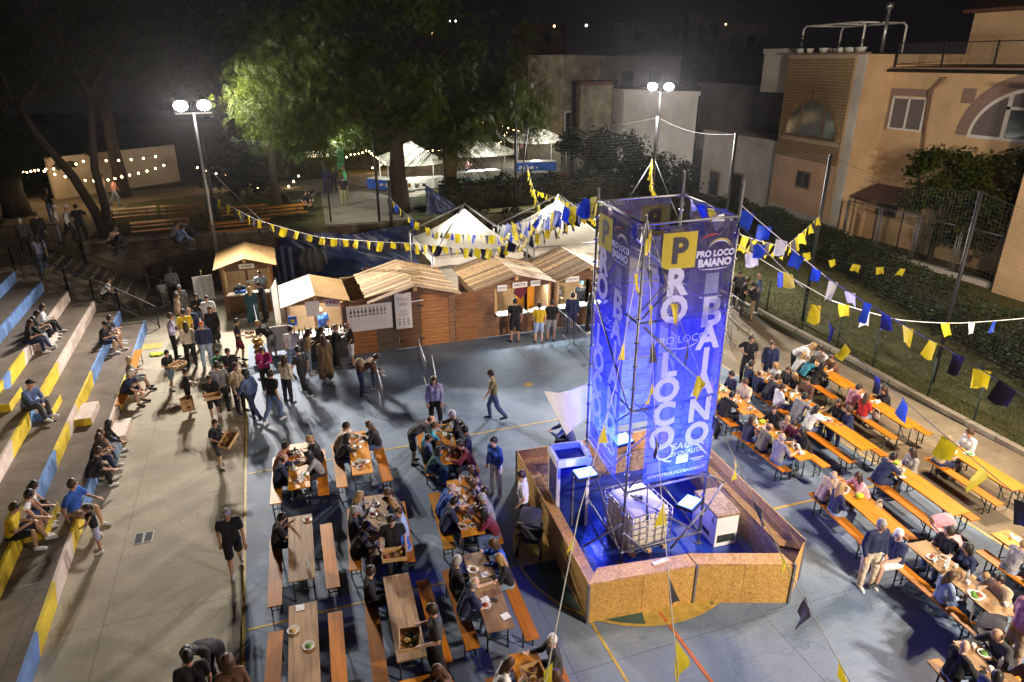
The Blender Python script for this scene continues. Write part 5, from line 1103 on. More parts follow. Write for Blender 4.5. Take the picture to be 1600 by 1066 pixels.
for x in (4.12, 4.96): 
    for z in (.35, 1.7): MB().box((*L3(x + .06, 24.67), z), (.16, .02, .06)).build('hinge', MT['rust'], h3)
# posters
pa, pb = at_v(541, 497, 24.62), at_v(614, 513, 24.62)
ps = empty('wine_list_poster', (0, 24.64, 0), 0, 'wide white poster with a row of wine bottles on the plank hut', 'poster')
x0, x1 = at_v(541, 485, 24.62).x, at_v(612, 480, 24.62).x; z1, z0 = at_v(576, 476, 24.62).z, at_v(578, 516, 24.62).z
MB().grid(lambda s, t: V3((x0 + (x1 - x0) * s, -.01 - .006 * math.sin(s * 9) * math.sin(t * 3), z0 + (z1 - z0) * t)), 20, 8).build('sheet', MT['paper'], ps)
WBC = ['black', 'maroon', 'black', 'charcoal', 'charcoal', 'brown', 'brown', 'olive', 'olive', 'beige']
for i in range(10):
    x = x0 + (x1 - x0) * (.09 + .082 * i + (.02 if i > 4 else 0)); zc = z0 + (z1 - z0) * .74; w = .03
    m_ = MB(); prof = [(-w, -.17), (w, -.17), (w, .03), (w * .35, .09), (w * .35, .17), (-w * .35, .17), (-w * .35, .09), (-w, .03)]
    m_.add([V3((x + a * 1.15, -.022, zc + b)) for a, b in prof], [tuple(range(8))]); bt = m_.build('bottle_print', CLM[WBC[i]], ps); MB().box((x, -.025, zc - .07), (w * 1.6, .002, .08)).build('label_print', MT['paper'], bt)
m_ = MB()
for i in range(10):
    for k in range(4): m_.box((x0 + (x1 - x0) * (.09 + .082 * i), -.022, z0 + (z1 - z0) * (.46 - .07 * k)), (.06 * r2.uniform(.5, 1), .002, .012))
m_.build('text_print', CLM['grey'], ps)
ps2 = empty('winery_poster', (0, 24.63, 0), 0, 'tall white Mier Vini poster hanging beside the bottle poster on the hut', 'poster')
x0, x1 = at_v(617, 480, 24.62).x, at_v(643, 480, 24.62).x; z1, z0 = at_v(630, 458, 24.62).z, at_v(634, 513, 24.62).z; xc = (x0 + x1) / 2
MB().box((xc, -.012, (z0 + z1) / 2), (x1 - x0, .012, z1 - z0)).build('sheet', MT['paper'], ps2)
text('Mier', .24, xc, z1 - .25, CLM['beige'], ps2, y=-.025, bold=-.002, name='lettering'); text('VINI', .17, xc - .02, z1 - .45, CLM['brown'], ps2, y=-.025, bold=-.002, name='lettering')
m_ = MB()
for k in range(4): m_.box((xc, -.022, z1 - .68 - k * .07), ((x1 - x0) * r2.uniform(.4, .7), .002, .012))
for a in (-1, 0, 1):
    for k in range(3): m_.box((xc + a * .17, -.022, z1 - 1.05 - k * .1), (.08, .002, .05))
m_.build('text_print', CLM['grey'], ps2); MB().box((xc - .2, -.024, z1 - 1.05), (.07, .002, .05)).build('logo_print', MT['p_yel'], ps2)
# pasta hut and next hut
h4, L4 = hut('pasta_hut', 'plank hut with a PASTA sign over its open serving counter', 7.3, 10.45, 24.7, 27.6, 2.18, 2.66, .2, 'plank', [(8.05, 9.35, 1.0, 2.0), (9.35, 10.35, 1.0, 2.0)], [(7.3, 8.05, .02, 2.18), (10.35, 10.45, .02, 2.18)], [(8.6, 25.3, 170), (9.9, 25.3, 170)], 7.05, 10.55, lightcol=(.86, .97, 1))
sign(h4, *L4(9.05, 24.6), 2.14, .62, .22, 'PASTA', .17); sign(h4, *L4(8.3, 24.62), 2.08, .4, .24); sign(h4, *L4(9.72, 24.6), 2.14, .42, .24)
m_ = MB(); m_.add([V3((-.24, 0, .3)), V3((.24, 0, .3)), V3((.3, 0, .12)), V3((0, 0, -.18)), V3((-.3, 0, .12))], [(0, 1, 2, 3, 4)]); o_ = m_.build('heart_sign', CLM['maroon'], h4); o_.location = (*L4(9.05, 24.55), 1.72)
MB().box((*L4(9.62, 24.95), 1.5), (.35, .06, 1.0)).build('shutter', MT['table_or'], h4); MB().box((*L4(9.2, 25.0), 1.5), (.3, .06, 1.0)).build('shutter', MT['table_or'], h4)
h5, L5 = hut('food_hut', 'plank hut with open serving hatches half hidden behind the blue tower', 10.6, 13.5, 24.7, 27.5, 2.2, 2.74, .2, 'plank', [(10.75, 12.1, 1.0, 2.0), (12.1, 13.4, 1.0, 2.0)], [(10.6, 10.75, .02, 2.2), (13.4, 13.5, .02, 2.2)], [(11.4, 25.3, 170), (12.7, 25.3, 170)], 10.56, 13.55, lightcol=(.88, 1, .97))
sign(h5, *L5(11.35, 24.6), 2.14, .6, .22); sign(h5, *L5(12.75, 24.6), 2.16, .62, .2)
# A-board and white panels, easel by the ticket hut
ea = empty('price_board', at(325, 487), R(12), 'white price board on a wooden easel left of the ticket hut', 'board')
for x in (-.36, .110): MB().tube((x, 0, 0), (x * .9, .05, 1.110), .025, 6).build('leg', MT['wood_lt'], ea)
MB().tube((0, .45, 0), (0, .07, 1.9), .025, 6).build('rear_leg', MT['wood_lt'], ea); bd = MB().box((0, .0, 1.12), (.82, .03, 1.1)).build('panel', MT['paper'], ea)
m_ = MB()
for r_ in range(9):
    for c in range(3): m_.box((-.25 + .25 * c, -.018, 1.5 - r_ * .09), (.17 * r2.uniform(.4, 1), .003, .018))
m_.build('print', CLM['grey'], bd)
pt = empty('white_partition', at(437, 520), R(80), 'tall narrow white partition sheet on a metal frame between the two chipboard huts', 'partition')
MB().box((0, 0, 1.15), (1.3, .02, 1.9)).build('sheet', MT['paper'], pt)
for x in (-.66, .66): MB().tube((x, 0, 0), (x, 0, 2.15), .025, 8).build('post', MT['zinc'], pt)
wb = empty('white_counter_board', at(441, 552), R(4), 'white board leaning at the left end of the wine bar counter', 'board')
MB().box((0, 0, .62), (1.0, .04, 1.0)).build('panel', MT['paper'], wb)
for x in (-.4, .4): MB().box((x, .06, .55), (.05, .05, 1.1)).build('leg', MT['wood_lt'], wb)
bt = empty('bar_table', at(505, 560), R(3), 'dark draped bar table crowded with wine bottles and glasses at the wine hut', 'table')
MB().box((0, 0, 1.0), (1.9, .55, .05)).build('tabletop', MT['counter_w'], bt); MB().box((0, -.26, .5), (1.86, .03, .96)).build('drape', CLM['charcoal'], bt)
for x in (-.85, .85): MB().box((x, .2, .5), (.06, .06, .98)).build('leg', MT['rust'], bt)
MT['bottle'] = M('dark_bottle_glass', (.012, .03, .012), .12, 0, .2, 5); MT['bottle_r'] = M('amber_bottle_glass', (.12, .03, .01), .12, 0, .2, 5); MT['clear'] = M('clear_cup', (.6, .62, .62), .15, 0, .05, 5, alpha=.55)
btm = MB().lathe([(0, 0), (.037, 0), (.038, .2), (.014, .25), (.013, .31), (0, .31)], n=10).mesh('bottle', MT['bottle']); btm2 = btm.copy(); btm2.materials[0] = MT['bottle_r']
lbm = MB().lathe([(.039, .05), (.039, .13)], n=10).mesh('label', MT['paper'])
for i in range(16):
    a = at(505, 560); p = V3((a.x - .88 + .117 * i + r2.uniform(-.03, .03), a.y + r2.uniform(-.16, .2), 1.027)); b = obj('bottle', btm if i % 4 else btm2, None, p); tag(b, 'wine bottle standing on the crowded bar table at the wine hut', 'bottle', 'wine bottles on the bar table'); obj('label', lbm, b)
ck = empty('copper_urn', at(412, 592), 0, 'brassy stack of bowls on a small stand by the wine bar', 'urn')
MT['brass'] = M('brass', (.4, .25, .07), .3, .8, .3, 8)
for k in range(4): MB().lathe([(0, .75 + k * .2), (.14, .76 + k * .2), (.2, .84 + k * .2), (.14, .93 + k * .2), (.05, .95 + k * .2)], n=14).build('bowl', MT['brass'], ck)
MB().tube((0, 0, 0), (0, 0, .76), .03, 8).build('stem', MT['rust'], ck); MB().tube((0, 0, 0), (0, 0, .03), .2, 12).build('foot', MT['rust'], ck)
# ================================================================ pyramid tents behind the huts
def tent(name, lab, x0, y0, w, d, ze, za, frame=True):
    o = empty(name, (x0 + w / 2, y0 + d / 2, 0), 0, lab, 'tent'); cx, cy = w / 2, d / 2
    def fn(s, t):   # 4-sided tensioned canopy: s around, t up
        k = s * 4; i = int(min(k, 3.9999)); f = k - i; cs = [(-cx, -cy), (cx, -cy), (cx, cy), (-cx, cy), (-cx, -cy)]
        a, b = V3((*cs[i], 0)), V3((*cs[i + 1], 0)); p = a.lerp(b, f); r = 1 - t
        sag = -.28 * math.sin(math.pi * t) - .16 * math.sin(math.pi * f) * (1 - t) * 0
        wr = .02 * math.sin(f * 40) * t * (1 - t)
        return V3((p.x * r, p.y * r, ze + (za - ze) * (t ** 1.25) + wr + .0 * sag))
    MB().grid(fn, 64, 14).build('canopy', MT['canvas'], o)
    v_ = MB()
    for (ax, ay), (bx, by) in (((-cx, -cy), (cx, -cy)), ((cx, -cy), (cx, cy)), ((cx, cy), (-cx, cy)), ((-cx, cy), (-cx, -cy))):
        v_.grid(lambda s, t: V3((ax + (bx - ax) * s, ay + (by - ay) * s, ze - .3 * t)) + V3((0, 0, -.02 * math.sin(s * 30) * t)), 30, 1)
    v_.build('valance', MT['canvas'], o)
    if frame:
        for sx, sy in ((-1, -1), (1, -1), (1, 1), (-1, 1)):
            e = V3((sx * (cx + .12), sy * (cy + .12), ze + .22)); MB().tube(e, (0, 0, za + .22), .04, 8).build('rafter', MT['steel'], o); MB().tube((e.x, e.y, 0), e, .04, 8).build('leg', MT['steel'], o)
        for (a, b) in (((-1, -1), (-1, 1)), ((-1, -1), (1, -1))): MB().tube((a[0] * (cx + .12), a[1] * (cy + .12), ze + .22), (b[0] * (cx + .12), b[1] * (cy + .12), ze + .22), .03, 8).build('edge_bar', MT['steel'], o)
    return o
tent('pyramid_tent', 'white pyramid tent with an outside tube frame, left one behind the plank huts', 6.4, 28.1, 4.1, 4.6, 2.5, 4.15)
tent('pyramid_tent', 'white pyramid tent with an outside tube frame, nearer the blue tower', 11.0, 27.9, 4.2, 4.9, 2.5, 4.3)
for x, y, pw in ((8.4, 30.3, 380), (13.2, 30.3, 380)):
    l_ = empty('tent_lamp', (x, y, 2.9), 0, {8.4: 'bright work lamp hanging inside the left pyramid tent', 13.2: 'bright work lamp hanging inside the right pyramid tent'}[x], 'lamp'); MB().ell((0, 0, 0), (.14, .14, .08), 12, 8).build('bulb', MT['hut_lamp'], l_); MB().tube((0, 0, .05), (0, 0, 1.0), .008, 5).build('cord', MT['black'], l_)
    ld = bpy.data.lights.new('tent_light', 'POINT'); ld.energy = pw; ld.color = (1, .95, .88); ld.shadow_soft_size = .15; lo = bpy.data.objects.new('tent_light', ld); link(lo); lo.location = (x, y, 3.25)
kt = empty('kitchen_table', (6.2, 29.2, 0), 0, 'trestle table with blue crates behind the plank huts', 'table')
MB().box((0, 0, .8), (2.2, .8, .05)).build('tabletop', MT['counter_w'], kt)
for x in (-1, 1):
    for y in (-.3, .3): MB().tube((x, y, 0), (x, y, .8), .025, 6).build('leg', MT['zinc'], kt)
for i, x in enumerate((5.7, 6.3, 6.8)):
    c = empty('food_crate', (x, 29.2, .825), R(5 * i), ['blue food crate at the left end of the trestle table', 'blue food crate in the middle of the trestle table', 'white food box at the right end of the trestle table'][i], 'crate'); MB().box((0, 0, .12), (.42, .5, .24)).build('body', CLM['blue'] if i < 2 else MT['plastic_w'], c); MB().box((0, 0, .25), (.44, .52, .02)).build('rim', MT['plastic_w'], c)
# blue tarpaulins
def tarp(name, lab, fn, nu=40, nv=20, mat='blue_tarp'): return tag(MB().grid(fn, nu, nv).build(name, MT[mat]), lab, 'tarpaulin')
tarp('tarpaulin', 'long dark blue tarpaulin hung along the wall behind the huts', lambda s, t: V3((.25 + 6.9 * s, 35.35 - .9 * (1 - t) ** 2 * (.3 + .7 * math.sin(math.pi * s)) + .25 * noise.noise(V3((s * 7 + t * 2, t * 2.2, 0))) + .1 * noise.noise(V3((s * 22 + 6 * t, t * 4, 3))), .35 + (2.35 + .12 * math.sin(s * 9) - .35) * t)), 90, 30)
tarp('tarpaulin', 'bright blue tarpaulin strip hanging at the corner beside the ticket hut', lambda s, t: V3((-.05 + .75 * s, 33.9 - .5 * s + .08 * math.sin(s * 14), .3 + 1.95 * t)), 16, 10)
p0, p1 = at_v(664, 288, 37.5), at_v(668, 345, 37.2); p2 = at_v(745, 345, 36.8); p3 = at_v(700, 318, 37)
tarp('tarpaulin', 'blue tarpaulin stretched to a point beside the big tree trunk', lambda s, t: p1.lerp(p2, s).lerp(p0.lerp(p2, s ** 1.3), t) + V3((0, .12 * noise.noise(V3((s * 6, t * 6, 5))), 0)), 30, 20)
tarp('tarpaulin', 'faded green groundsheet lying behind the storage hut', lambda s, t: V3((2.2 + 3.6 * s, 29.4 + 3 * t, .03 + .04 * noise.noise(V3((s * 5, t * 5, 2))))), 20, 16, 'line_g')
jk = empty('hanging_jacket', at_v(488, 403, 34.2), 0, 'dark green jacket hanging against the blue tarpaulin', 'jacket')
MB().grid(lambda s, t: V3(((s - .5) * (1.0 - .35 * t ** 3), -.12 - .1 * math.sin(s * math.pi) + .05 * math.sin(s * 17), -.65 + 1.2 * t)), 24, 12).build('cloth', CLM['charcoal'], jk)
for s in (-1, 1): MB().path([(s * .38, -.1, .45), (s * .58, -.08, .1), (s * .62, -.06, -.35)], [.1, .1, .08], 8).build('sleeve', CLM['charcoal'], jk)
# ================================================================ trees, hedges
def leafmesh(name, pts, size, mat, parent, rr, droop=.55, spray=1, kind='stuff'):
    vs, fs = [], []
    for p in pts:
        a = V3((rr.gauss(0, 1), rr.gauss(0, 1), rr.gauss(-droop, .45)))
        if a.length < .05: continue
        a.normalize(); b = a.cross(V3((rr.gauss(0, 1), rr.gauss(0, 1), rr.gauss(0, 1))))
        if b.length < .05: continue
        b.normalize()
        if spray == 1:
            l = size * rr.uniform(.6, 1.35); w = l * .3; k = len(vs); n = a.cross(b) * l * .12
            vs += [p, p + a * l * .5 + b * w + n, p + a * l, p + a * l * .5 - b * w + n]; fs.append((k, k + 1, k + 2, k + 3))
        else:           # pinnate spray: leaflets either side of a drooping stalk
            L_ = size * rr.uniform(.7, 1.3)
            for j in range(spray):
                t = (j + .6) / spray; q = p + a * L_ * t + V3((0, 0, -.25 * L_ * t * t)); l = L_ * .36 * (1 - .35 * t)
                for s in (-1, 1):
                    d = (b * s + a * .45 + V3((0, 0, -.25))).normalized(); w = a * l * .17; k = len(vs)
                    vs += [q, q + d * l * .5 + w, q + d * l, q + d * l * .5 - w]; fs.append((k, k + 1, k + 2, k + 3))
    me = bpy.data.meshes.new(name); me.from_pydata([tuple(v) for v in vs], [], fs); me.materials.append(mat); me.update()
    return tag(obj(name, me, parent), kind=kind)
def limb(mb, p, q, r0, r1, rr, n=6, sides=8, wob=.12):
    p, q = V3(p), V3(q); pts = []; rs = []
    for i in range(n + 1):
        t = i / n; j = V3((rr.gauss(0, 1), rr.gauss(0, 1), rr.gauss(0, .5))) * wob * (q - p).length * .12 * math.sin(math.pi * t)
        pts.append(p.lerp(q, t) + j); rs.append(r0 + (r1 - r0) * t)
    mb.path(pts, rs, sides); return pts
def tree(name, base, label, height, r_trunk, crown, nclump, nleaf, leaf, mat, seed, limbs=7, split=.35, spray=1, lean=(0, 0), droop=.55, clump_r=1.1, trunk_top=None, cat='tree', group=None, forks=None):
    """crown: list of (dx,dy,z,rx,ry,rz) lobes relative to the base"""
    rr = random.Random(seed); o = empty(name, base, 0, label, cat, group)
    mb = MB(); zt = height * split; top = V3((lean[0], lean[1], zt))
    if forks:
        for f in forks: mb.path([V3(p) for p in f[0]], f[1], 12)
        tips = [V3(f[0][-1]) for f in forks]
    else:
        n_ = 8; mb.path([(top.x * (i / n_) ** 1.3 + rr.gauss(0, .03), top.y * (i / n_) ** 1.3, zt * i / n_ - .05) for i in range(n_ + 1)], [r_trunk * (1.35 - .6 * (i / n_) + .5 * max(0, .2 - i / n_)) for i in range(n_ + 1)], 14); tips = [top]
    mb.build('trunk', MT['bark'], o)
    br = MB(); cl = []
    for i in range(nclump):
        lb = rr.choice(crown); d = V3((rr.gauss(0, 1), rr.gauss(0, 1), rr.gauss(0, 1))).normalized() * rr.uniform(.45, 1) ** .6
        cl.append(V3((lb[0] + d.x * lb[3], lb[1] + d.y * lb[4], lb[2] + d.z * lb[5])))
    for i in range(limbs):
        t = rr.choice(tips); c = cl[i]; mid = t.lerp(c, .55) + V3((0, 0, .6)); limb(br, t - V3((0, 0, .25)), mid, r_trunk * .42, r_trunk * .2, rr, 5); limb(br, mid, c, r_trunk * .2, r_trunk * .05, rr, 5)
        for k in range(4): c2 = cl[rr.randrange(len(cl))]; c2 = mid.lerp(c2, min(1, 2.6 / max(.1, (c2 - mid).length))); limb(br, mid, c2, r_trunk * .14, r_trunk * .03, rr, 4, 5)
    br.build('branch', MT['bark'], o)
    pts = []
    for c in cl:
        rad = clump_r * rr.uniform(.6, 1.25)
        for k in range(int(nleaf / nclump)):
            d = V3((rr.gauss(0, .5), rr.gauss(0, .5), rr.gauss(0, .42))) * rad; pts.append(c + d)
    leafmesh('crown', pts, leaf, mat, o, rr, droop, spray, kind=None)
    return o
bt_ = at(632, 336, PZ)
big = tree('locust_tree', (6.9, 38.4, PZ), 'huge dark spreading tree with drooping leaf sprays, lit green on the mast side', 15, .42,
     [(-6.1, -1.5, 5.9, 1.9, 1.2, 1.8), (-4.4, -1.8, 5.0, 1.2, 1.0, 1.2), (-5.2, -.9, 6.8, 2.0, 1.8, 1.9), (-3.3, .5, 8.2, 3.5, 3, 2.6), (1.5, 1, 9.0, 4.5, 3.5, 3.2), (5.6, 1.2, 7.2, 3.4, 3, 2.6), (3.6, 0, 4.4, 2.6, 2.4, 1.2), (0, 1.5, 11.5, 5, 4, 2.6), (-2.4, 1, 4.9, 2.4, 2, 1.4), (0, -1, 6.2, 3, 1.5, 1.6), (6.8, 1.5, 5.2, 2.4, 2.2, 1.8), (-5.5, .5, 8.5, 2, 2, 2)],
     190, 24000, .42, MT['leaf'], 11, limbs=9, split=.3, spray=5, clump_r=1.25)
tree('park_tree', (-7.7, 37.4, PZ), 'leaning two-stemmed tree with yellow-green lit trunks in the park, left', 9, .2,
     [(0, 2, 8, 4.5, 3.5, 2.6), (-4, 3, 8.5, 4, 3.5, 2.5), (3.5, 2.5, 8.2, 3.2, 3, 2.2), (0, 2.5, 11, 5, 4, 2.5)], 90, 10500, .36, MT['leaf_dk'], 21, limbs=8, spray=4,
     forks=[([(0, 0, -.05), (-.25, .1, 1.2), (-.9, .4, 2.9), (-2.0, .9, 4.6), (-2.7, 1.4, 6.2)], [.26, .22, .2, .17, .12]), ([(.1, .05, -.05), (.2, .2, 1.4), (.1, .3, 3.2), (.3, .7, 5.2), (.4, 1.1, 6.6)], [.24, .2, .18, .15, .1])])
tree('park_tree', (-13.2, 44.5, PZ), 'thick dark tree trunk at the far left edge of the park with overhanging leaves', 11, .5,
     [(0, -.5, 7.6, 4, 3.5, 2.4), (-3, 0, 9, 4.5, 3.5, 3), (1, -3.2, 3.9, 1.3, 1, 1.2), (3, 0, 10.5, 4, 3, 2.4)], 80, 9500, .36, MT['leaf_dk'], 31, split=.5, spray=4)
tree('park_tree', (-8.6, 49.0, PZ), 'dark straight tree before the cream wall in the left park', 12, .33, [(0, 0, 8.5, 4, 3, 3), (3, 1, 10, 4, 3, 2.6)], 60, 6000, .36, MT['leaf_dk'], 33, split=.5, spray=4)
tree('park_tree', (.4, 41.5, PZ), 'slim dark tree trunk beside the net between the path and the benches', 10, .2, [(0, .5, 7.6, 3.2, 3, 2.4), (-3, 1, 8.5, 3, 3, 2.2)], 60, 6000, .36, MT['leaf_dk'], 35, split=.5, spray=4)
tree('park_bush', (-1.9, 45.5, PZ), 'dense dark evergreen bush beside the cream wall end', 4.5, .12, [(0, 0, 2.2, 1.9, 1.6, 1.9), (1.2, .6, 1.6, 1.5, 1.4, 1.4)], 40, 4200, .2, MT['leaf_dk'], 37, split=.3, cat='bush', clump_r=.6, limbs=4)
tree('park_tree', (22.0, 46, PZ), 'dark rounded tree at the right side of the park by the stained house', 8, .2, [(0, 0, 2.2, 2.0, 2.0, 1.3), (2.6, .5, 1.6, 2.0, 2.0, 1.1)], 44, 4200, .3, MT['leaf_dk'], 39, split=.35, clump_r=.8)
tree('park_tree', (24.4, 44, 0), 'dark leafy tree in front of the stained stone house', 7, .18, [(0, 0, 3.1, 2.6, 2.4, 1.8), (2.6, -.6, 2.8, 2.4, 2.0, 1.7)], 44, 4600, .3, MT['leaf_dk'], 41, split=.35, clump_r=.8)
# palm trunk with hanging skirt
pm = empty('palm_tree', (10.6, 41.2, PZ), 0, 'stout palm tree with a rough scaly trunk behind the big tree', 'palm tree')
m_ = MB(); rr = random.Random(5)
m_.lathe([(.42, -.05), (.4, .4), (.36, 1.4), (.4, 2.6), (.5, 3.2), (.2, 3.6)], n=16); tk_ = m_.build('trunk', MT['palm_bark'], pm); m_ = MB()
for j in range(26):
    for i in range(12): t = (i + .5 * (j % 2)) * math.pi / 6; z = .1 + j * .12; r = .39 + .06 * max(0, (z - 2) / 1.2); p = V3((r * math.cos(t), r * math.sin(t), z)); u_ = V3((-math.sin(t), math.cos(t), 0)) * .09; m_.add([p - u_, p + u_, p * 1.16 + V3((0, 0, .13 + .0 * z))], [(0, 1, 2)])
tag(m_.build('bark_scale', MT['palm_bark'], tk_), kind='stuff')
for i in range(26):
    a = i * 2.4; el = rr.uniform(-.3, 1.1); L_ = rr.uniform(2.6, 3.4); m_ = MB(); pts = [V3((math.cos(a) * L_ * t * math.cos(el * (1 - .4 * t)), math.sin(a) * L_ * t * math.cos(el * (1 - .4 * t)), 3.3 + L_ * (math.sin(el) * t - .75 * t * t))) for t in [k / 7 for k in range(8)]]
    m_.path(pts, [.035 - .004 * k for k in range(8)], 4)
    for k in range(1, 8):
        for q in range(3):
            p = pts[k - 1].lerp(pts[k], q / 3); d = (pts[k] - pts[k - 1]).normalized(); s_ = d.cross(V3((0, 0, 1))).normalized()
            for s in (-1, 1): e = p + (s_ * s + d * .6 + V3((0, 0, -.4))).normalized() * .55; m_.add([p, p + d * .05, e], [(0, 1, 2)])
    m_.build('frond', MT['leaf_dk'], pm)
def hedge(name, label, path, w, h, n, mat, leaf=.13, seed=1, z=0, cat='hedge'):
    rr = random.Random(seed); o = empty(name, (*path[0], z), 0, label, cat); pts = []; P = [V3((*p, 0)) for p in path]; Ls = [(b - a).length for a, b in zip(P, P[1:])]; T = sum(Ls)
    core = MB()
    for i in range(n):
        s = rr.uniform(0, T); k = 0
        while s > Ls[k] and k < len(Ls) - 1: s -= Ls[k]; k += 1
        p = P[k].lerp(P[k + 1], s / Ls[k]); d = (P[k + 1] - P[k]).normalized(); nn_ = V3((-d.y, d.x, 0)); a = rr.uniform(-1, 1)
        hh = h * (.82 + .36 * noise.noise(V3((p.x * .9, p.y * .9, seed)))) * (1 - .35 * a * a)
        zz = hh * (1 - rr.random() ** 2.2 * .95) + rr.gauss(0, .06); pts.append(p + nn_ * a * w * .5 * (1 + .25 * noise.noise(V3((p.x, p.y, zz)))) + V3((0, 0, max(.03, zz))) - P[0])
    for a, b in zip(P, P[1:]): core.beam(a - P[0] + V3((0, 0, h * .32)), b - P[0] + V3((0, 0, h * .32)), w * .6, h * .62)
    core.build('stem', MT['soil'], o)
    leafmesh('foliage', pts, leaf, MT[mat], o, rr, 0, 1, kind=None); return o
hedge('boundary_hedge', 'long clipped green hedge between the grass strip and the houses on the right', [(31.2, 33.5), (29.3, 26), (27.0, 19.5), (25.2, 14), (24.2, 8)], 3.4, 1.6, 19000, 'hedge', .17, 3)
hedge('corner_hedge', 'leafy bushes at the foot of the salmon house front', [(30.5, 41.5), (31.5, 37), (30.6, 33.8)], 2.0, 1.7, 5200, 'hedge', .2, 7)
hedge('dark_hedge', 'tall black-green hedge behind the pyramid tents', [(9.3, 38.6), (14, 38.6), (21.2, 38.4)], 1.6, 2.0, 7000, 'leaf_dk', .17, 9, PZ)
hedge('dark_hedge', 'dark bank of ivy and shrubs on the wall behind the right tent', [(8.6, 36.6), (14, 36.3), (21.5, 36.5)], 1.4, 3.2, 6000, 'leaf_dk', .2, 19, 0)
hedge('park_hedge', 'bright green hedge behind the far market gazebos', [(3.5, 57), (9.5, 57.5), (13, 58.5)], 1.6, 2.6, 4200, 'hedge', .25, 11, PZ)
hedge('park_hedge', 'dim green hedge along the left of the far park path', [(2.5, 54), (-3, 53.5)], 1.4, 2.4, 2000, 'leaf_dk', .25, 13, PZ)
hedge('park_hedge', 'dark ivy slope in front of the stained house', [(20.5, 44), (23.5, 41), (27.5, 41.5)], 2.4, 3.0, 4200, 'leaf_dk', .26, 15, 0)
tree('garden_tree', (34.4, 27.2, 0), 'dense green garden tree in front of the ochre house windows', 7, .14, [(0, 0, 4.3, 1.8, 2.4, 2.0), (.2, -3.0, 5.0, 1.6, 2.0, 1.5), (-.1, -1.6, 3.1, 1.4, 2.8, 1.4)], 60, 9500, .26, MT['leaf'], 51, split=.35, clump_r=.6, limbs=6)
# ================================================================ tall ball-stop nets and fence posts
def net(name, label, pts, z0, tops, cell=.13, r=.0022, postr=.07, mat='black', wiremat='net_wire', posts=True):
    o = empty(name, (*pts[0], 0), 0, label, 'fence'); P0 = V3((*pts[0], 0)); n_ = MB()
    for i, (p, zt) in enumerate(zip(pts, tops)):
        q = V3((*p, 0)) - P0
        if posts: MB().tube(q + V3((0, 0, z0[i] if hasattr(z0, '__len__') else z0)), q + V3((0, 0, zt + .05)), postr, 8).build('post', MT[mat], o)
    zz = lambda i: z0[i] if hasattr(z0, '__len__') else z0
    for i in range(len(pts) - 1):
        a, b = V3((*pts[i], 0)) - P0, V3((*pts[i + 1], 0)) - P0; L_ = (b - a).length; nx = max(2, int(L_ / cell))
        sag = lambda t: -.35 * math.sin(math.pi * t) * min(1, L_ / 7)
        top = lambda t: tops[i] + (tops[i + 1] - tops[i]) * t + sag(t); bot = lambda t: zz(i) + (zz(i + 1) - zz(i)) * t
        for k in range(nx): t = (k + .5) / nx; p = a.lerp(b, t); n_.tube(p + V3((0, 0, bot(t))), p + V3((0, 0, top(t))), r, 3, cap=False)
        nz = int((tops[i] - zz(i)) / cell)
        for k in range(nz + 1):
            f = k / nz; n_.path([a.lerp(b, t) + V3((0, 0, bot(t) + (top(t) - bot(t)) * f)) for t in [q / 8 for q in range(9)]], r * (3.2 if k == nz else 1.15), 3, cap=False)
    tag(n_.build('netting', MT[wiremat], o), kind='stuff'); return o
MT['net_wire'] = M('net_cord', (.05, .055, .05), .6, 0, .2, 5)
xL = at_v(330, 218, 36.4)
net('ball_net', 'tall sagging ball net on dark posts along the park edge behind the huts', [(-2.6, 36.45), (5.4, 36.45), (13.2, 36.7), (22.3, 37.2)], [2.6, 2.55, 2.5, .2], [xL.z + .1, 7.2, 7.25, 7.35])
net('ball_net', 'tall ball net on dark posts along the right side above the hedge', [(22.3, 37.15), (21.2, 28.1), (21.0, 21.8), (20.9, 15.3), (20.7, 8.5)], .1, [7.4, 7.25, 7.0, 6.65, 6.5])
fpost = empty('low_fence', (20.3, 10, 0), 0, 'low dark wire fence on thin posts along the kerb by the orange tables', 'fence')
m_ = MB(); prev = None
for y in (6.2, 8.4, 10.6, 12.8, 14.6, 17.1, 19.0, 21.1, 23.6, 26):
    x = 19.75 + (y - 12.8) * .075 if y > 12.8 else 19.7; q = V3((x - 20.3, y - 10, 0)); MB().tube(q, q + V3((0, 0, 1.45)), .03, 6).build('post', MT['dkgreen'], fpost)
    if prev is not None:
        for z in (.35, .9, 1.42): m_.tube(prev + V3((0, 0, z)), q + V3((0, 0, z)), .006, 4, cap=False)
    prev = q
m_.build('wire', MT['dkgreen'], fpost)
# stays of the corner post
sp_ = empty('net_stay', (22.3, 37.2, 0), 0, 'pair of sloping steel stays bracing the corner net post', 'stay')
MB().tube((0, 0, 5.0), (-3.2, -.8, 1.0), .04, 6).build('brace', MT['steel'], sp_); MB().tube((0, 0, 5.0), (1.2, -2.4, .6), .04, 6).build('brace', MT['steel'], sp_)
for px0, py0, px1, py1, v, lab in ((583, 205, 596, 350, 36.2, 0), (607, 282, 612, 349, 36.0, 'short stout dark post carrying a bunting string left of the big tree'), (825, 200, 806, 330, 36.4, 'leaning dark pole behind the left pyramid tent')):
    if not lab: continue
    a, b = at_v(px1, py1, v), at_v(px0, py0, v); t = empty('dark_pole', a, 0, lab, 'pole'); MB().tube((0, 0, -.6), b - a, .09 if px0 == 607 else .04, 8).build('shaft', MT['black'], t)
# guy wire from the left mast
gw = empty('guy_wire', at_v(332, 270, 35), 0, 'pale guy cable slanting from the left mast to the tarpaulin corner', 'cable'); a = at_v(332, 270, 35); MB().tube((0, 0, 0), at_v(436, 372, 34.5) - a, .018, 5).build('cable', MT['steel'], gw)
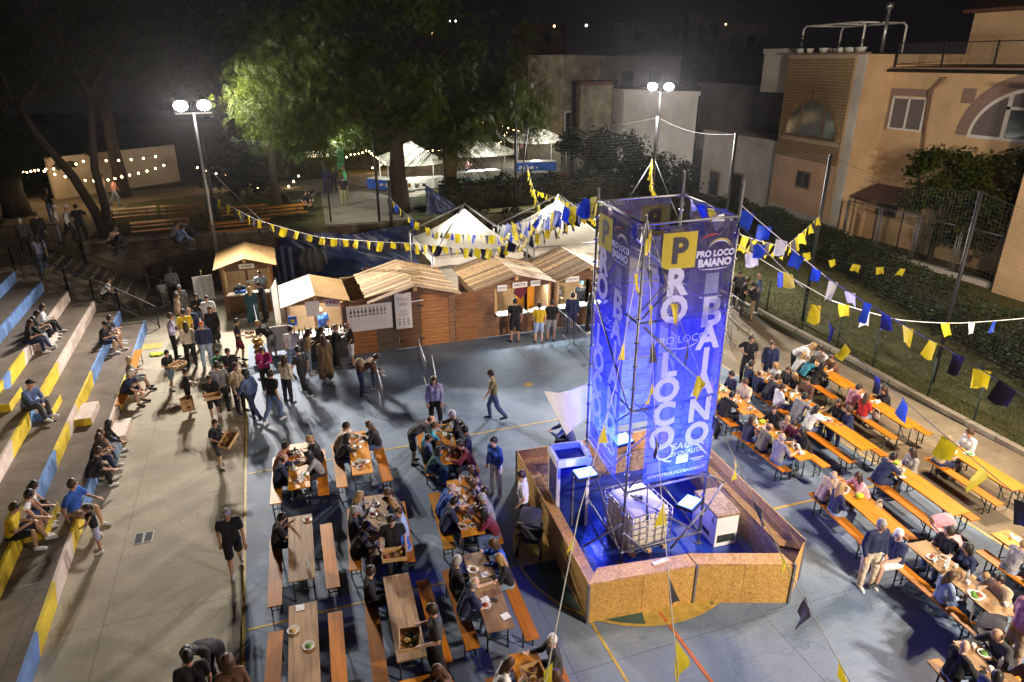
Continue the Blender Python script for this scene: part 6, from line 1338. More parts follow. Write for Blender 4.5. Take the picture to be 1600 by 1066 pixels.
# ================================================================ park furniture and market behind
MT['bulb'] = glow('festoon_bulb', (1, .62, .26), 34)
bulbm = MB().ell((0, 0, 0), (.05, .05, .065), 8, 6).mesh('bulb', MT['bulb']); capm = MB().tube((0, 0, .05), (0, 0, .12), .03, 6).mesh('socket', MT['black'])
def festoon(label, pts, sag=.3, n=10, glow_w=0):
    """pts: world anchor points"""
    o = empty('string_lights', pts[0], 0, label, 'string lights', 'festoon lights in the park'); P0 = V3(pts[0])
    for a, b in zip(pts, pts[1:]):
        a, b = V3(a) - P0, V3(b) - P0; f = lambda t: a.lerp(b, t) + V3((0, 0, -sag * 4 * t * (1 - t)))
        MB().path([f(k / 12) for k in range(13)], .008, 4).build('cord', MT['black'], o)
        for k in range(n):
            p = f((k + .5) / n); q = obj('bulb', bulbm, o, p - V3((0, 0, .1))); obj('socket', capm, q)
        if glow_w:
            ld = bpy.data.lights.new('festoon_glow', 'POINT'); ld.energy = glow_w; ld.color = (1, .66, .34); ld.shadow_soft_size = .5; lo = bpy.data.objects.new('festoon_glow', ld); link(lo); lo.location = P0 + f(.5) + V3((0, 0, -.25))
pv = lambda px, py, v: at_v(px, py, v)
festoon('string of warm bulbs crossing the upper left of the park above the wall', [pv(-10, 262, 48), pv(65, 262, 48), pv(135, 247, 47), pv(252, 240, 46)], .15, 6, 34)
festoon('lower string of warm bulbs sagging in front of the cream wall, left', [pv(-5, 272, 45), pv(60, 262, 45), pv(140, 280, 45), pv(195, 272, 45), pv(262, 253, 45)], .08, 5, 30)
festoon('string of warm bulbs between the dark trees above the picnic benches', [pv(300, 256, 50), pv(372, 272, 50), pv(430, 300, 49), pv(470, 268, 49)], .2, 5, 25)
festoon('string of warm bulbs over the far stage people left of the green hedge', [pv(455, 272, 54), pv(505, 266, 54), pv(545, 240, 54), pv(575, 232, 54), pv(592, 246, 54)], .1, 5, 25)
festoon('string of bulbs along the cream gazebo edge behind the big tree', [pv(575, 262, 54), pv(640, 230, 55), pv(680, 232, 56), pv(730, 232, 58)], .2, 5, 20)
festoon('string of warm bulbs climbing over the far right gazebo', [pv(730, 180, 62), pv(790, 196, 62), pv(840, 204, 60), pv(866, 206, 58)], .2, 6, 20)
festoon('short string of warm bulbs on the path behind the middle gazebo', [pv(755, 224, 66), pv(782, 222, 66), pv(796, 196, 64)], .05, 5, 20)
# picnic benches on the park lawn (beer-table sets)
def park_set(px, py, lab, L_=2.2, rz=8):
    p = at(px, py, PZ + .75); p.z = PZ; t = empty('park_table', p, R(rz), lab, 'table', 'tables on the park lawn')
    MB().box((0, 0, .74), (L_, .5, .035)).build('tabletop', MT['table_or'], t)
    for x in (-.8, .8): MB().path([(x, -.2, 0), (x, -.2, .72), (x, .2, .72), (x, .2, 0)], .02, 5).build('leg', MT['rust'], t)
    for s in (-1, 1):
        b = empty('park_bench', p + Matrix.Rotation(R(rz), 3, 'Z') @ V3((0, s * .55, 0)), R(rz), ('nearer' if s < 0 else 'farther') + ' bench of the ' + lab, 'bench', 'benches on the park lawn')
        MB().box((0, 0, .45), (L_, .26, .035)).build('seat', MT['bench_or'], b)
        for x in (-.8, .8): MB().path([(x, -.1, 0), (x, -.1, .43), (x, .1, .43), (x, .1, 0)], .018, 5).build('leg', MT['rust'], b)
park_set(201, 326, 'orange table nearest the cream wall on the park lawn', 2.6); park_set(285, 320, 'short orange table right of the one by the cream wall', 2.2)
park_set(250, 345, 'orange table just behind the retaining wall on the lawn', 2.6); park_set(375, 345, 'orange table behind the mast on the park lawn', 2.8); park_set(440, 322, 'orange table by the slim dark tree on the lawn', 2.4); park_set(380, 322, 'orange table in the dark middle of the park lawn', 2.4)
park_set(8, 312, 'small orange table at the far left edge of the park', 1.4)
# lawn beds and kerbs
for k, (poly, lab) in enumerate((([(1.2, 43.5), (2.4, 44), (3.0, 47), (1.0, 47)], 0), ([(7.2, 44), (9, 44.5), (9.4, 47.5), (7.6, 47.2)], 1), ([(7.4, 39.2), (9, 39.2), (9.6, 42), (7.6, 42)], 2))):
    c = V3((*poly[0], PZ)); b = empty('planting_bed', c, 0, ['low kerbed lawn bed left of the park path', 'kerbed bare bed beside the white market table', 'kerbed bed round the foot of the big tree'][k], 'planting bed')
    MB().prism([(p[0] - c.x, p[1] - c.y) for p in poly], 0, .1).build('soil', MT['soil'] if k == 1 else MT['lawn'], b)
    for i in range(4): MB().beam(V3((*poly[i], PZ + .07)) - c, V3((*poly[(i + 1) % 4], PZ + .07)) - c, .12, .16).build('kerb', MT['coping'], b)
# street-type lamp on a slim post
a = at(518, 352, PZ); lp = empty('park_lamp', (2.95, 37.2, PZ), 0, 'slim black park lamp post with a small bright lamp by the path', 'lamp post')
MB().path([(0, 0, 0), (0, 0, 4.0), (.05, .0, 4.3), (.5, .1, 4.45)], .045, 8).build('pole', MT['black'], lp); MB().box((.6, .1, 4.42), (.4, .2, .1)).build('lamp_head', MT['black'], lp); MT['cool'] = glow('cool_lamp', (.85, 1, .75), 30); MB().box((.6, .1, 4.36), (.32, .15, .03)).build('lens', MT['cool'], lp)
ld = bpy.data.lights.new('park_lamp', 'POINT'); ld.energy = 420; ld.color = (.9, 1, .8); ld.shadow_soft_size = .1; lo = bpy.data.objects.new('park_lamp', ld); link(lo); lo.location = (3.55, 37.3, PZ + 4.2)
# gazebos of the market
def gazebo(label, px, py, v, w, d, wt=420, dark=False):
    p = at(px, py, PZ); k = (v / p.y); p = V3((p.x * 1.0, p.y, PZ))
    o = empty('gazebo', p, 0, label, 'gazebo', 'market gazebos in the park'); cx, cy = w / 2, d / 2; ze, za = 2.2, 3.25
    def fn(s, t):
        k = s * 4; i = int(min(k, 3.9999)); f = k - i; cs = [(-cx, -cy), (cx, -cy), (cx, cy), (-cx, cy), (-cx, -cy)]
        q = V3((*cs[i], 0)).lerp(V3((*cs[i + 1], 0)), f); return V3((q.x * (1 - t), q.y * (1 - t), ze + (za - ze) * t ** 1.2 - .1 * math.sin(math.pi * f) * (1 - t)))
    MB().grid(fn, 40, 10).build('canopy', MT['gaz'], o)
    v_ = MB(); v_.grid(lambda s, t: fn(s, 0) + V3((0, 0, -.25 * t)), 40, 1); v_.build('valance', MT['gaz'], o)
    for x in (-1, 1):
        for y in (-1, 1): MB().tube((x * cx, y * cy, 0), (x * cx, y * cy, ze), .03, 6).build('leg', MT['black' if dark else 'white'], o)
    l_ = MB().ell((w * .3, -cy + .5, ze - .25), .1, 10, 8).build('lamp', MT['coolspot'], o)
    ld = bpy.data.lights.new('gazebo_light', 'POINT'); ld.energy = wt; ld.color = (.95, 1, .98); ld.shadow_soft_size = .2; lo = bpy.data.objects.new('gazebo_light', ld); link(lo); lo.location = p + V3((0, -.2, ze - .35))
    return p
g1 = gazebo('cream gazebo behind the big tree trunk with market tables under it', 645, 300, 52, 3.6, 3.2)
g2 = gazebo('pale gazebo with black legs over a glowing white table', 748, 283, 47, 4.6, 3.2, 520, True)
g3 = gazebo('cream gazebo farthest right, over a stall with blue cloth', 836, 258, 53, 4.2, 3.2, 520)
def stall(label, p, L_, w, cloth, rz=0, h=.78):
    t = empty('market_table', p, R(rz), label, 'table', 'market tables'); MB().box((0, 0, h), (L_, w, .04)).build('tabletop', MT['counter_w'], t)
    c = MB(); c.grid(lambda s, q: V3(((s - .5) * L_ * 1.02, -w / 2 - .02 - .02 * math.sin(s * 30) * q, h - .02 - q * (h - .15))), 40, 2); c.build('cloth', cloth, t)
    for x in (-1, 1):
        for y in (-1, 1): MB().tube((x * (L_ / 2 - .08), y * (w / 2 - .08), 0), (x * (L_ / 2 - .08), y * (w / 2 - .08), h), .02, 5).build('leg', MT['zinc'], t)
    return t
stall('white-topped market table with blue cloth left of the big tree', at(607, 298, PZ), 2.6, 1.1, CLM['blue'], -52)
stall('white market table under the cream gazebo behind the big tree', at(665, 296, PZ), 2.6, .9, MT['counter_w'], 4)
stall('glowing white market table under the black-legged gazebo', at(742, 285, PZ), 3.6, .9, MT['counter_w'], 8)
stall('stall table with bright blue cloth under the far right gazebo', at(835, 268, PZ), 3.2, 1.0, CLM['blue'], -12)
r3 = random.Random(12)
for i in range(22):
    c = [at(607, 292, PZ + .8), at(665, 292, PZ + .8), at(742, 281, PZ + .8), at(835, 264, PZ + .8)][i % 4]; p = c + V3((r3.uniform(-1.1, 1.1), r3.uniform(-.22, .22), .02))
    if i % 4 == 0: p = c + V3((.6, -.8, 0)) * r3.uniform(-1, 1)
    b = MB().box((0, 0, .1), (r3.uniform(.12, .3), r3.uniform(.1, .24), .2)); b.mi = 0
    gc = r3.choice(['white', 'red', 'cream', 'white', 'turquoise', 'yellow'])
    o = empty('market_goods', (p.x, p.y, PZ + .8), r3.uniform(0, 3), ['small ' + gc + ' box of goods on the white table left of the big tree', 'small ' + gc + ' box of goods on the table under the cream gazebo', 'small ' + gc + ' box of goods on the glowing white table', 'small ' + gc + ' box of goods on the stall with blue cloth'][i % 4], 'goods', 'goods on the market tables'); hgt = r3.uniform(.08, .24); MB().box((0, 0, hgt / 2), (r3.uniform(.14, .32), r3.uniform(.12, .22), hgt)).build('box', CLM[gc], o); MB().box((0, 0, hgt + .006), (.12, .1, .012)).build('lid', MT['paper'], o)
a = at(870, 283, PZ); ws = empty('wrapped_bin', at(885 - 10, 295, PZ), 0, 'orange covered barrel in front of the far right stall', 'barrel'); MB().lathe([(0, 0), (.4, 0), (.46, .5), (.36, .95), (0, 1.0)], n=14).build('cover', CLM['orange'], ws)
bs = at(505, 300, PZ); bb = empty('bar_stand', (4.4, 53.5, PZ), 0, 'lit bar counter with green screens at the end of the park path', 'stall')
MB().box((-.6, 0, .55), (2.6, .5, 1.1)).build('counter', MT['bark'], bb); MB().box((1.0, .2, 1.2), (.5, .1, 1.6)).build('screen', CLM['green'], bb); MB().box((-1.9, .2, 1.2), (.4, .1, 1.5)).build('screen', CLM['green'], bb); MB().box((-.6, .4, 1.6), (1.6, .08, .5)).build('light_box', glow('warm_sign', (1, .8, .5), 3), bb)
# ================================================================ bunting
FLM = {}
MT['f_yel'] = M('yellow_flag', (.62, .5, .02), .7, 0, .1, 6, trans=.35); MT['f_blk'] = M('dark_flag', (.03, .027, .045), .7, 0, .15, 6, trans=.1); MT['f_blu'] = M('glow_blue_flag', (.02, .06, .42), .6, 0, .1, 6, trans=.3); MT['f_wht'] = M('glow_pale_flag', (.6, .6, .58), .7, 0, .05, 6, trans=.35)  # blue and white flags: the tower's blue light is put into their colour
for nm in ('yel', 'blk', 'blu', 'wht'):
    FLM[nm] = []
    for q in range(4):
        rr_ = random.Random(q); a, b = rr_.uniform(0, 6), rr_.uniform(.05, .11); tw_ = rr_.uniform(-.6, .6)
        FLM[nm].append(MB().grid(lambda s, t: V3(((s - .5) * (1 + tw_ * .2 * t), b * 2.2 * math.sin(a + s * 4) * t + tw_ * t * t * .4, -t * 1.15 - .1 * math.sin(s * 6 + a) * t)), 6, 6).mesh('flag', MT['f_' + nm]))
def bunting(label, pts, cols, n=None, size=.24, sag=.0, skip=0., th=.007, start=0., cord='white', yaw=None, gap=None):
    P = [V3(p) for p in pts]; o = empty('bunting', P[0], 0, label, 'bunting', 'bunting strings'); rr_ = random.Random(len(label)); k = 0
    for a, b in zip(P, P[1:]):
        L_ = (b - a).length; f = lambda t: a.lerp(b, t) + V3((0, 0, -sag * 4 * t * (1 - t))) - P[0]
        MB().path([f(q / 10) for q in range(11)], th, 4, cap=False).build('cord', MT[cord], o)
        m = n if n else max(1, int(L_ / (gap or size * 1.9)))
        d = (b - a); az_ = math.atan2(d.y, d.x)
        for i in range(m):
            k += 1; t = start + (1 - start) * (i + .5) / m
            c = cols[k % len(cols)]
            if c is None or rr_.random() < skip: continue
            fl = obj('flag', FLM[c][rr_.randrange(4)], o, f(t), (rr_.uniform(-.35, .35), rr_.uniform(-.3, .3), az_ + rr_.uniform(-.5, .5)), (size * rr_.uniform(.85, 1.1), size, size * rr_.uniform(.85, 1.15)))
    return o
LF = V3(MASTS[0][0]); RF = V3(MASTS[1][0])
T = {k_: V3((*c_, z_)) for k_, c_, z_ in zip('FRBL', CORN, (7.8, 7.9, 8.1, 7.8))}
YB = ['yel', 'blk']
s0 = at_v(330, 305, 35); s1 = at_v(500, 371, 30); s2 = at_v(640, 380, 26); s3 = at_v(770, 390, 21); s4 = at_v(880, 347, 16.5)
bunting('yellow and black bunting sagging from the left mast to the blue tower', [s0, at_v(400, 343, 32.5), s1, s2, s3, s4, T['L']], YB, None, .3, .03, gap=.33)
p0 = at_v(605, 305, 36); bunting('yellow and black bunting from the short dark post down to the left pyramid tent', [p0, at_v(640, 340, 33), at_v(680, 362, 30.5), at_v(775, 368, 25), at_v(850, 345, 19), T['L'] + V3((0, 0, -.1))], ['yel', 'blk', 'yel', 'blu'], None, .3, .04, gap=.5)
bunting('yellow bunting dropping from the tall dark net post to the right tent', [at_v(823, 258, 36), at_v(835, 300, 33), at_v(848, 338, 30)], ['yel'], None, .34, .02, gap=.55)
bunting('small yellow-green bunting running from the net post over the right tent apex', [at_v(832, 296, 34), at_v(874, 310, 31), at_v(915, 328, 27), at_v(935, 345, 22)], ['yel', 'yel', None], None, .24, .03, gap=.3)
bunting('blue and white bunting tied to the rear left tower corner', [at_v(785, 352, 20), at_v(850, 335, 17), T['L']], ['blu', 'wht', 'blu', 'yel'], None, .34, .05, gap=.36, cord='f_blu')
bunting('yellow bunting hanging straight down behind the top of the tower', [at_v(1018, 248, 34), at_v(1019, 300, 30)], ['yel'], None, .36, 0, gap=.55)
bunting('heavy blue, white and yellow bunting from the tower to the upper right edge', [T['R'], at_d(1290, 432, 12.2), at_d(1400, 500, 10.9), at_d(1480, 544, 10.1), at_d(1640, 640, 8.8)], ['blk', 'blu', 'blu', 'wht', 'blu', 'blu', 'wht', 'wht', 'blu', 'blk', 'yel', 'yel', 'blk', 'yel', 'blk', 'yel', 'yel'], None, .245, .015, th=.01, gap=.37)
bunting('second bunting string from the tower with pale flags, running to the right edge', [T['R'] + V3((0, 0, -.35)), at_d(1255, 450, 12.2), at_d(1340, 560, 10.4), at_d(1440, 650, 9.0), at_d(1640, 815, 7.2)], ['blk', 'blu', 'yel', 'yel', 'blk', 'yel'], None, .25, .01, th=.008, gap=.62, start=.12)
bunting('sagging white cord with small yellow flags across the hedge at right', [T['R'] + V3((0, 0, -.75)), at_d(1300, 470, 13), at_d(1405, 500, 14), at_d(1500, 505, 14.5), at_d(1640, 493, 15.5)], ['yel', 'wht', 'blu', None], None, .23, .02, th=.008, gap=.6)
bunting('short yellow and black bunting from the right net post to the tower', [at_u(1282, 336, 21.0), at_d(1228, 385, 20), T['R'] + V3((0, 0, -.55))], ['yel', 'blk', 'yel', None], None, .3, .04, gap=.6)
bunting('faint green bunting strung low along the boundary hedge', [at_d(1165, 345, 30), at_d(1250, 392, 30), at_d(1330, 412, 30), at_d(1420, 420, 30)], ['yel', None], None, .3, .05, gap=.5, cord='net_wire')
bunting('dark and yellow bunting from the tower top across the front banner to the lower right', [T['F'], at_d(1063, 505, 10.9), at_d(1135, 690, 9.6), at_d(1240, 905, 8.1), at_d(1345, 1095, 6.9)], ['blk', 'yel'], None, .27, .01, th=.006, gap=.66)
bunting('yellow and dark bunting hanging from the tower front straight down to the bottom edge', [T['F'] + V3((.02, -.03, -.05)), at_d(1022, 640, 9.9), at_d(1040, 850, 8.3), at_d(1062, 1085, 6.8)], ['blk', 'yel'], None, .27, .01, th=.006, gap=.75)
bunting('yellow bunting from the tower to the lower left over the front tables', [T['F'] + V3((-.02, -.03, -.08)), at_d(962, 600, 10.2), at_d(905, 800, 8.6), at_d(848, 1085, 6.9)], ['yel', None, None], None, .24, .01, th=.007, gap=.5)
bunting('blue and white bunting twisted inside the top of the tower', [T['L'] + V3((.1, -.1, -.05)), T['F'] + V3((.1, .1, -.2)), T['R'] + V3((-.2, .1, -.1)), T['B'] + V3((-.2, -.1, -.2))], ['blu', 'wht', None, 'yel'], None, .26, .15, gap=.4, cord='f_blu')
# ================================================================ beer tables and benches (one of each kind, then copies)
def mk_table(mat):
    t = empty('beer_table', (0, 0, 0)); MB().box((0, 0, .755), (.52, 2.2, .03)).build('tabletop', MT[mat], t)
    for s in (-1, 1): MB().box((s * .22, 0, .725), (.03, 2.0, .03)).build('apron_rail', MT['rust'], t)
    for y in (-.82, .82):
        l = MB().path([(-.2, y, 0), (-.2, y, .73), (.2, y, .73), (.2, y, 0)], .02, 6); l.tube((-.2, y, .3), (.2, y, .3), .014, 5); l.tube((0, y, .3), (0, y * .55, .72), .012, 5); l.build('leg', MT['rust'], t)
    return t
def mk_bench(mat):
    t = empty('beer_bench', (0, 0, 0)); MB().box((0, 0, .455), (.27, 2.2, .03)).build('seat', MT[mat], t)
    for y in (-.82, .82):
        l = MB().path([(-.1, y, 0), (-.1, y, .44), (.1, y, .44), (.1, y, 0)], .018, 6); l.tube((-.1, y, .12), (.1, y, .12), .012, 5); l.tube((0, y, .12), (0, y * .6, .43), .01, 5); l.build('leg', MT['rust'], t)
    return t
tproto = {k: mk_table(k) for k in ('table_or', 'table_old')}; bproto = {k: mk_bench(k) for k in ('bench_or', 'table_or')}
used = set()
TN = {'A1': ('stand-side', 'farthest'), 'A2': ('stand-side', 'second'), 'A3': ('stand-side', 'nearest'), 'B1': ('mid-left', 'farthest'), 'B2': ('mid-left', 'second'), 'B3': ('mid-left', 'third'), 'B4': ('mid-left', 'nearest'),
      'C1': ('pool-left', 'farthest'), 'C2': ('pool-left', 'second'), 'C3': ('pool-left', 'third'), 'C4': ('pool-left', 'nearest'),
      'P0': ('pool-right', 'farthest'), 'P1': ('pool-right', 'second'), 'P2': ('pool-right', 'third'), 'P3': ('pool-right', 'fourth'), 'P4': ('pool-right', 'nearest'),
      'M0': ('mid-right', 'farthest'), 'M1': ('mid-right', 'second'), 'M2': ('mid-right', 'third'), 'M3': ('mid-right', 'nearest'), 'K0': ('kerb-side', 'farthest'), 'K1': ('kerb-side', 'second'), 'K2': ('kerb-side', 'nearest')}
# name: (u_far, v_far, u_near, v_near, tabletop material, bench material)
TAB = {'A1': (-.12, 17.22, -.2, 15.02, 'table_or'), 'A2': (-.25, 13.88, -.34, 11.68, 'table_old'), 'A3': (-.37, 11.0, -.48, 8.8, 'table_old'),
       'B1': (1.48, 17.35, 1.36, 15.13, 'table_or'), 'B2': (1.5, 14.1, 1.3, 11.92, 'table_old'), 'B3': (1.46, 11.2, 1.34, 9.0, 'table_old'), 'B4': (1.3, 8.6, 1.2, 6.4, 'table_or'),
       'C1': (3.86, 17.05, 3.6, 14.87, 'table_or'), 'C2': (3.52, 14.08, 3.32, 11.9, 'table_or'), 'C3': (3.16, 11.3, 3.02, 9.12, 'table_old'), 'C4': (3.2, 8.5, 3.05, 6.3, 'bench_or'),
       'P0': (12.8, 16.75, 12.68, 14.55, 'table_or'), 'P1': (12.5, 14.15, 12.46, 11.95, 'table_or'), 'P2': (12.4, 11.05, 12.16, 8.87, 'table_or'), 'P3': (12.3, 8.45, 12.08, 6.25, 'table_old'), 'P4': (10.75, 6.05, 10.4, 3.9, 'table_old'),
       'M0': (14.75, 16.85, 14.65, 14.65, 'table_or'), 'M1': (14.55, 13.98, 14.4, 11.78, 'table_or'), 'M2': (14.33, 11.05, 14.14, 8.86, 'table_or'), 'M3': (14.35, 8.1, 14.2, 5.9, 'table_or'),
       'K0': (17.0, 17.1, 16.83, 14.98, 'table_or'), 'K1': (16.73, 14.48, 16.53, 12.28, 'table_or'), 'K2': (16.56, 11.3, 16.35, 9.1, 'table_or')}
TPOS = {}
for nm, (u0, w0, u1, w1, mat) in TAB.items():
    row, od = TN[nm]; c = V3(((u0 + u1) / 2, (w0 + w1) / 2, 0)); rz = math.atan2(-(u0 - u1), (w0 - w1))
    pm_ = 'table_old' if mat == 'table_old' else 'table_or'
    if pm_ not in used: t = tproto[pm_]; used.add(pm_)
    else: t = copy_tree(tproto[pm_])
    t.location = c; t.rotation_euler = (0, 0, rz)
    tag(t, f'{"worn grey-brown" if pm_ == "table_old" else "orange varnished"} folding beer table, {od} of the {row} row', 'table', 'beer tables on the court')
    dr_ = Matrix.Rotation(rz, 3, 'Z'); TPOS[nm] = (c, rz, dr_)
    for s, side in ((-1, 'left'), (1, 'right')):
        bm_ = 'table_or' if nm in ('A1', 'B1', 'C2') and s < 0 else 'bench_or'
        key = 'b' + bm_
        if key not in used: b = bproto[bm_]; used.add(key)
        else: b = copy_tree(bproto[bm_])
        j = -.25 if nm in ('A2', 'A3') and s < 0 else rnd.uniform(-.12, .05)
        b.location = c + dr_ @ V3((s * .56, j, 0)); b.rotation_euler = (0, 0, rz + rnd.uniform(-.035, .035))
        tag(b, f'orange bench on the {side} side of the {od} table, {row} row', 'bench', 'beer benches on the court')
# the bench beside the stand
b = copy_tree(bproto['bench_or']); p = at(211, 563, .46); b.location = (p.x, 25.7, 0); b.rotation_euler = (0, 0, .02); tag(b, 'orange bench standing along the foot of the blue painted stand', 'bench')
b = copy_tree(bproto['bench_or']); b.location = (-5.2, 23.2, 0); tag(b, 'second orange bench by the stand under the white-haired man', 'bench')
# ---------------------------------------------------------------- things on the tables
def local(nm, x, y, z=.771): c, rz, dr_ = TPOS[nm]; return c + dr_ @ V3((x, y, z)), rz
plm = MB().lathe([(0, .004), (.07, .004), (.105, .02), (.11, .021), (.075, 0), (0, 0)], n=16).mesh('plate', MT['plastic_w'])
cupm = MB().lathe([(0, 0), (.03, 0), (.038, .1), (.034, .1), (.028, .008), (0, .008)], n=10).mesh('cup', MT['plastic_w'])
foodc = {k: M('food_' + k, c, .6, 0, .5, 30, bump=.6, bscale=60) for k, c in {'red': (.35, .06, .02), 'green': (.1, .25, .03), 'brown': (.18, .08, .03), 'gold': (.5, .3, .08)}.items()}
foodm = {k: MB().ell((0, 0, .02), (.065, .055, .03), 10, 6).mesh('food', m) for k, m in foodc.items()}
wbm = MB().lathe([(0, 0), (.034, 0), (.036, .16), (.014, .21), (.014, .24), (0, .24)], n=10).mesh('water_bottle', MT['clear'])
napm = MB().grid(lambda s, t: V3(((s - .5) * .16, (t - .5) * .16, .012 * noise.noise(V3((s * 3, t * 3, 1))) + .008)), 5, 5).mesh('napkin', MT['paper'])
phm = MB().box((0, 0, .005), (.075, .15, .01)).mesh('phone', MT['black'])
def tray(loc, rz, label, food=('brown', 'gold'), green=False):
    t = empty('wooden_tray', loc, rz, label, 'tray'); MB().box((0, 0, .008), (.36, .5, .012)).build('base', MT['wood_lt'], t)
    for a in ((-.175, 0, .016, .5), (.175, 0, .016, .5), (0, -.245, .34, .016), (0, .245, .34, .016)): MB().box((a[0], a[1], .05), (a[2], a[3], .085)).build('rim', MT['wood_lt'], t)
    if green: m_ = MB(); clump(m_, 60, (0, 0, .04), (.15, .2, .03), .1); m_.build('salad', MT['leaf'], t)
    for i in range(3): obj('food', foodm[food[i % len(food)]], t, (rnd.uniform(-.08, .08), -.15 + .15 * i, .015))
    return t
dens = {k_: int(v_ * 1.7) + 1 for k_, v_ in {'A1': 7, 'B1': 6, 'B2': 6, 'C1': 8, 'C2': 9, 'C3': 3, 'C4': 4, 'P0': 7, 'P1': 8, 'P2': 3, 'P3': 8, 'P4': 4, 'M0': 8, 'M1': 4, 'M2': 3, 'M3': 4, 'K0': 4, 'K1': 2, 'K2': 2, 'A2': 1, 'A3': 1, 'B4': 3}.items()}
far_only = {'M1', 'M2', 'K0', 'K1', 'K2', 'P2'}
ri = random.Random(99)
for nm, k in dens.items():
    row, od = TN[nm]; tn = f'{od} {row} table'
    for i in range(k):
        y = ri.uniform(-.95, .95) if nm not in far_only else ri.uniform(.45, 1.0); x = ri.uniform(-.19, .19)
        p, rz = local(nm, x, y); kind = ri.choice(['plate', 'plate', 'plate', 'cup', 'cup', 'bottle', 'napkin'])
        if kind == 'plate':
            o = empty('paper_plate', p, ri.uniform(0, 6), f'white paper plate of food on the {tn}', 'plate', f'plates on the {tn}'); obj('plate', plm, o); fk = ri.choice(list(foodm)); obj('food', foodm[fk], o, (.01, 0, .0))
        elif kind == 'cup': tag(obj('plastic_cup', cupm, None, p), f'white plastic cup standing on the {tn}', 'cup', f'cups on the {tn}')
        elif kind == 'bottle': tag(obj('water_bottle', wbm, None, p), f'clear water bottle standing on the {tn}', 'bottle', f'bottles on the {tn}')
        else: tag(obj('napkin', napm, None, p, (0, 0, ri.uniform(0, 6))), f'crumpled white napkin lying on the {tn}', 'napkin', f'napkins on the {tn}')
p, rz = local('A1', -.12, .6); o = empty('green_platter', p, 0, 'round platter of green salad at the far end of the stand-side table', 'platter'); MB().lathe([(0, 0), (.17, 0), (.2, .03), (.16, .015), (0, .012)], n=18).build('plate', MT['plastic_w'], o); m_ = MB(); clump(m_, 90, (0, 0, .04), (.14, .14, .04), .1); m_.build('salad', MT['leaf'], o)
p, rz = local('C4', .05, .5); tray(p, rz + .1, 'wooden tray with plates on the nearest pool-left table')
for nm, y, lab in (('P1', .9, 'green bag beside a yellow tray on the far end of the second pool-right table'), ('M2', 1.0, 'small green bag at the far end of the third mid-right table'), ('P2', .2, 'small lime green packet on the third pool-right table')):
    p, rz = local(nm, .1, y); tag(MB().ell((0, 0, .05), (.12, .09, .06), 10, 6).build('green_bag', CLM['lime'], None, p), lab, 'bag')
p, rz = local('C3', .05, -.35); tag(obj('phone', phm, None, p, (0, 0, .9)), 'black phone lying on the third pool-left table', 'phone')
p, rz = local('A3', -.05, 1.0); tag(obj('napkin', napm, None, p), 'white napkin at the far end of the nearest stand-side table', 'napkin')
# ---------------------------------------------------------------- crowd barriers
def barrier(a, b, label):
    a, b = V3(a), V3(b); a.z = b.z = 0; o = empty('crowd_barrier', a, 0, label, 'barrier', 'steel crowd barriers'); d = b - a; L_ = d.length; u_ = d.normalized(); n = V3((-u_.y, u_.x, 0))
    MB().path([V3((0, 0, .18)), V3((0, 0, 1.05)), u_ * .06 + V3((0, 0, 1.1)), u_ * (L_ - .06) + V3((0, 0, 1.1)), u_ * L_ + V3((0, 0, 1.05)), u_ * L_ + V3((0, 0, .18)), V3((0, 0, .18))], .015, 6).build('frame', MT['zinc'], o)
    m_ = MB(); k_ = max(3, int(L_ / .17))
    for i in range(1, k_): m_.tube(u_ * L_ * i / k_ + V3((0, 0, .18)), u_ * L_ * i / k_ + V3((0, 0, 1.1)), .006, 5)
    m_.build('bar', MT['zinc'], o)
    for t in (.1, .9): MB().path([u_ * L_ * t + n * .3, u_ * L_ * t + V3((0, 0, .2)), u_ * L_ * t - n * .3], .015, 5).build('foot', MT['zinc'], o)
barrier(at(590, 610), at(601, 655), 'steel crowd barrier seen end-on in front of the bottle poster hut')
barrier(at(655, 572), at(668, 612), 'steel crowd barrier standing before the plank hut, farther one'); barrier(at(677, 600), at(684, 640), 'steel crowd barrier standing before the plank hut, nearer one')
barrier(at(868, 520), at(896, 545), 'steel crowd barrier before the pasta hut counter'); barrier(at(897, 546), at(925, 575), 'steel crowd barrier running from the pasta hut towards the tower')
barrier(at(1133, 492), at(1165, 518), 'steel crowd barrier by the three people right of the tower'); barrier(at(1125, 505), at(1140, 545), 'steel crowd barrier just behind the right tower upright')
barrier(at(402, 515), at(412, 560), 'steel crowd barrier edge-on before the ticket hut counter')
# ---------------------------------------------------------------- strollers, bags
def stroller(loc, rz, label, col, sc=1):
    o = empty('stroller', loc, rz, label, 'stroller'); o.scale = (sc,) * 3
    MB().grid(lambda s, t: V3(((s - .5) * .46, -.25 + .75 * t, .5 + .35 * t * t - .06 * math.sin(math.pi * s))), 8, 8).build('seat', CLM[col], o)
    MB().grid(lambda s, t: V3(((s - .5) * .48, .5 - .42 * math.sin(t * 1.5), .82 + .3 * math.sin(.5 + t * 1.6) - .05 * (2 * s - 1) ** 2)), 10, 8).build('hood', CLM[col], o)
    MB().box((0, .02, .28), (.4, .5, .12)).build('basket', CLM['charcoal'], o)
    for s in (-1, 1): MB().path([(s * .25, -.45, .08), (s * .24, .1, .5), (s * .24, .6, 1.0)], .016, 6).build('frame', MT['black'], o); MB().path([(s * .25, .5, .1), (s * .24, .05, .5)], .016, 6).build('frame', MT['black'], o)
    MB().tube((-.24, .6, 1.0), (.24, .6, 1.0), .018, 8).build('handle', MT['black'], o)
    for s in (-1, 1):
        for y, r in ((-.45, .1), (.5, .13)): w_ = MB().tube((s * .27 - .02, y, r), (s * .27 + .02, y, r), r, 14).build('wheel', MT['black'], o)
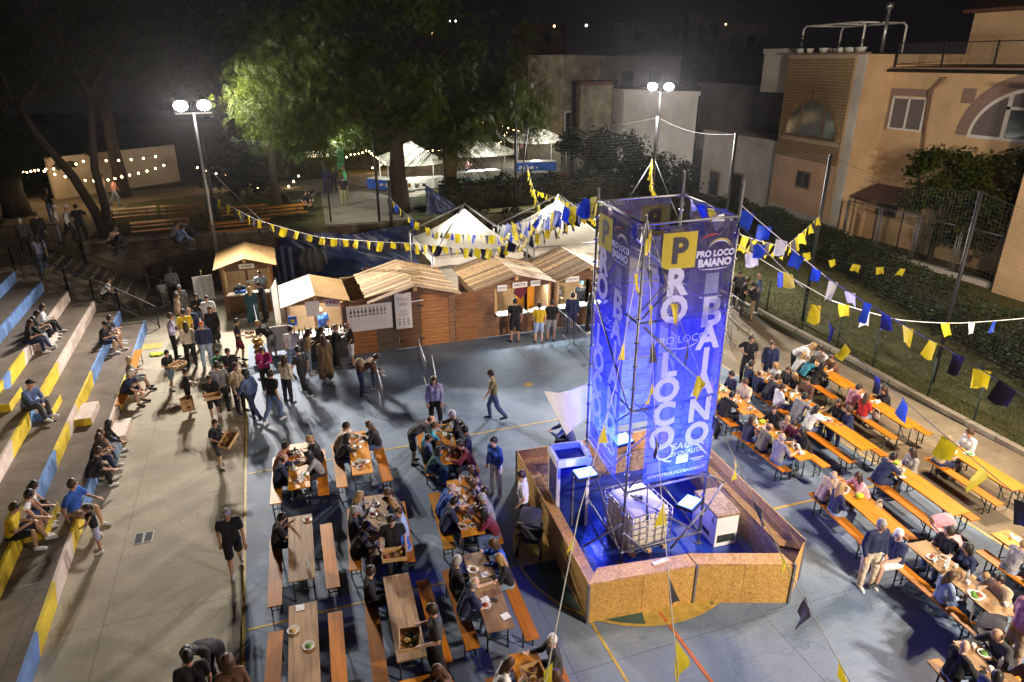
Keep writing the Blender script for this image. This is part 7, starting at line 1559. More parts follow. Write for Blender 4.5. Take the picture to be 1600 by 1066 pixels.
stroller(at(832, 850), 2.6, 'black baby stroller beside the left wall of the chipboard pool', 'charcoal')
stroller(at(1480, 870), 1.0, 'baby stroller with a pink blanket between the right-hand tables', 'pink', .95)
stroller(at(1556, 1050), .5, 'dark stroller at the lower right corner beside the pink-shirted man', 'charcoal')
def bag(loc, label, col, s=.2):
    o = empty('shoulder_bag', loc, rnd.uniform(0, 3), label, 'bag'); MB().ell((0, 0, s * .8), (s, s * .5, s * .8), 12, 8).build('body', CLM[col], o); MB().path([(-s * .8, 0, s), (-s * .5, 0, s * 2.1), (s * .5, 0, s * 2.1), (s * .8, 0, s)], .015, 5).build('strap', CLM[col], o)
bag(at(1370, 798, .46), 'tan handbag on the bench beside the pink-topped woman', 'beige', .14); bag(at(1486, 920, .5), 'brown leather bag hanging behind the woman in the denim shirt', 'brown', .2)
bag(at(1368, 655, .46), 'pale handbag on the bench beside the woman in red', 'cream', .15)
# ================================================================ who is where
HAIRW = {'short_hair': 'short {} hair', 'long_hair': 'long {} hair', 'hair_bun': '{} hair in a bun', 'ponytail': '{} ponytail', 'curly_hair': 'curly {} hair', 'hair_fringe': 'balding {} hair', 'cap': '{} cap', 'none': 'bald head'}
def hw(h): k = h.split(' ', 1); return HAIRW[k[0]].format(k[1] if len(k) > 1 else '')
def fdeg(p, w):
    if not isinstance(w, str): return w
    u, v = p[0], p[1]; c = {'cam': (-u, -v), 'away': (u, v), 'right': (v, -u), 'left': (-v, u)}
    a = w.split('-'); x = sum(c[q][0] for q in a); y = sum(c[q][1] for q in a); return math.degrees(math.atan2(x, y))
POSN = ['far', 'second', 'third', 'near']
def seat(nm, side, slot, shirt, hair, fem=False, legs=None, pose=None, skin=None, sc=None, shoes=None):
    row, od = TN[nm]; c, rz, dr_ = TPOS[nm]; s = -1 if side == 'L' else 1
    y = .85 - slot * .56; p = c + dr_ @ V3((s * .56, y, 0)); f = -math.degrees(rz) + (90 if s < 0 else 270) + rnd.uniform(-10, 10)
    shirt = shirt if ' ' in shirt and shirt.split()[0] in GARM else ('long ' if rnd.random() < .3 else 'tee ') + shirt
    legs = legs or rnd.choice(['trousers denim', 'trousers black', 'trousers navy', 'shorts navy', 'trousers pale denim'] if not fem else ['trousers black', 'trousers pale denim', 'trousers denim'])
    pose = pose or rnd.choice(['sit_eat', 'sit_lean', 'sit_talk', 'sit_reach', 'sit_up'])
    k, col = shirt.split(' ', 1); hh = hw(hair)
    pos = POSN[int(slot + .5)] if slot <= 3 else 'near'
    lab = f'{"woman" if fem else "man"} in {col} {"top" if k != "tee" else "t-shirt"}, {hh}, {"left" if s < 0 else "right"} {pos} seat, {od} {row} table'
    person(p, f, pose, shirt, legs, hair, lab, fem, skin or rnd.choice('ABBC'), sc or rnd.uniform(.93, 1.02) * (.95 if fem else 1), 'people seated at the tables', shoes, rnd.random() < .5)
# left block
seat('A1', 'L', .8, 'long rust', 'short_hair black', pose='sit_lean'); seat('A1', 'L', 1.9, 'long navy', 'hair_fringe brown', pose='sit_reach'); seat('A1', 'R', .5, 'long black', 'hair_bun blond', True, pose='sit_eat'); seat('A1', 'R', 1.7, 'long grey', 'long_hair black', True, pose='sit_lean', legs='trousers black')
seat('A2', 'L', .4, 'tee black', 'short_hair black', pose='sit_eat', legs='trousers black')
seat('B1', 'L', .1, 'tee cream', 'short_hair black', pose='sit_lean'); seat('B1', 'L', 1.1, 'long black', 'long_hair black', True, pose='sit_lean'); seat('B1', 'R', .3, 'long black', 'long_hair brown', True, pose='sit_eat')
seat('B2', 'L', .4, 'long grey', 'long_hair blond', True, pose='sit_eat'); seat('B2', 'L', 1.6, 'long black', 'short_hair grey', pose='sit_up'); seat('B2', 'L', 2.4, 'long charcoal', 'short_hair dark brown', pose='sit_lean'); seat('B2', 'R', .2, 'long black', 'ponytail brown', True, pose='sit_lean'); seat('B2', 'R', 1.1, 'long pale denim', 'long_hair blond', True, pose='sit_eat'); seat('B2', 'R', 1.9, 'tee light blue', 'short_hair brown', pose='sit_talk'); seat('B2', 'R', 2.6, 'tee blue', 'hair_fringe grey', pose='sit_reach')
seat('B3', 'L', 0, 'long black', 'short_hair dark brown', pose='sit_up', legs='trousers black')
seat('B4', 'L', .3, 'tee charcoal', 'none', pose='sit_talk', skin='A'); seat('B4', 'R', .1, 'long brown', 'long_hair brown', True, pose='sit_eat')
seat('C1', 'L', .9, 'tee turquoise', 'short_hair brown', pose='sit_lean'); seat('C1', 'L', 2.0, 'tee denim', 'short_hair black', True, legs='skirt green', pose='sit_up'); seat('C1', 'L', 3.0, 'long teal', 'long_hair black', True, legs='skirt teal', pose='sit_lean'); seat('C1', 'R', .2, 'long charcoal', 'short_hair white', pose='sit_reach', skin='A'); seat('C1', 'R', 1.2, 'long navy', 'short_hair black', pose='sit_talk'); seat('C1', 'R', 2.0, 'tee navy', 'short_hair black', pose='sit_up'); seat('C1', 'R', 3.0, 'long maroon', 'short_hair dark brown', pose='sit_lean')
seat('C2', 'L', 1.2, 'tee blue', 'hair_fringe grey', pose='sit_lean'); seat('C2', 'L', 2.2, 'tee navy', 'short_hair black', pose='sit_reach'); seat('C2', 'R', .0, 'long beige', 'long_hair brown', True, pose='sit_eat'); seat('C2', 'R', .8, 'vest lavender', 'short_hair brown', True, pose='sit_lean'); seat('C2', 'R', 1.6, 'long black', 'curly_hair dark brown', True, pose='sit_talk'); seat('C2', 'R', 2.3, 'tee grey', 'short_hair grey', pose='sit_eat'); seat('C2', 'R', 3.0, 'long maroon', 'long_hair black', True, pose='sit_lean')
seat('C3', 'L', .8, 'long black', 'short_hair grey', pose='sit_up', legs='trousers black'); seat('C3', 'L', 2.0, 'tee navy', 'hair_fringe grey', pose='sit_reach', skin='A'); seat('C3', 'R', .0, 'long blue', 'long_hair brown', True, pose='sit_eat'); seat('C3', 'R', .9, 'long black', 'long_hair blond', True, pose='sit_eat')
seat('C4', 'L', .3, 'tee white', 'long_hair brown', True, pose='sit_eat', skin='A'); seat('C4', 'R', .0, 'long charcoal', 'short_hair white', pose='sit_talk', skin='A'); seat('C4', 'R', 1.1, 'long brown', 'curly_hair brown', True, pose='sit_lean')
# right block
for a in (('P0', 'L', .4, 'tee olive', 'short_hair black'), ('P0', 'L', 2.4, 'tee black', 'short_hair black'), ('P0', 'L', 1.4, 'tee yellow', 'short_hair brown'), ('P0', 'R', .2, 'long navy', 'short_hair black'), ('P0', 'R', 1.5, 'tee cream', 'short_hair brown'),
          ('P1', 'L', .3, 'vest charcoal', 'long_hair dark brown', True), ('P1', 'L', 1.4, 'tee olive', 'hair_fringe brown'), ('P1', 'L', 2.6, 'tee grey', 'hair_fringe grey'), ('P1', 'R', -.1, 'long black', 'long_hair dark brown', True), ('P1', 'R', .8, 'vest beige', 'hair_bun blond', True), ('P1', 'R', 2.4, 'long black', 'long_hair black', True),
          ('P2', 'L', .3, 'tee beige', 'hair_fringe grey'), ('P2', 'L', 1.2, 'long navy', 'long_hair blond', True), ('P2', 'R', .6, 'long pink', 'long_hair dark brown', True),
          ('P3', 'L', 1.9, 'long light blue', 'long_hair brown', True), ('P3', 'R', .1, 'tee black', 'short_hair dark brown'), ('P3', 'R', .9, 'long navy', 'curly_hair black', True), ('P3', 'R', 2.5, 'long beige', 'short_hair black'),
          ('P4', 'L', .3, 'long black', 'none'), ('P4', 'R', .1, 'long charcoal', 'hair_fringe brown'),
          ('M0', 'L', -.1, 'long navy', 'short_hair black'), ('M0', 'L', .8, 'long navy', 'hair_fringe brown'), ('M0', 'L', 1.7, 'long charcoal', 'short_hair dark brown'), ('M0', 'L', 2.7, 'long white', 'short_hair dark brown', True), ('M0', 'R', .2, 'tee white', 'long_hair blond', True), ('M0', 'R', 1.6, 'vest black', 'long_hair blond', True), ('M0', 'R', 2.6, 'long brown', 'short_hair black'),
          ('M1', 'L', .2, 'long white', 'long_hair black', True), ('M1', 'R', .1, 'long black', 'long_hair dark brown', True), ('M1', 'L', -.8, 'tee grey', 'short_hair black'), ('M2', 'L', .0, 'tee navy', 'short_hair black'), ('M2', 'R', -.2, 'long striped', 'long_hair dark brown', True),
          ('M3', 'L', .9, 'long dotted', 'short_hair blond', True), ('M3', 'L', 2.2, 'tee black', 'curly_hair blond', True), ('M3', 'R', .5, 'tee striped', 'hair_fringe brown'), ('M3', 'R', 1.6, 'long cream', 'curly_hair blond', True),
          ('K0', 'L', -.2, 'long white', 'long_hair blond', True), ('K0', 'L', .6, 'tee turquoise', 'long_hair black', True), ('K0', 'L', 1.5, 'long black', 'long_hair black', True), ('K0', 'R', -.2, 'tee white', 'short_hair dark brown'), ('K0', 'R', .9, 'tee brown', 'short_hair brown'),
          ('K1', 'L', .0, 'tee pink', 'short_hair black'), ('K1', 'L', 1.0, 'tee red', 'long_hair brown', True), ('K1', 'R', .5, 'long black', 'curly_hair dark brown', True), ('K2', 'L', .2, 'tee beige', 'hair_fringe grey'), ('P1', 'R', 1.6, 'tee maroon', 'short_hair dark brown'), ('M3', 'R', 2.6, 'tee navy', 'short_hair dark brown'), ('P4', 'R', 1.2, 'long brown', 'curly_hair dark brown', True), ('P4', 'L', 1.5, 'tee denim', 'short_hair black'), ('M0', 'R', .9, 'tee charcoal', 'short_hair brown'), ('M1', 'R', .9, 'long navy', 'ponytail brown', True), ('K2', 'R', -.1, 'long white', 'short_hair brown', True)):
    seat(*a)
def stand_(px, py, face, pose, shirt, legs, hair, lab, fem=False, sc=1, z=0, skin=None, shoes=None, group='people standing and walking', mirror=False):
    p = at(px, py, z); person(p, fdeg(p, face), pose, shirt, legs, hair, lab, fem, skin or rnd.choice('ABBC'), sc, group, shoes, mirror); return p
def held(p, face, dz, fwd, label, w=.36, d=.5, kind='tray', **k):
    f = R(fdeg(p, face)); q = p + V3((math.sin(f) * fwd, math.cos(f) * fwd, dz)); return tray(q, -f + math.pi / 2, label, **k)
# children with wooden trays, people in the left foreground and the queue
p = stand_(271, 608, 'cam-right', 'carry', 'tee black', 'shorts light blue', 'short_hair black', 'child in black t-shirt carrying a wide flat box near the lime garment', sc=.84, shoes='white'); held(p, 'cam-right', .92, .38, 'wide flat cardboard box carried by the child near the lime garment')
p = stand_(299, 643, 'right', 'point', 'tee black', 'shorts black', 'short_hair dark brown', 'child in black pointing with one arm, tall tray held down at his side', sc=.86, shoes='white'); t = tray(p + V3((-.05, -.22, .42)), .3, 'dark tray held upright by the pointing child'); t.rotation_euler = (R(82), 0, .35)
p = stand_(338, 655, 'cam', 'carry', 'tee black', 'shorts black', 'short_hair dark brown', 'boy in black t-shirt carrying a wooden tray towards the camera', sc=.88, shoes='white'); held(p, 'cam', .94, .4, 'wooden tray held out in front by the boy walking to the camera')
p = stand_(347, 729, 'cam-right', 'carry', 'tee black', 'shorts charcoal', 'short_hair brown', 'running girl in black t-shirt swinging a wooden tray, alone on the concrete', True, sc=.86, shoes='white'); held(p, 'cam-right', .9, .4, 'tilted wooden tray held by the running girl').rotation_euler.x = .5
for a in ((352, 647, 'away', 'stand', 'long grey', 'trousers black', 'short_hair black', 'broad man in grey sweatshirt seen from behind beside the tray boy', False, 1.04),
          (377, 644, 'cam-right', 'stand', 'long beige', 'trousers black', 'short_hair dark brown', 'man in beige jacket talking beside the woman in denim jacket', False, 1.0),
          (398, 655, 'away-left', 'walk', 'long denim', 'trousers navy', 'curly_hair black', 'woman in denim jacket with big black hair and legs astride', True, 1.0),
          (431, 657, 'away-right', 'walk', 'tee black', 'trousers denim', 'short_hair dark brown', 'bearded man in black t-shirt and blue jeans walking past the queue', False, 1.0),
          (419, 612, 'cam', 'phone', 'long magenta', 'trousers black', 'curly_hair dark brown', 'woman in magenta coat with curly dark hair', True, .98),
          (452, 630, 'away-right', 'stand', 'long cream', 'trousers black', 'long_hair dark brown', 'woman in cream sweater and black flared trousers seen from behind', True, .98),
          (477, 617, 'away-left', 'walk', 'tee black', 'trousers black', 'short_hair black', 'man in black striding with legs wide apart in front of the wine bar', False, 1.03),
          (485, 584, 'right', 'phone', 'tee beige', 'trousers pale denim', 'long_hair dark brown', 'woman in beige top and pale jeans drinking at the wine bar', True, 1.0),
          (462, 582, 'away', 'stand', 'tee white', 'trousers pale denim', 'short_hair black', 'man in a white t-shirt with his back to us at the bar table', False, 1.03),
          (512, 597, 'away', 'stand', 'long leopard', 'skirt leopard', 'long_hair brown', 'woman in leopard print skirt and top at the wine bar', True, 1.0),
          (505, 578, 'cam-right', 'phone', 'long black', 'trousers black', 'long_hair black', 'dark-haired woman in black behind the leopard print woman', True, .97),
          (527, 575, 'right', 'phone', 'long black', 'skirt black', 'hair_bun blond', 'woman in black dress at the right end of the bar table', True, .98),
          (552, 573, 'left', 'hips', 'tee black', 'shorts white', 'none', 'bald man in black t-shirt and white shorts before the bottle poster', False, 1.02),
          (585, 606, 'left', 'stand', 'long navy', 'trousers denim', 'short_hair dark brown', 'small child in navy jacket facing the bending man', False, .66),
          (378, 562, 'right', 'carry', 'tee black', 'shorts maroon', 'short_hair dark brown', 'young man in black t-shirt and red shorts carrying a pale tray', False, .95),
          (425, 560, 'left-away', 'bend', 'tee black', 'shorts grey', 'short_hair blond', 'man in black t-shirt and grey shorts leaning forward at the ticket hut', False, 1.03),
          (417, 502, 'left', 'phone', 'long black', 'skirt black', 'ponytail black', 'woman in long black dress at the ticket hut counter', True, 1.04),
          (398, 508, 'away', 'stand', 'long teal', 'skirt teal', 'long_hair blond', 'blonde woman in dark teal dress at the ticket hut counter', True, .98),
          (276, 560, 'right', 'hips', 'long lavender', 'trousers black', 'short_hair dark brown', 'bearded man in lavender shirt and black trousers at the left of the queue', False, 1.04),
          (298, 552, 'away', 'stand', 'tee yellow', 'trousers denim', 'short_hair black', 'man in bright yellow t-shirt seen from behind in the queue', False, 1.02),
          (302, 573, 'away', 'stand', 'long cream', 'trousers black', 'long_hair dark brown', 'woman in cream cardigan and black trousers behind the yellow t-shirt man', True, 1.0),
          (327, 575, 'away', 'stand', 'long navy', 'trousers pale denim', 'cap orange', 'man in orange cap, navy shirt and pale jeans', False, 1.03),
          (306, 545, 'cam', 'stand', 'long navy', 'trousers black', 'none', 'bald man in dark navy top facing the yellow t-shirt man', False, 1.0),
          (338, 541, 'cam', 'walk', 'long black', 'skirt black', 'long_hair brown', 'woman in short black dress and boots in the queue', True, 1.0),
          (333, 524, 'cam', 'stand', 'tee white', 'trousers black', 'short_hair dark brown', 'man in white graphic t-shirt behind the woman in the black dress', False, 1.0),
          (285, 524, 'right', 'stand', 'tee beige', 'trousers olive', 'short_hair brown', 'tall man in beige t-shirt at the back of the queue', False, 1.04),
          (290, 503, 'cam', 'stand', 'long grey', 'trousers grey', 'short_hair grey', 'grey-haired woman behind the beige t-shirt man', True, .97),
          (276, 478, 'away', 'stand', 'long grey', 'trousers black', 'short_hair dark brown', 'man in grey shirt with his back to us by the stone wall', False, 1.05),
          (258, 478, 'away', 'walk', 'tee white', 'trousers grey', 'short_hair brown', 'small child in white t-shirt beside the grey-shirted man', False, .7),
          (316, 518, 'cam', 'phone', 'long black', 'trousers denim', 'long_hair black', 'woman in black jacket left of the white graphic t-shirt man', True, .98),
          (366, 615, 'cam', 'hips', 'tee black', 'trousers black', 'short_hair dark brown', 'young man in black t-shirt facing us in the middle of the queue', False, .97),
          (347, 606, 'cam-right', 'stand', 'tee green', 'shorts black', 'short_hair black', 'boy in green t-shirt between the queue and the tray boy', False, .82),
          (772, 655, 'left', 'walk', 'tee olive', 'trousers denim', 'short_hair dark brown', 'man in olive t-shirt and jeans walking alone across the open court', False, 1.0),
          (805, 535, 'away', 'stand', 'tee black', 'shorts black', 'short_hair black', 'heavy man in black t-shirt and shorts at the pasta hut', False, 1.06),
          (842, 536, 'away', 'stand', 'tee yellow', 'shorts light blue', 'short_hair black', 'boy in yellow t-shirt and pale shorts at the pasta counter', False, .96),
          (861, 533, 'away', 'stand', 'tee black', 'shorts grey', 'short_hair black', 'man in black printed t-shirt and grey shorts right of the yellow t-shirt', False, 1.0),
          (893, 523, 'away', 'stand', 'long navy', 'trousers navy', 'short_hair black', 'man in navy suit jacket at the food hut counter', False, 1.04),
          (919, 520, 'right', 'stand', 'long black', 'skirt black', 'long_hair black', 'woman in black dress half hidden by the left tower post', True, 1.0),
          (1157, 494, 'right', 'phone', 'tee black', 'trousers black', 'short_hair dark brown', 'man in black t-shirt eating by the barrier right of the tower', False, 1.03),
          (1181, 488, 'left', 'stand', 'tee denim', 'trousers charcoal', 'none', 'bald man in dark blue shirt by the barrier right of the tower', False, 1.05),
          (1173, 500, 'left', 'phone', 'long black', 'trousers leopard', 'short_hair black', 'woman in black top and patterned trousers by the barrier', True, .98),
          (1150, 480, 'cam', 'stand', 'tee charcoal', 'trousers black', 'short_hair black', 'man in charcoal t-shirt partly hidden by the right tower upright', False, 1.0),
          (371, 893, 'cam', 'walk', 'tee black', 'shorts black', 'short_hair grey', 'man in black t-shirt and black shorts walking with a white cloth', False, 1.0),
          (1350, 916, 'right-cam', 'stand', 'long navy', 'trousers cream', 'short_hair grey', 'older man in navy shirt and cream trousers standing on the open floor', False, 1.02),
          (775, 772, 'cam-left', 'stand', 'long blue', 'trousers white', 'short_hair black', 'woman in bright blue sweater and white trousers beside the pool-left tables', True, 1.0),
          (652, 722, 'right', 'bend', 'tee charcoal', 'shorts charcoal', 'hair_fringe brown', 'man in charcoal t-shirt bending over the farthest pool-left table', False, 1.02),
          (681, 668, 'cam', 'stand', 'long lavender', 'trousers black', 'long_hair brown', 'woman in lavender top standing at the head of the farthest pool-left table', True, 1.02),
          (1572, 1048, 'right-away', 'stand', 'tee pink', 'shorts beige', 'none', 'bald man in pink striped polo and beige shorts at the right edge', False, 1.06),
          (619, 905, 'cam', 'carry', 'tee black', 'trousers black', 'short_hair dark brown', 'young waiter in black with a yellow chest badge holding a full tray', False, .98),
          (818, 832, 'left', 'hips', 'tee white', 'shorts black', 'short_hair dark brown', 'man in white t-shirt leaning over the black stroller', False, 1.0),
          (1164, 596, 'cam', 'hips', 'tee black', 'trousers black', 'short_hair dark brown', 'young man in black t-shirt standing behind the farthest right tables', False, 1.02),
          (1197, 603, 'cam', 'stand', 'long navy', 'trousers navy', 'short_hair brown', 'man in navy sweater standing behind the farthest mid-right table', False, .98),
          (1240, 590, 'right', 'bend', 'tee white', 'trousers black', 'long_hair blond', 'woman in white top leaning over the farthest kerb-side table', True, 1.0)):
    stand_(*a[:8], fem=a[8], sc=a[9], shoes='white' if rnd.random() < .4 else None)
p = at(619, 905); held(p, 'cam', .96, .42, 'wooden tray of dishes carried by the badge waiter', food=('red', 'brown', 'gold'))
p = at(378, 562); held(p, 'right', .9, .42, 'pale tray held by the young man in red shorts')
p = at(571, 617); person(p, fdeg(p, 'right'), 'bend', 'long brown', 'trousers navy', 'short_hair dark brown', 'man in brown jacket with a tan backpack bending towards the child', False, 'B', 1.03, 'people standing and walking'); o = empty('backpack', p + V3((-.1, -.05, 1.05)), R(-20), 'tan backpack on the bending man in front of the huts', 'backpack'); MB().ell((0, 0, .1), (.17, .13, .24), 12, 10).build('body', CLM['beige'], o); MB().ell((0, -.12, .02), (.12, .06, .12), 10, 8).build('pocket', CLM['brown'], o)
p = at_v(672, 973, 8.05); p.z = 0; q = at(684, 1062); person(q, fdeg(q, 'left'), 'carry', 'tee charcoal', 'trousers black', 'short_hair dark brown', 'waiter in charcoal t-shirt carrying a tray of salad at the bottom of the picture', False, 'B', 1.02, 'people standing and walking'); held(q, 'left', .98, .45, 'wooden tray of green salad and white dishes carried by the waiter', green=True)
# foreground heads at the bottom left (feet below the frame)
for px, py, zh, face, pose, shirt, hair, lab, fem in ((293, 1027, 1.66, 'away', 'stand', 'tee black', 'short_hair black', 'man in black t-shirt seen from behind at the bottom edge', False), (322, 1000, 1.5, 'cam-left', 'bend', 'tee black', 'curly_hair black', 'dark-haired youth in black bending forward at the bottom edge', False), (356, 1040, 1.6, 'away', 'stand', 'long brown', 'curly_hair brown', 'woman with curly brown hair at the bottom edge by the court line', True)):
    p = at(px, py, zh); p.z = 0
    if pose == 'bend': p = at(340, 1075)
    person(p, fdeg(p, face), pose, shirt, 'trousers black', hair, lab, fem, 'B', 1.0, 'people standing and walking')
# the man sitting at the bench end on the right, the girl by the stand
c, rz, dr_ = TPOS['P3']; p = c + dr_ @ V3((-.62, .95, 0)); person(p, fdeg(p, 'cam-left'), 'sit_side', 'tee navy', 'shorts white', 'short_hair white', 'white-haired man in navy t-shirt and white shorts sitting on the bench end', False, 'A', 1.04, 'people seated at the tables')
c, rz, dr_ = TPOS['P3']; p = c + dr_ @ V3((.52, -.2, 0)); person(p, -math.degrees(rz) + 270, 'sit_up', 'tee light blue', 'shorts navy', 'short_hair blond', 'small ginger child between two adults at the fourth pool-right table', False, 'A', .68, 'people seated at the tables')
p = stand_(158, 860, 'left', 'point', 'vest black', 'shorts lavender', 'ponytail dark brown', 'little girl in black top and lilac shorts pointing up beside the stand', True, sc=.74, shoes='white', mirror=True)
# people on the stand: placed by the tier they sit on
def on_tier(k, px, py, face, pose, shirt, legs, hair, lab, fem=False, sc=1, skin='B', shoes='white'):
    pose = rnd.choice(['sit_step', 'sit_lap', 'sit_hug']) if pose == 'sit_step' else pose
    p = at(px, py, TH * k + .78); v = p.y; p = V3((u_t(k, v) - .02, v, TH * (k - 1) + .0)); person(p + V3((-.05, 0, -.03)), face, pose, shirt, legs, hair, lab, fem, skin, sc, 'people sitting on the stand', shoes)
G4 = [(5, 17, 503, 'tee black', 'trousers navy', 'long_hair dark brown', 'leftmost of the four young women sitting on the upper stand'), (5, 40, 497, 'long black', 'trousers pale denim', 'long_hair black', 'second from left of the four young women on the upper stand, striped trousers'), (5, 50, 487, 'tee charcoal', 'trousers black', 'long_hair black', 'third of the four young women on the upper stand, looking at a phone'), (5, 62, 476, 'long white', 'trousers black', 'long_hair dark brown', 'rightmost of the four young women on the upper stand, white top')]
for k, px, py, s_, l_, h_, lab in G4: on_tier(k - 1, px, py, 90 + rnd.uniform(-20, 10), 'sit_step', s_, l_, h_, lab, True, .97)
on_tier(2, 157, 504, 100, 'sit_step', 'tee black', 'shorts navy', 'cap black', 'boy in a black cap sitting on the stand near the railing'); on_tier(2, 167, 494, 95, 'sit_step', 'tee charcoal', 'shorts grey', 'short_hair dark brown', 'boy in charcoal t-shirt sitting behind the one in the cap')
on_tier(3, 47, 598, 110, 'sit_step', 'long denim', 'trousers charcoal', 'cap black', 'man in a dark cap and checked jacket alone in the middle of the stand', sc=1.06)
person(V3((-5.25, 23.05, -.03)), 105, 'sit_step', 'tee navy', 'shorts black', 'short_hair white', 'white-haired man in navy t-shirt reading a tablet on the bench by the stand', False, 'A', 1.04, 'people sitting on the stand'); person(V3((-5.2, 24.0, -.03)), 80, 'sit_side', 'tee grey', 'shorts grey', 'short_hair blond', 'older person in grey t-shirt with crossed legs on the bench by the stand', True, 'A', 1.0, 'people sitting on the stand')
for px, py, s_, l_, h_, lab, fem in ((137, 658, 'long black', 'trousers light blue', 'long_hair black', 'young woman in black with pale jeans, farthest of the four on the lowest step', True), (133, 672, 'vest brown', 'trousers pale denim', 'long_hair brown', 'second of the four teenagers on the lowest step, brown top', True), (128, 680, 'tee black', 'trousers navy', 'long_hair dark brown', 'third of the four teenagers on the lowest step, navy trousers', True), (123, 702, 'tee black', 'trousers black', 'short_hair dark brown', 'nearest of the four teenagers on the lowest step, all in black', False)): on_tier(1, px, py, 85 + rnd.uniform(-10, 15), 'sit_step', s_, l_, h_, lab, fem, .95)
on_tier(1, 118, 756, 120, 'sit_side', 'tee blue', 'shorts beige', 'short_hair dark brown', 'man in bright blue polo shirt sitting on the lowest step', sc=1.06, skin='B')
for px, py, s_, l_, h_, lab, fem in ((42, 752, 'vest white', 'trousers black', 'ponytail black', 'woman in a white vest and dark leggings behind two men on the stand', True), (36, 768, 'vest white', 'shorts denim', 'short_hair black', 'man in a white vest and denim shorts on the second step', False), (22, 788, 'tee yellow', 'shorts black', 'short_hair dark brown', 'boy in a yellow football shirt and black shorts on the second step', False)): on_tier(2, px, py, 85 + rnd.uniform(-15, 15), 'sit_step', s_, l_, h_, lab, fem, 1.0 if not fem else .95)
p = V3((-7.2, 31.9, .8)); person(p, 90, 'sit_step', 'tee white', 'trousers black', 'short_hair dark brown', 'boy in white t-shirt sitting in the shade behind the stand railing', False, 'B', .95, 'people sitting on the stand')
# staff inside the huts, people by the tarpaulin
for x, y, f, ps_, sh, lg, hr_, lab, fem in ((-1.75, 31.5, 175, 'bend', 'tee teal', 'trousers black', 'short_hair grey', 'grey-haired cashier leaning on the counter inside the ticket hut', False), (-.85, 31.7, 185, 'stand', 'tee light blue', 'trousers black', 'short_hair black', 'second cashier standing in the ticket hut', False),
      (1.32, 25.75, 185, 'stand', 'tee blue', 'trousers black', 'none', 'barman in blue t-shirt pouring inside the wine hut', False), (10.95, 25.35, 170, 'phone', 'tee black', 'trousers black', 'hair_bun black', 'woman with red hairband and black apron serving in the food hut', True), (12.2, 25.5, 200, 'stand', 'tee black', 'trousers black', 'cap teal', 'server in a teal cap inside the food hut', False),
      (3.9, 31.2, 170, 'stand', 'tee black', 'trousers black', 'cap black', 'man in black cap standing before the blue tarpaulin', False), (4.9, 31.4, 190, 'stand', 'tee black', 'trousers black', 'none', 'bald man in black standing before the blue tarpaulin', False), (3.6, 30.6, 160, 'stand', 'tee maroon', 'trousers black', 'short_hair dark brown', 'person in dark red t-shirt just behind the plank hut roof', False), (2.55, 28.9, 120, 'phone', 'long black', 'trousers black', 'long_hair brown', 'woman in black behind the right side of the wine hut roof', True)):
    person(V3((x, y, 0)), f, ps_, sh, lg, hr_, lab, fem, 'B', 1.0, 'hut staff')
p = at(893, 712); person(p, fdeg(p, 'left'), 'sit_lean', 'long denim', 'trousers black', 'short_hair dark brown', 'person in dark denim jacket crouching under the white sail behind the pool corner', False, 'B', 1.0, 'people standing and walking')
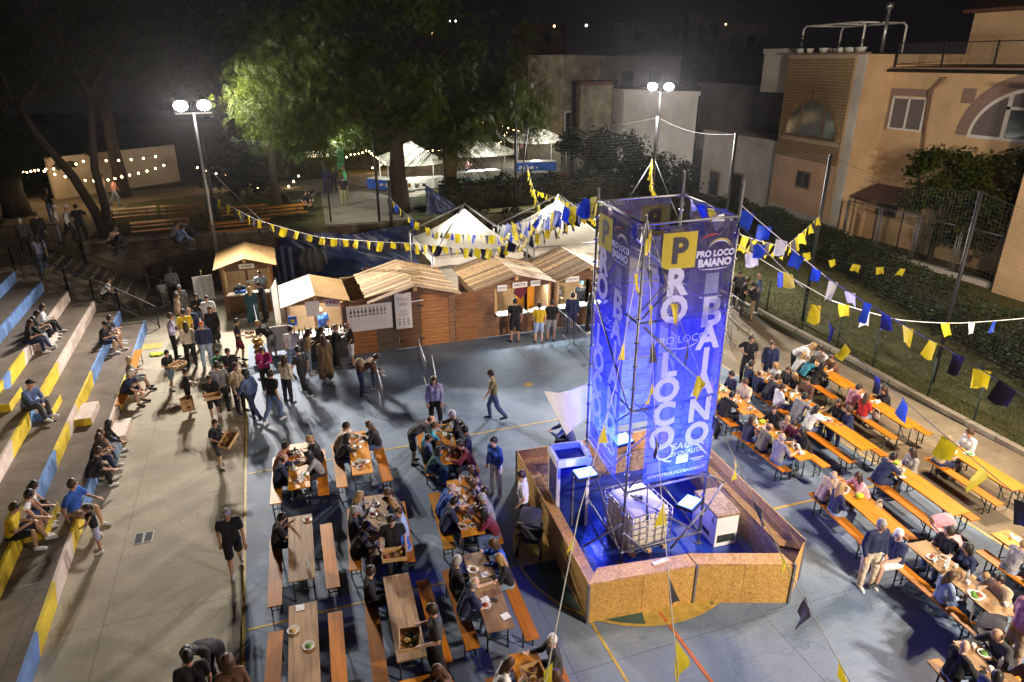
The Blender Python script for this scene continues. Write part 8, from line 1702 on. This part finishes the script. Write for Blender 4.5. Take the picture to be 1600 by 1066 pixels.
# people in the park
for px, py, face, ps_, sh, lg, hr_, lab, fem in ((46, 402, 'away', 'walk', 'long charcoal', 'trousers black', 'short_hair grey', 'man in dark jacket walking away on the park path, leftmost', False), (70, 392, 'away', 'stand', 'long black', 'trousers black', 'short_hair brown', 'man with an orange backpack on the park path', False), (84, 345, 'cam', 'phone', 'tee black', 'trousers denim', 'short_hair brown', 'man in black t-shirt walking towards us on the path by the dark tree', False), (96, 378, 'right', 'stand', 'tee white', 'trousers grey', 'cap white', 'boy in white t-shirt and white cap on the park path', False), (112, 377, 'right', 'walk', 'long white', 'trousers black', 'cap white', 'boy in white shirt striding beside the boy in the cap', False), (131, 377, 'away', 'hips', 'tee black', 'trousers black', 'short_hair black', 'man in black with hands on hips before the wall corner', False), (72, 428, 'away', 'walk', 'tee lavender', 'trousers denim', 'long_hair dark brown', 'girl in pale top at the head of the steps', True),
      (183, 322, 'right', 'walk', 'tee pink', 'trousers pale denim', 'long_hair black', 'woman in pink top walking along the cream wall', True), (166, 318, 'right', 'walk', 'tee white', 'trousers grey', 'short_hair dark brown', 'person half hidden by the leaning tree at the cream wall', False), (539, 322, 'away', 'stand', 'tee black', 'trousers olive', 'short_hair dark brown', 'man in black t-shirt and khaki trousers on the pale park path', False), (512, 303, 'away', 'stand', 'long navy', 'trousers navy', 'short_hair black', 'man in dark jacket at the far bar counter', False), (523, 302, 'away', 'stand', 'long black', 'trousers black', 'short_hair brown', 'woman in black at the far bar counter', True), (541, 302, 'left', 'stand', 'long green', 'trousers green', 'short_hair brown', 'person in green costume at the far bar counter', False), (730, 285, 'right', 'phone', 'long pink', 'trousers denim', 'short_hair dark brown', 'woman in pink jacket at the glowing white market table', True), (806, 250, 'cam', 'stand', 'tee beige', 'trousers black', 'short_hair brown', 'person on the far path behind the middle gazebo, left', False), (815, 249, 'left', 'stand', 'tee pink', 'trousers black', 'long_hair brown', 'person on the far path behind the middle gazebo, right', True)):
    p = at(px, py, PZ + (0 if py < 420 else -.6)); person(p, fdeg(p, face), ps_, sh, lg, hr_, lab, fem, 'B', 1.0, 'people in the park')
for px, py, f, sh, hr_, lab, fem in ((167, 352, 120, 'tee cream', 'short_hair brown', 'person in cream seated on the wall edge by the leaning trees', True), (183, 348, 200, 'tee black', 'short_hair black', 'dark figure seated at the lawn edge by the leaning trees', False), (192, 355, 250, 'long black', 'short_hair dark brown', 'person in black crouched against the wall coping', False), (263, 346, 90, 'long grey', 'short_hair dark brown', 'person in grey seated on the nearest park bench', False), (273, 352, 60, 'long denim', 'short_hair black', 'person in denim jacket bent over the park bench', False), (300, 342, 270, 'tee black', 'short_hair dark brown', 'man in black seated opposite on the park bench', False), (474, 296, 170, 'tee black', 'short_hair black', 'person seated on the far kerb left of the bar counter', False), (482, 295, 190, 'tee charcoal', 'short_hair black', 'second person seated on the far kerb left of the bar counter', False)):
    p = at(px, py, PZ + 1.2); p.z = PZ - .03; person(p, f, 'sit_step', sh, 'trousers black', hr_, lab, fem, 'B', 1.0, 'people in the park')
build_people()
for o in [o for k_, o in list(tproto.items()) + list(bproto.items()) if 'label' not in o.keys()]:
    for ch in list(o.children): bpy.data.objects.remove(ch)
    bpy.data.objects.remove(o)
hz = MB().box((20, 65, 9), (410, 250, 20.2)).build('added_glow_haze', MT['white']); hz.data.materials.clear(); hm = bpy.data.materials.new('lamp_glow_volume'); hm.use_nodes = True; nt = hm.node_tree; nt.nodes.remove(nt.nodes['Principled BSDF'])
pv_ = N(nt, 'ShaderNodeVolumePrincipled'); pv_.inputs['Color'].default_value = (.9, .88, .95, 1); pv_.inputs['Density'].default_value = .00006; pv_.inputs['Anisotropy'].default_value = .84; nt.links.new(pv_.outputs[0], nt.nodes['Material Output'].inputs['Volume'])
hz.data.materials.append(hm); tag(hz, kind='stuff')  # thin volume added to give the lamps a glow
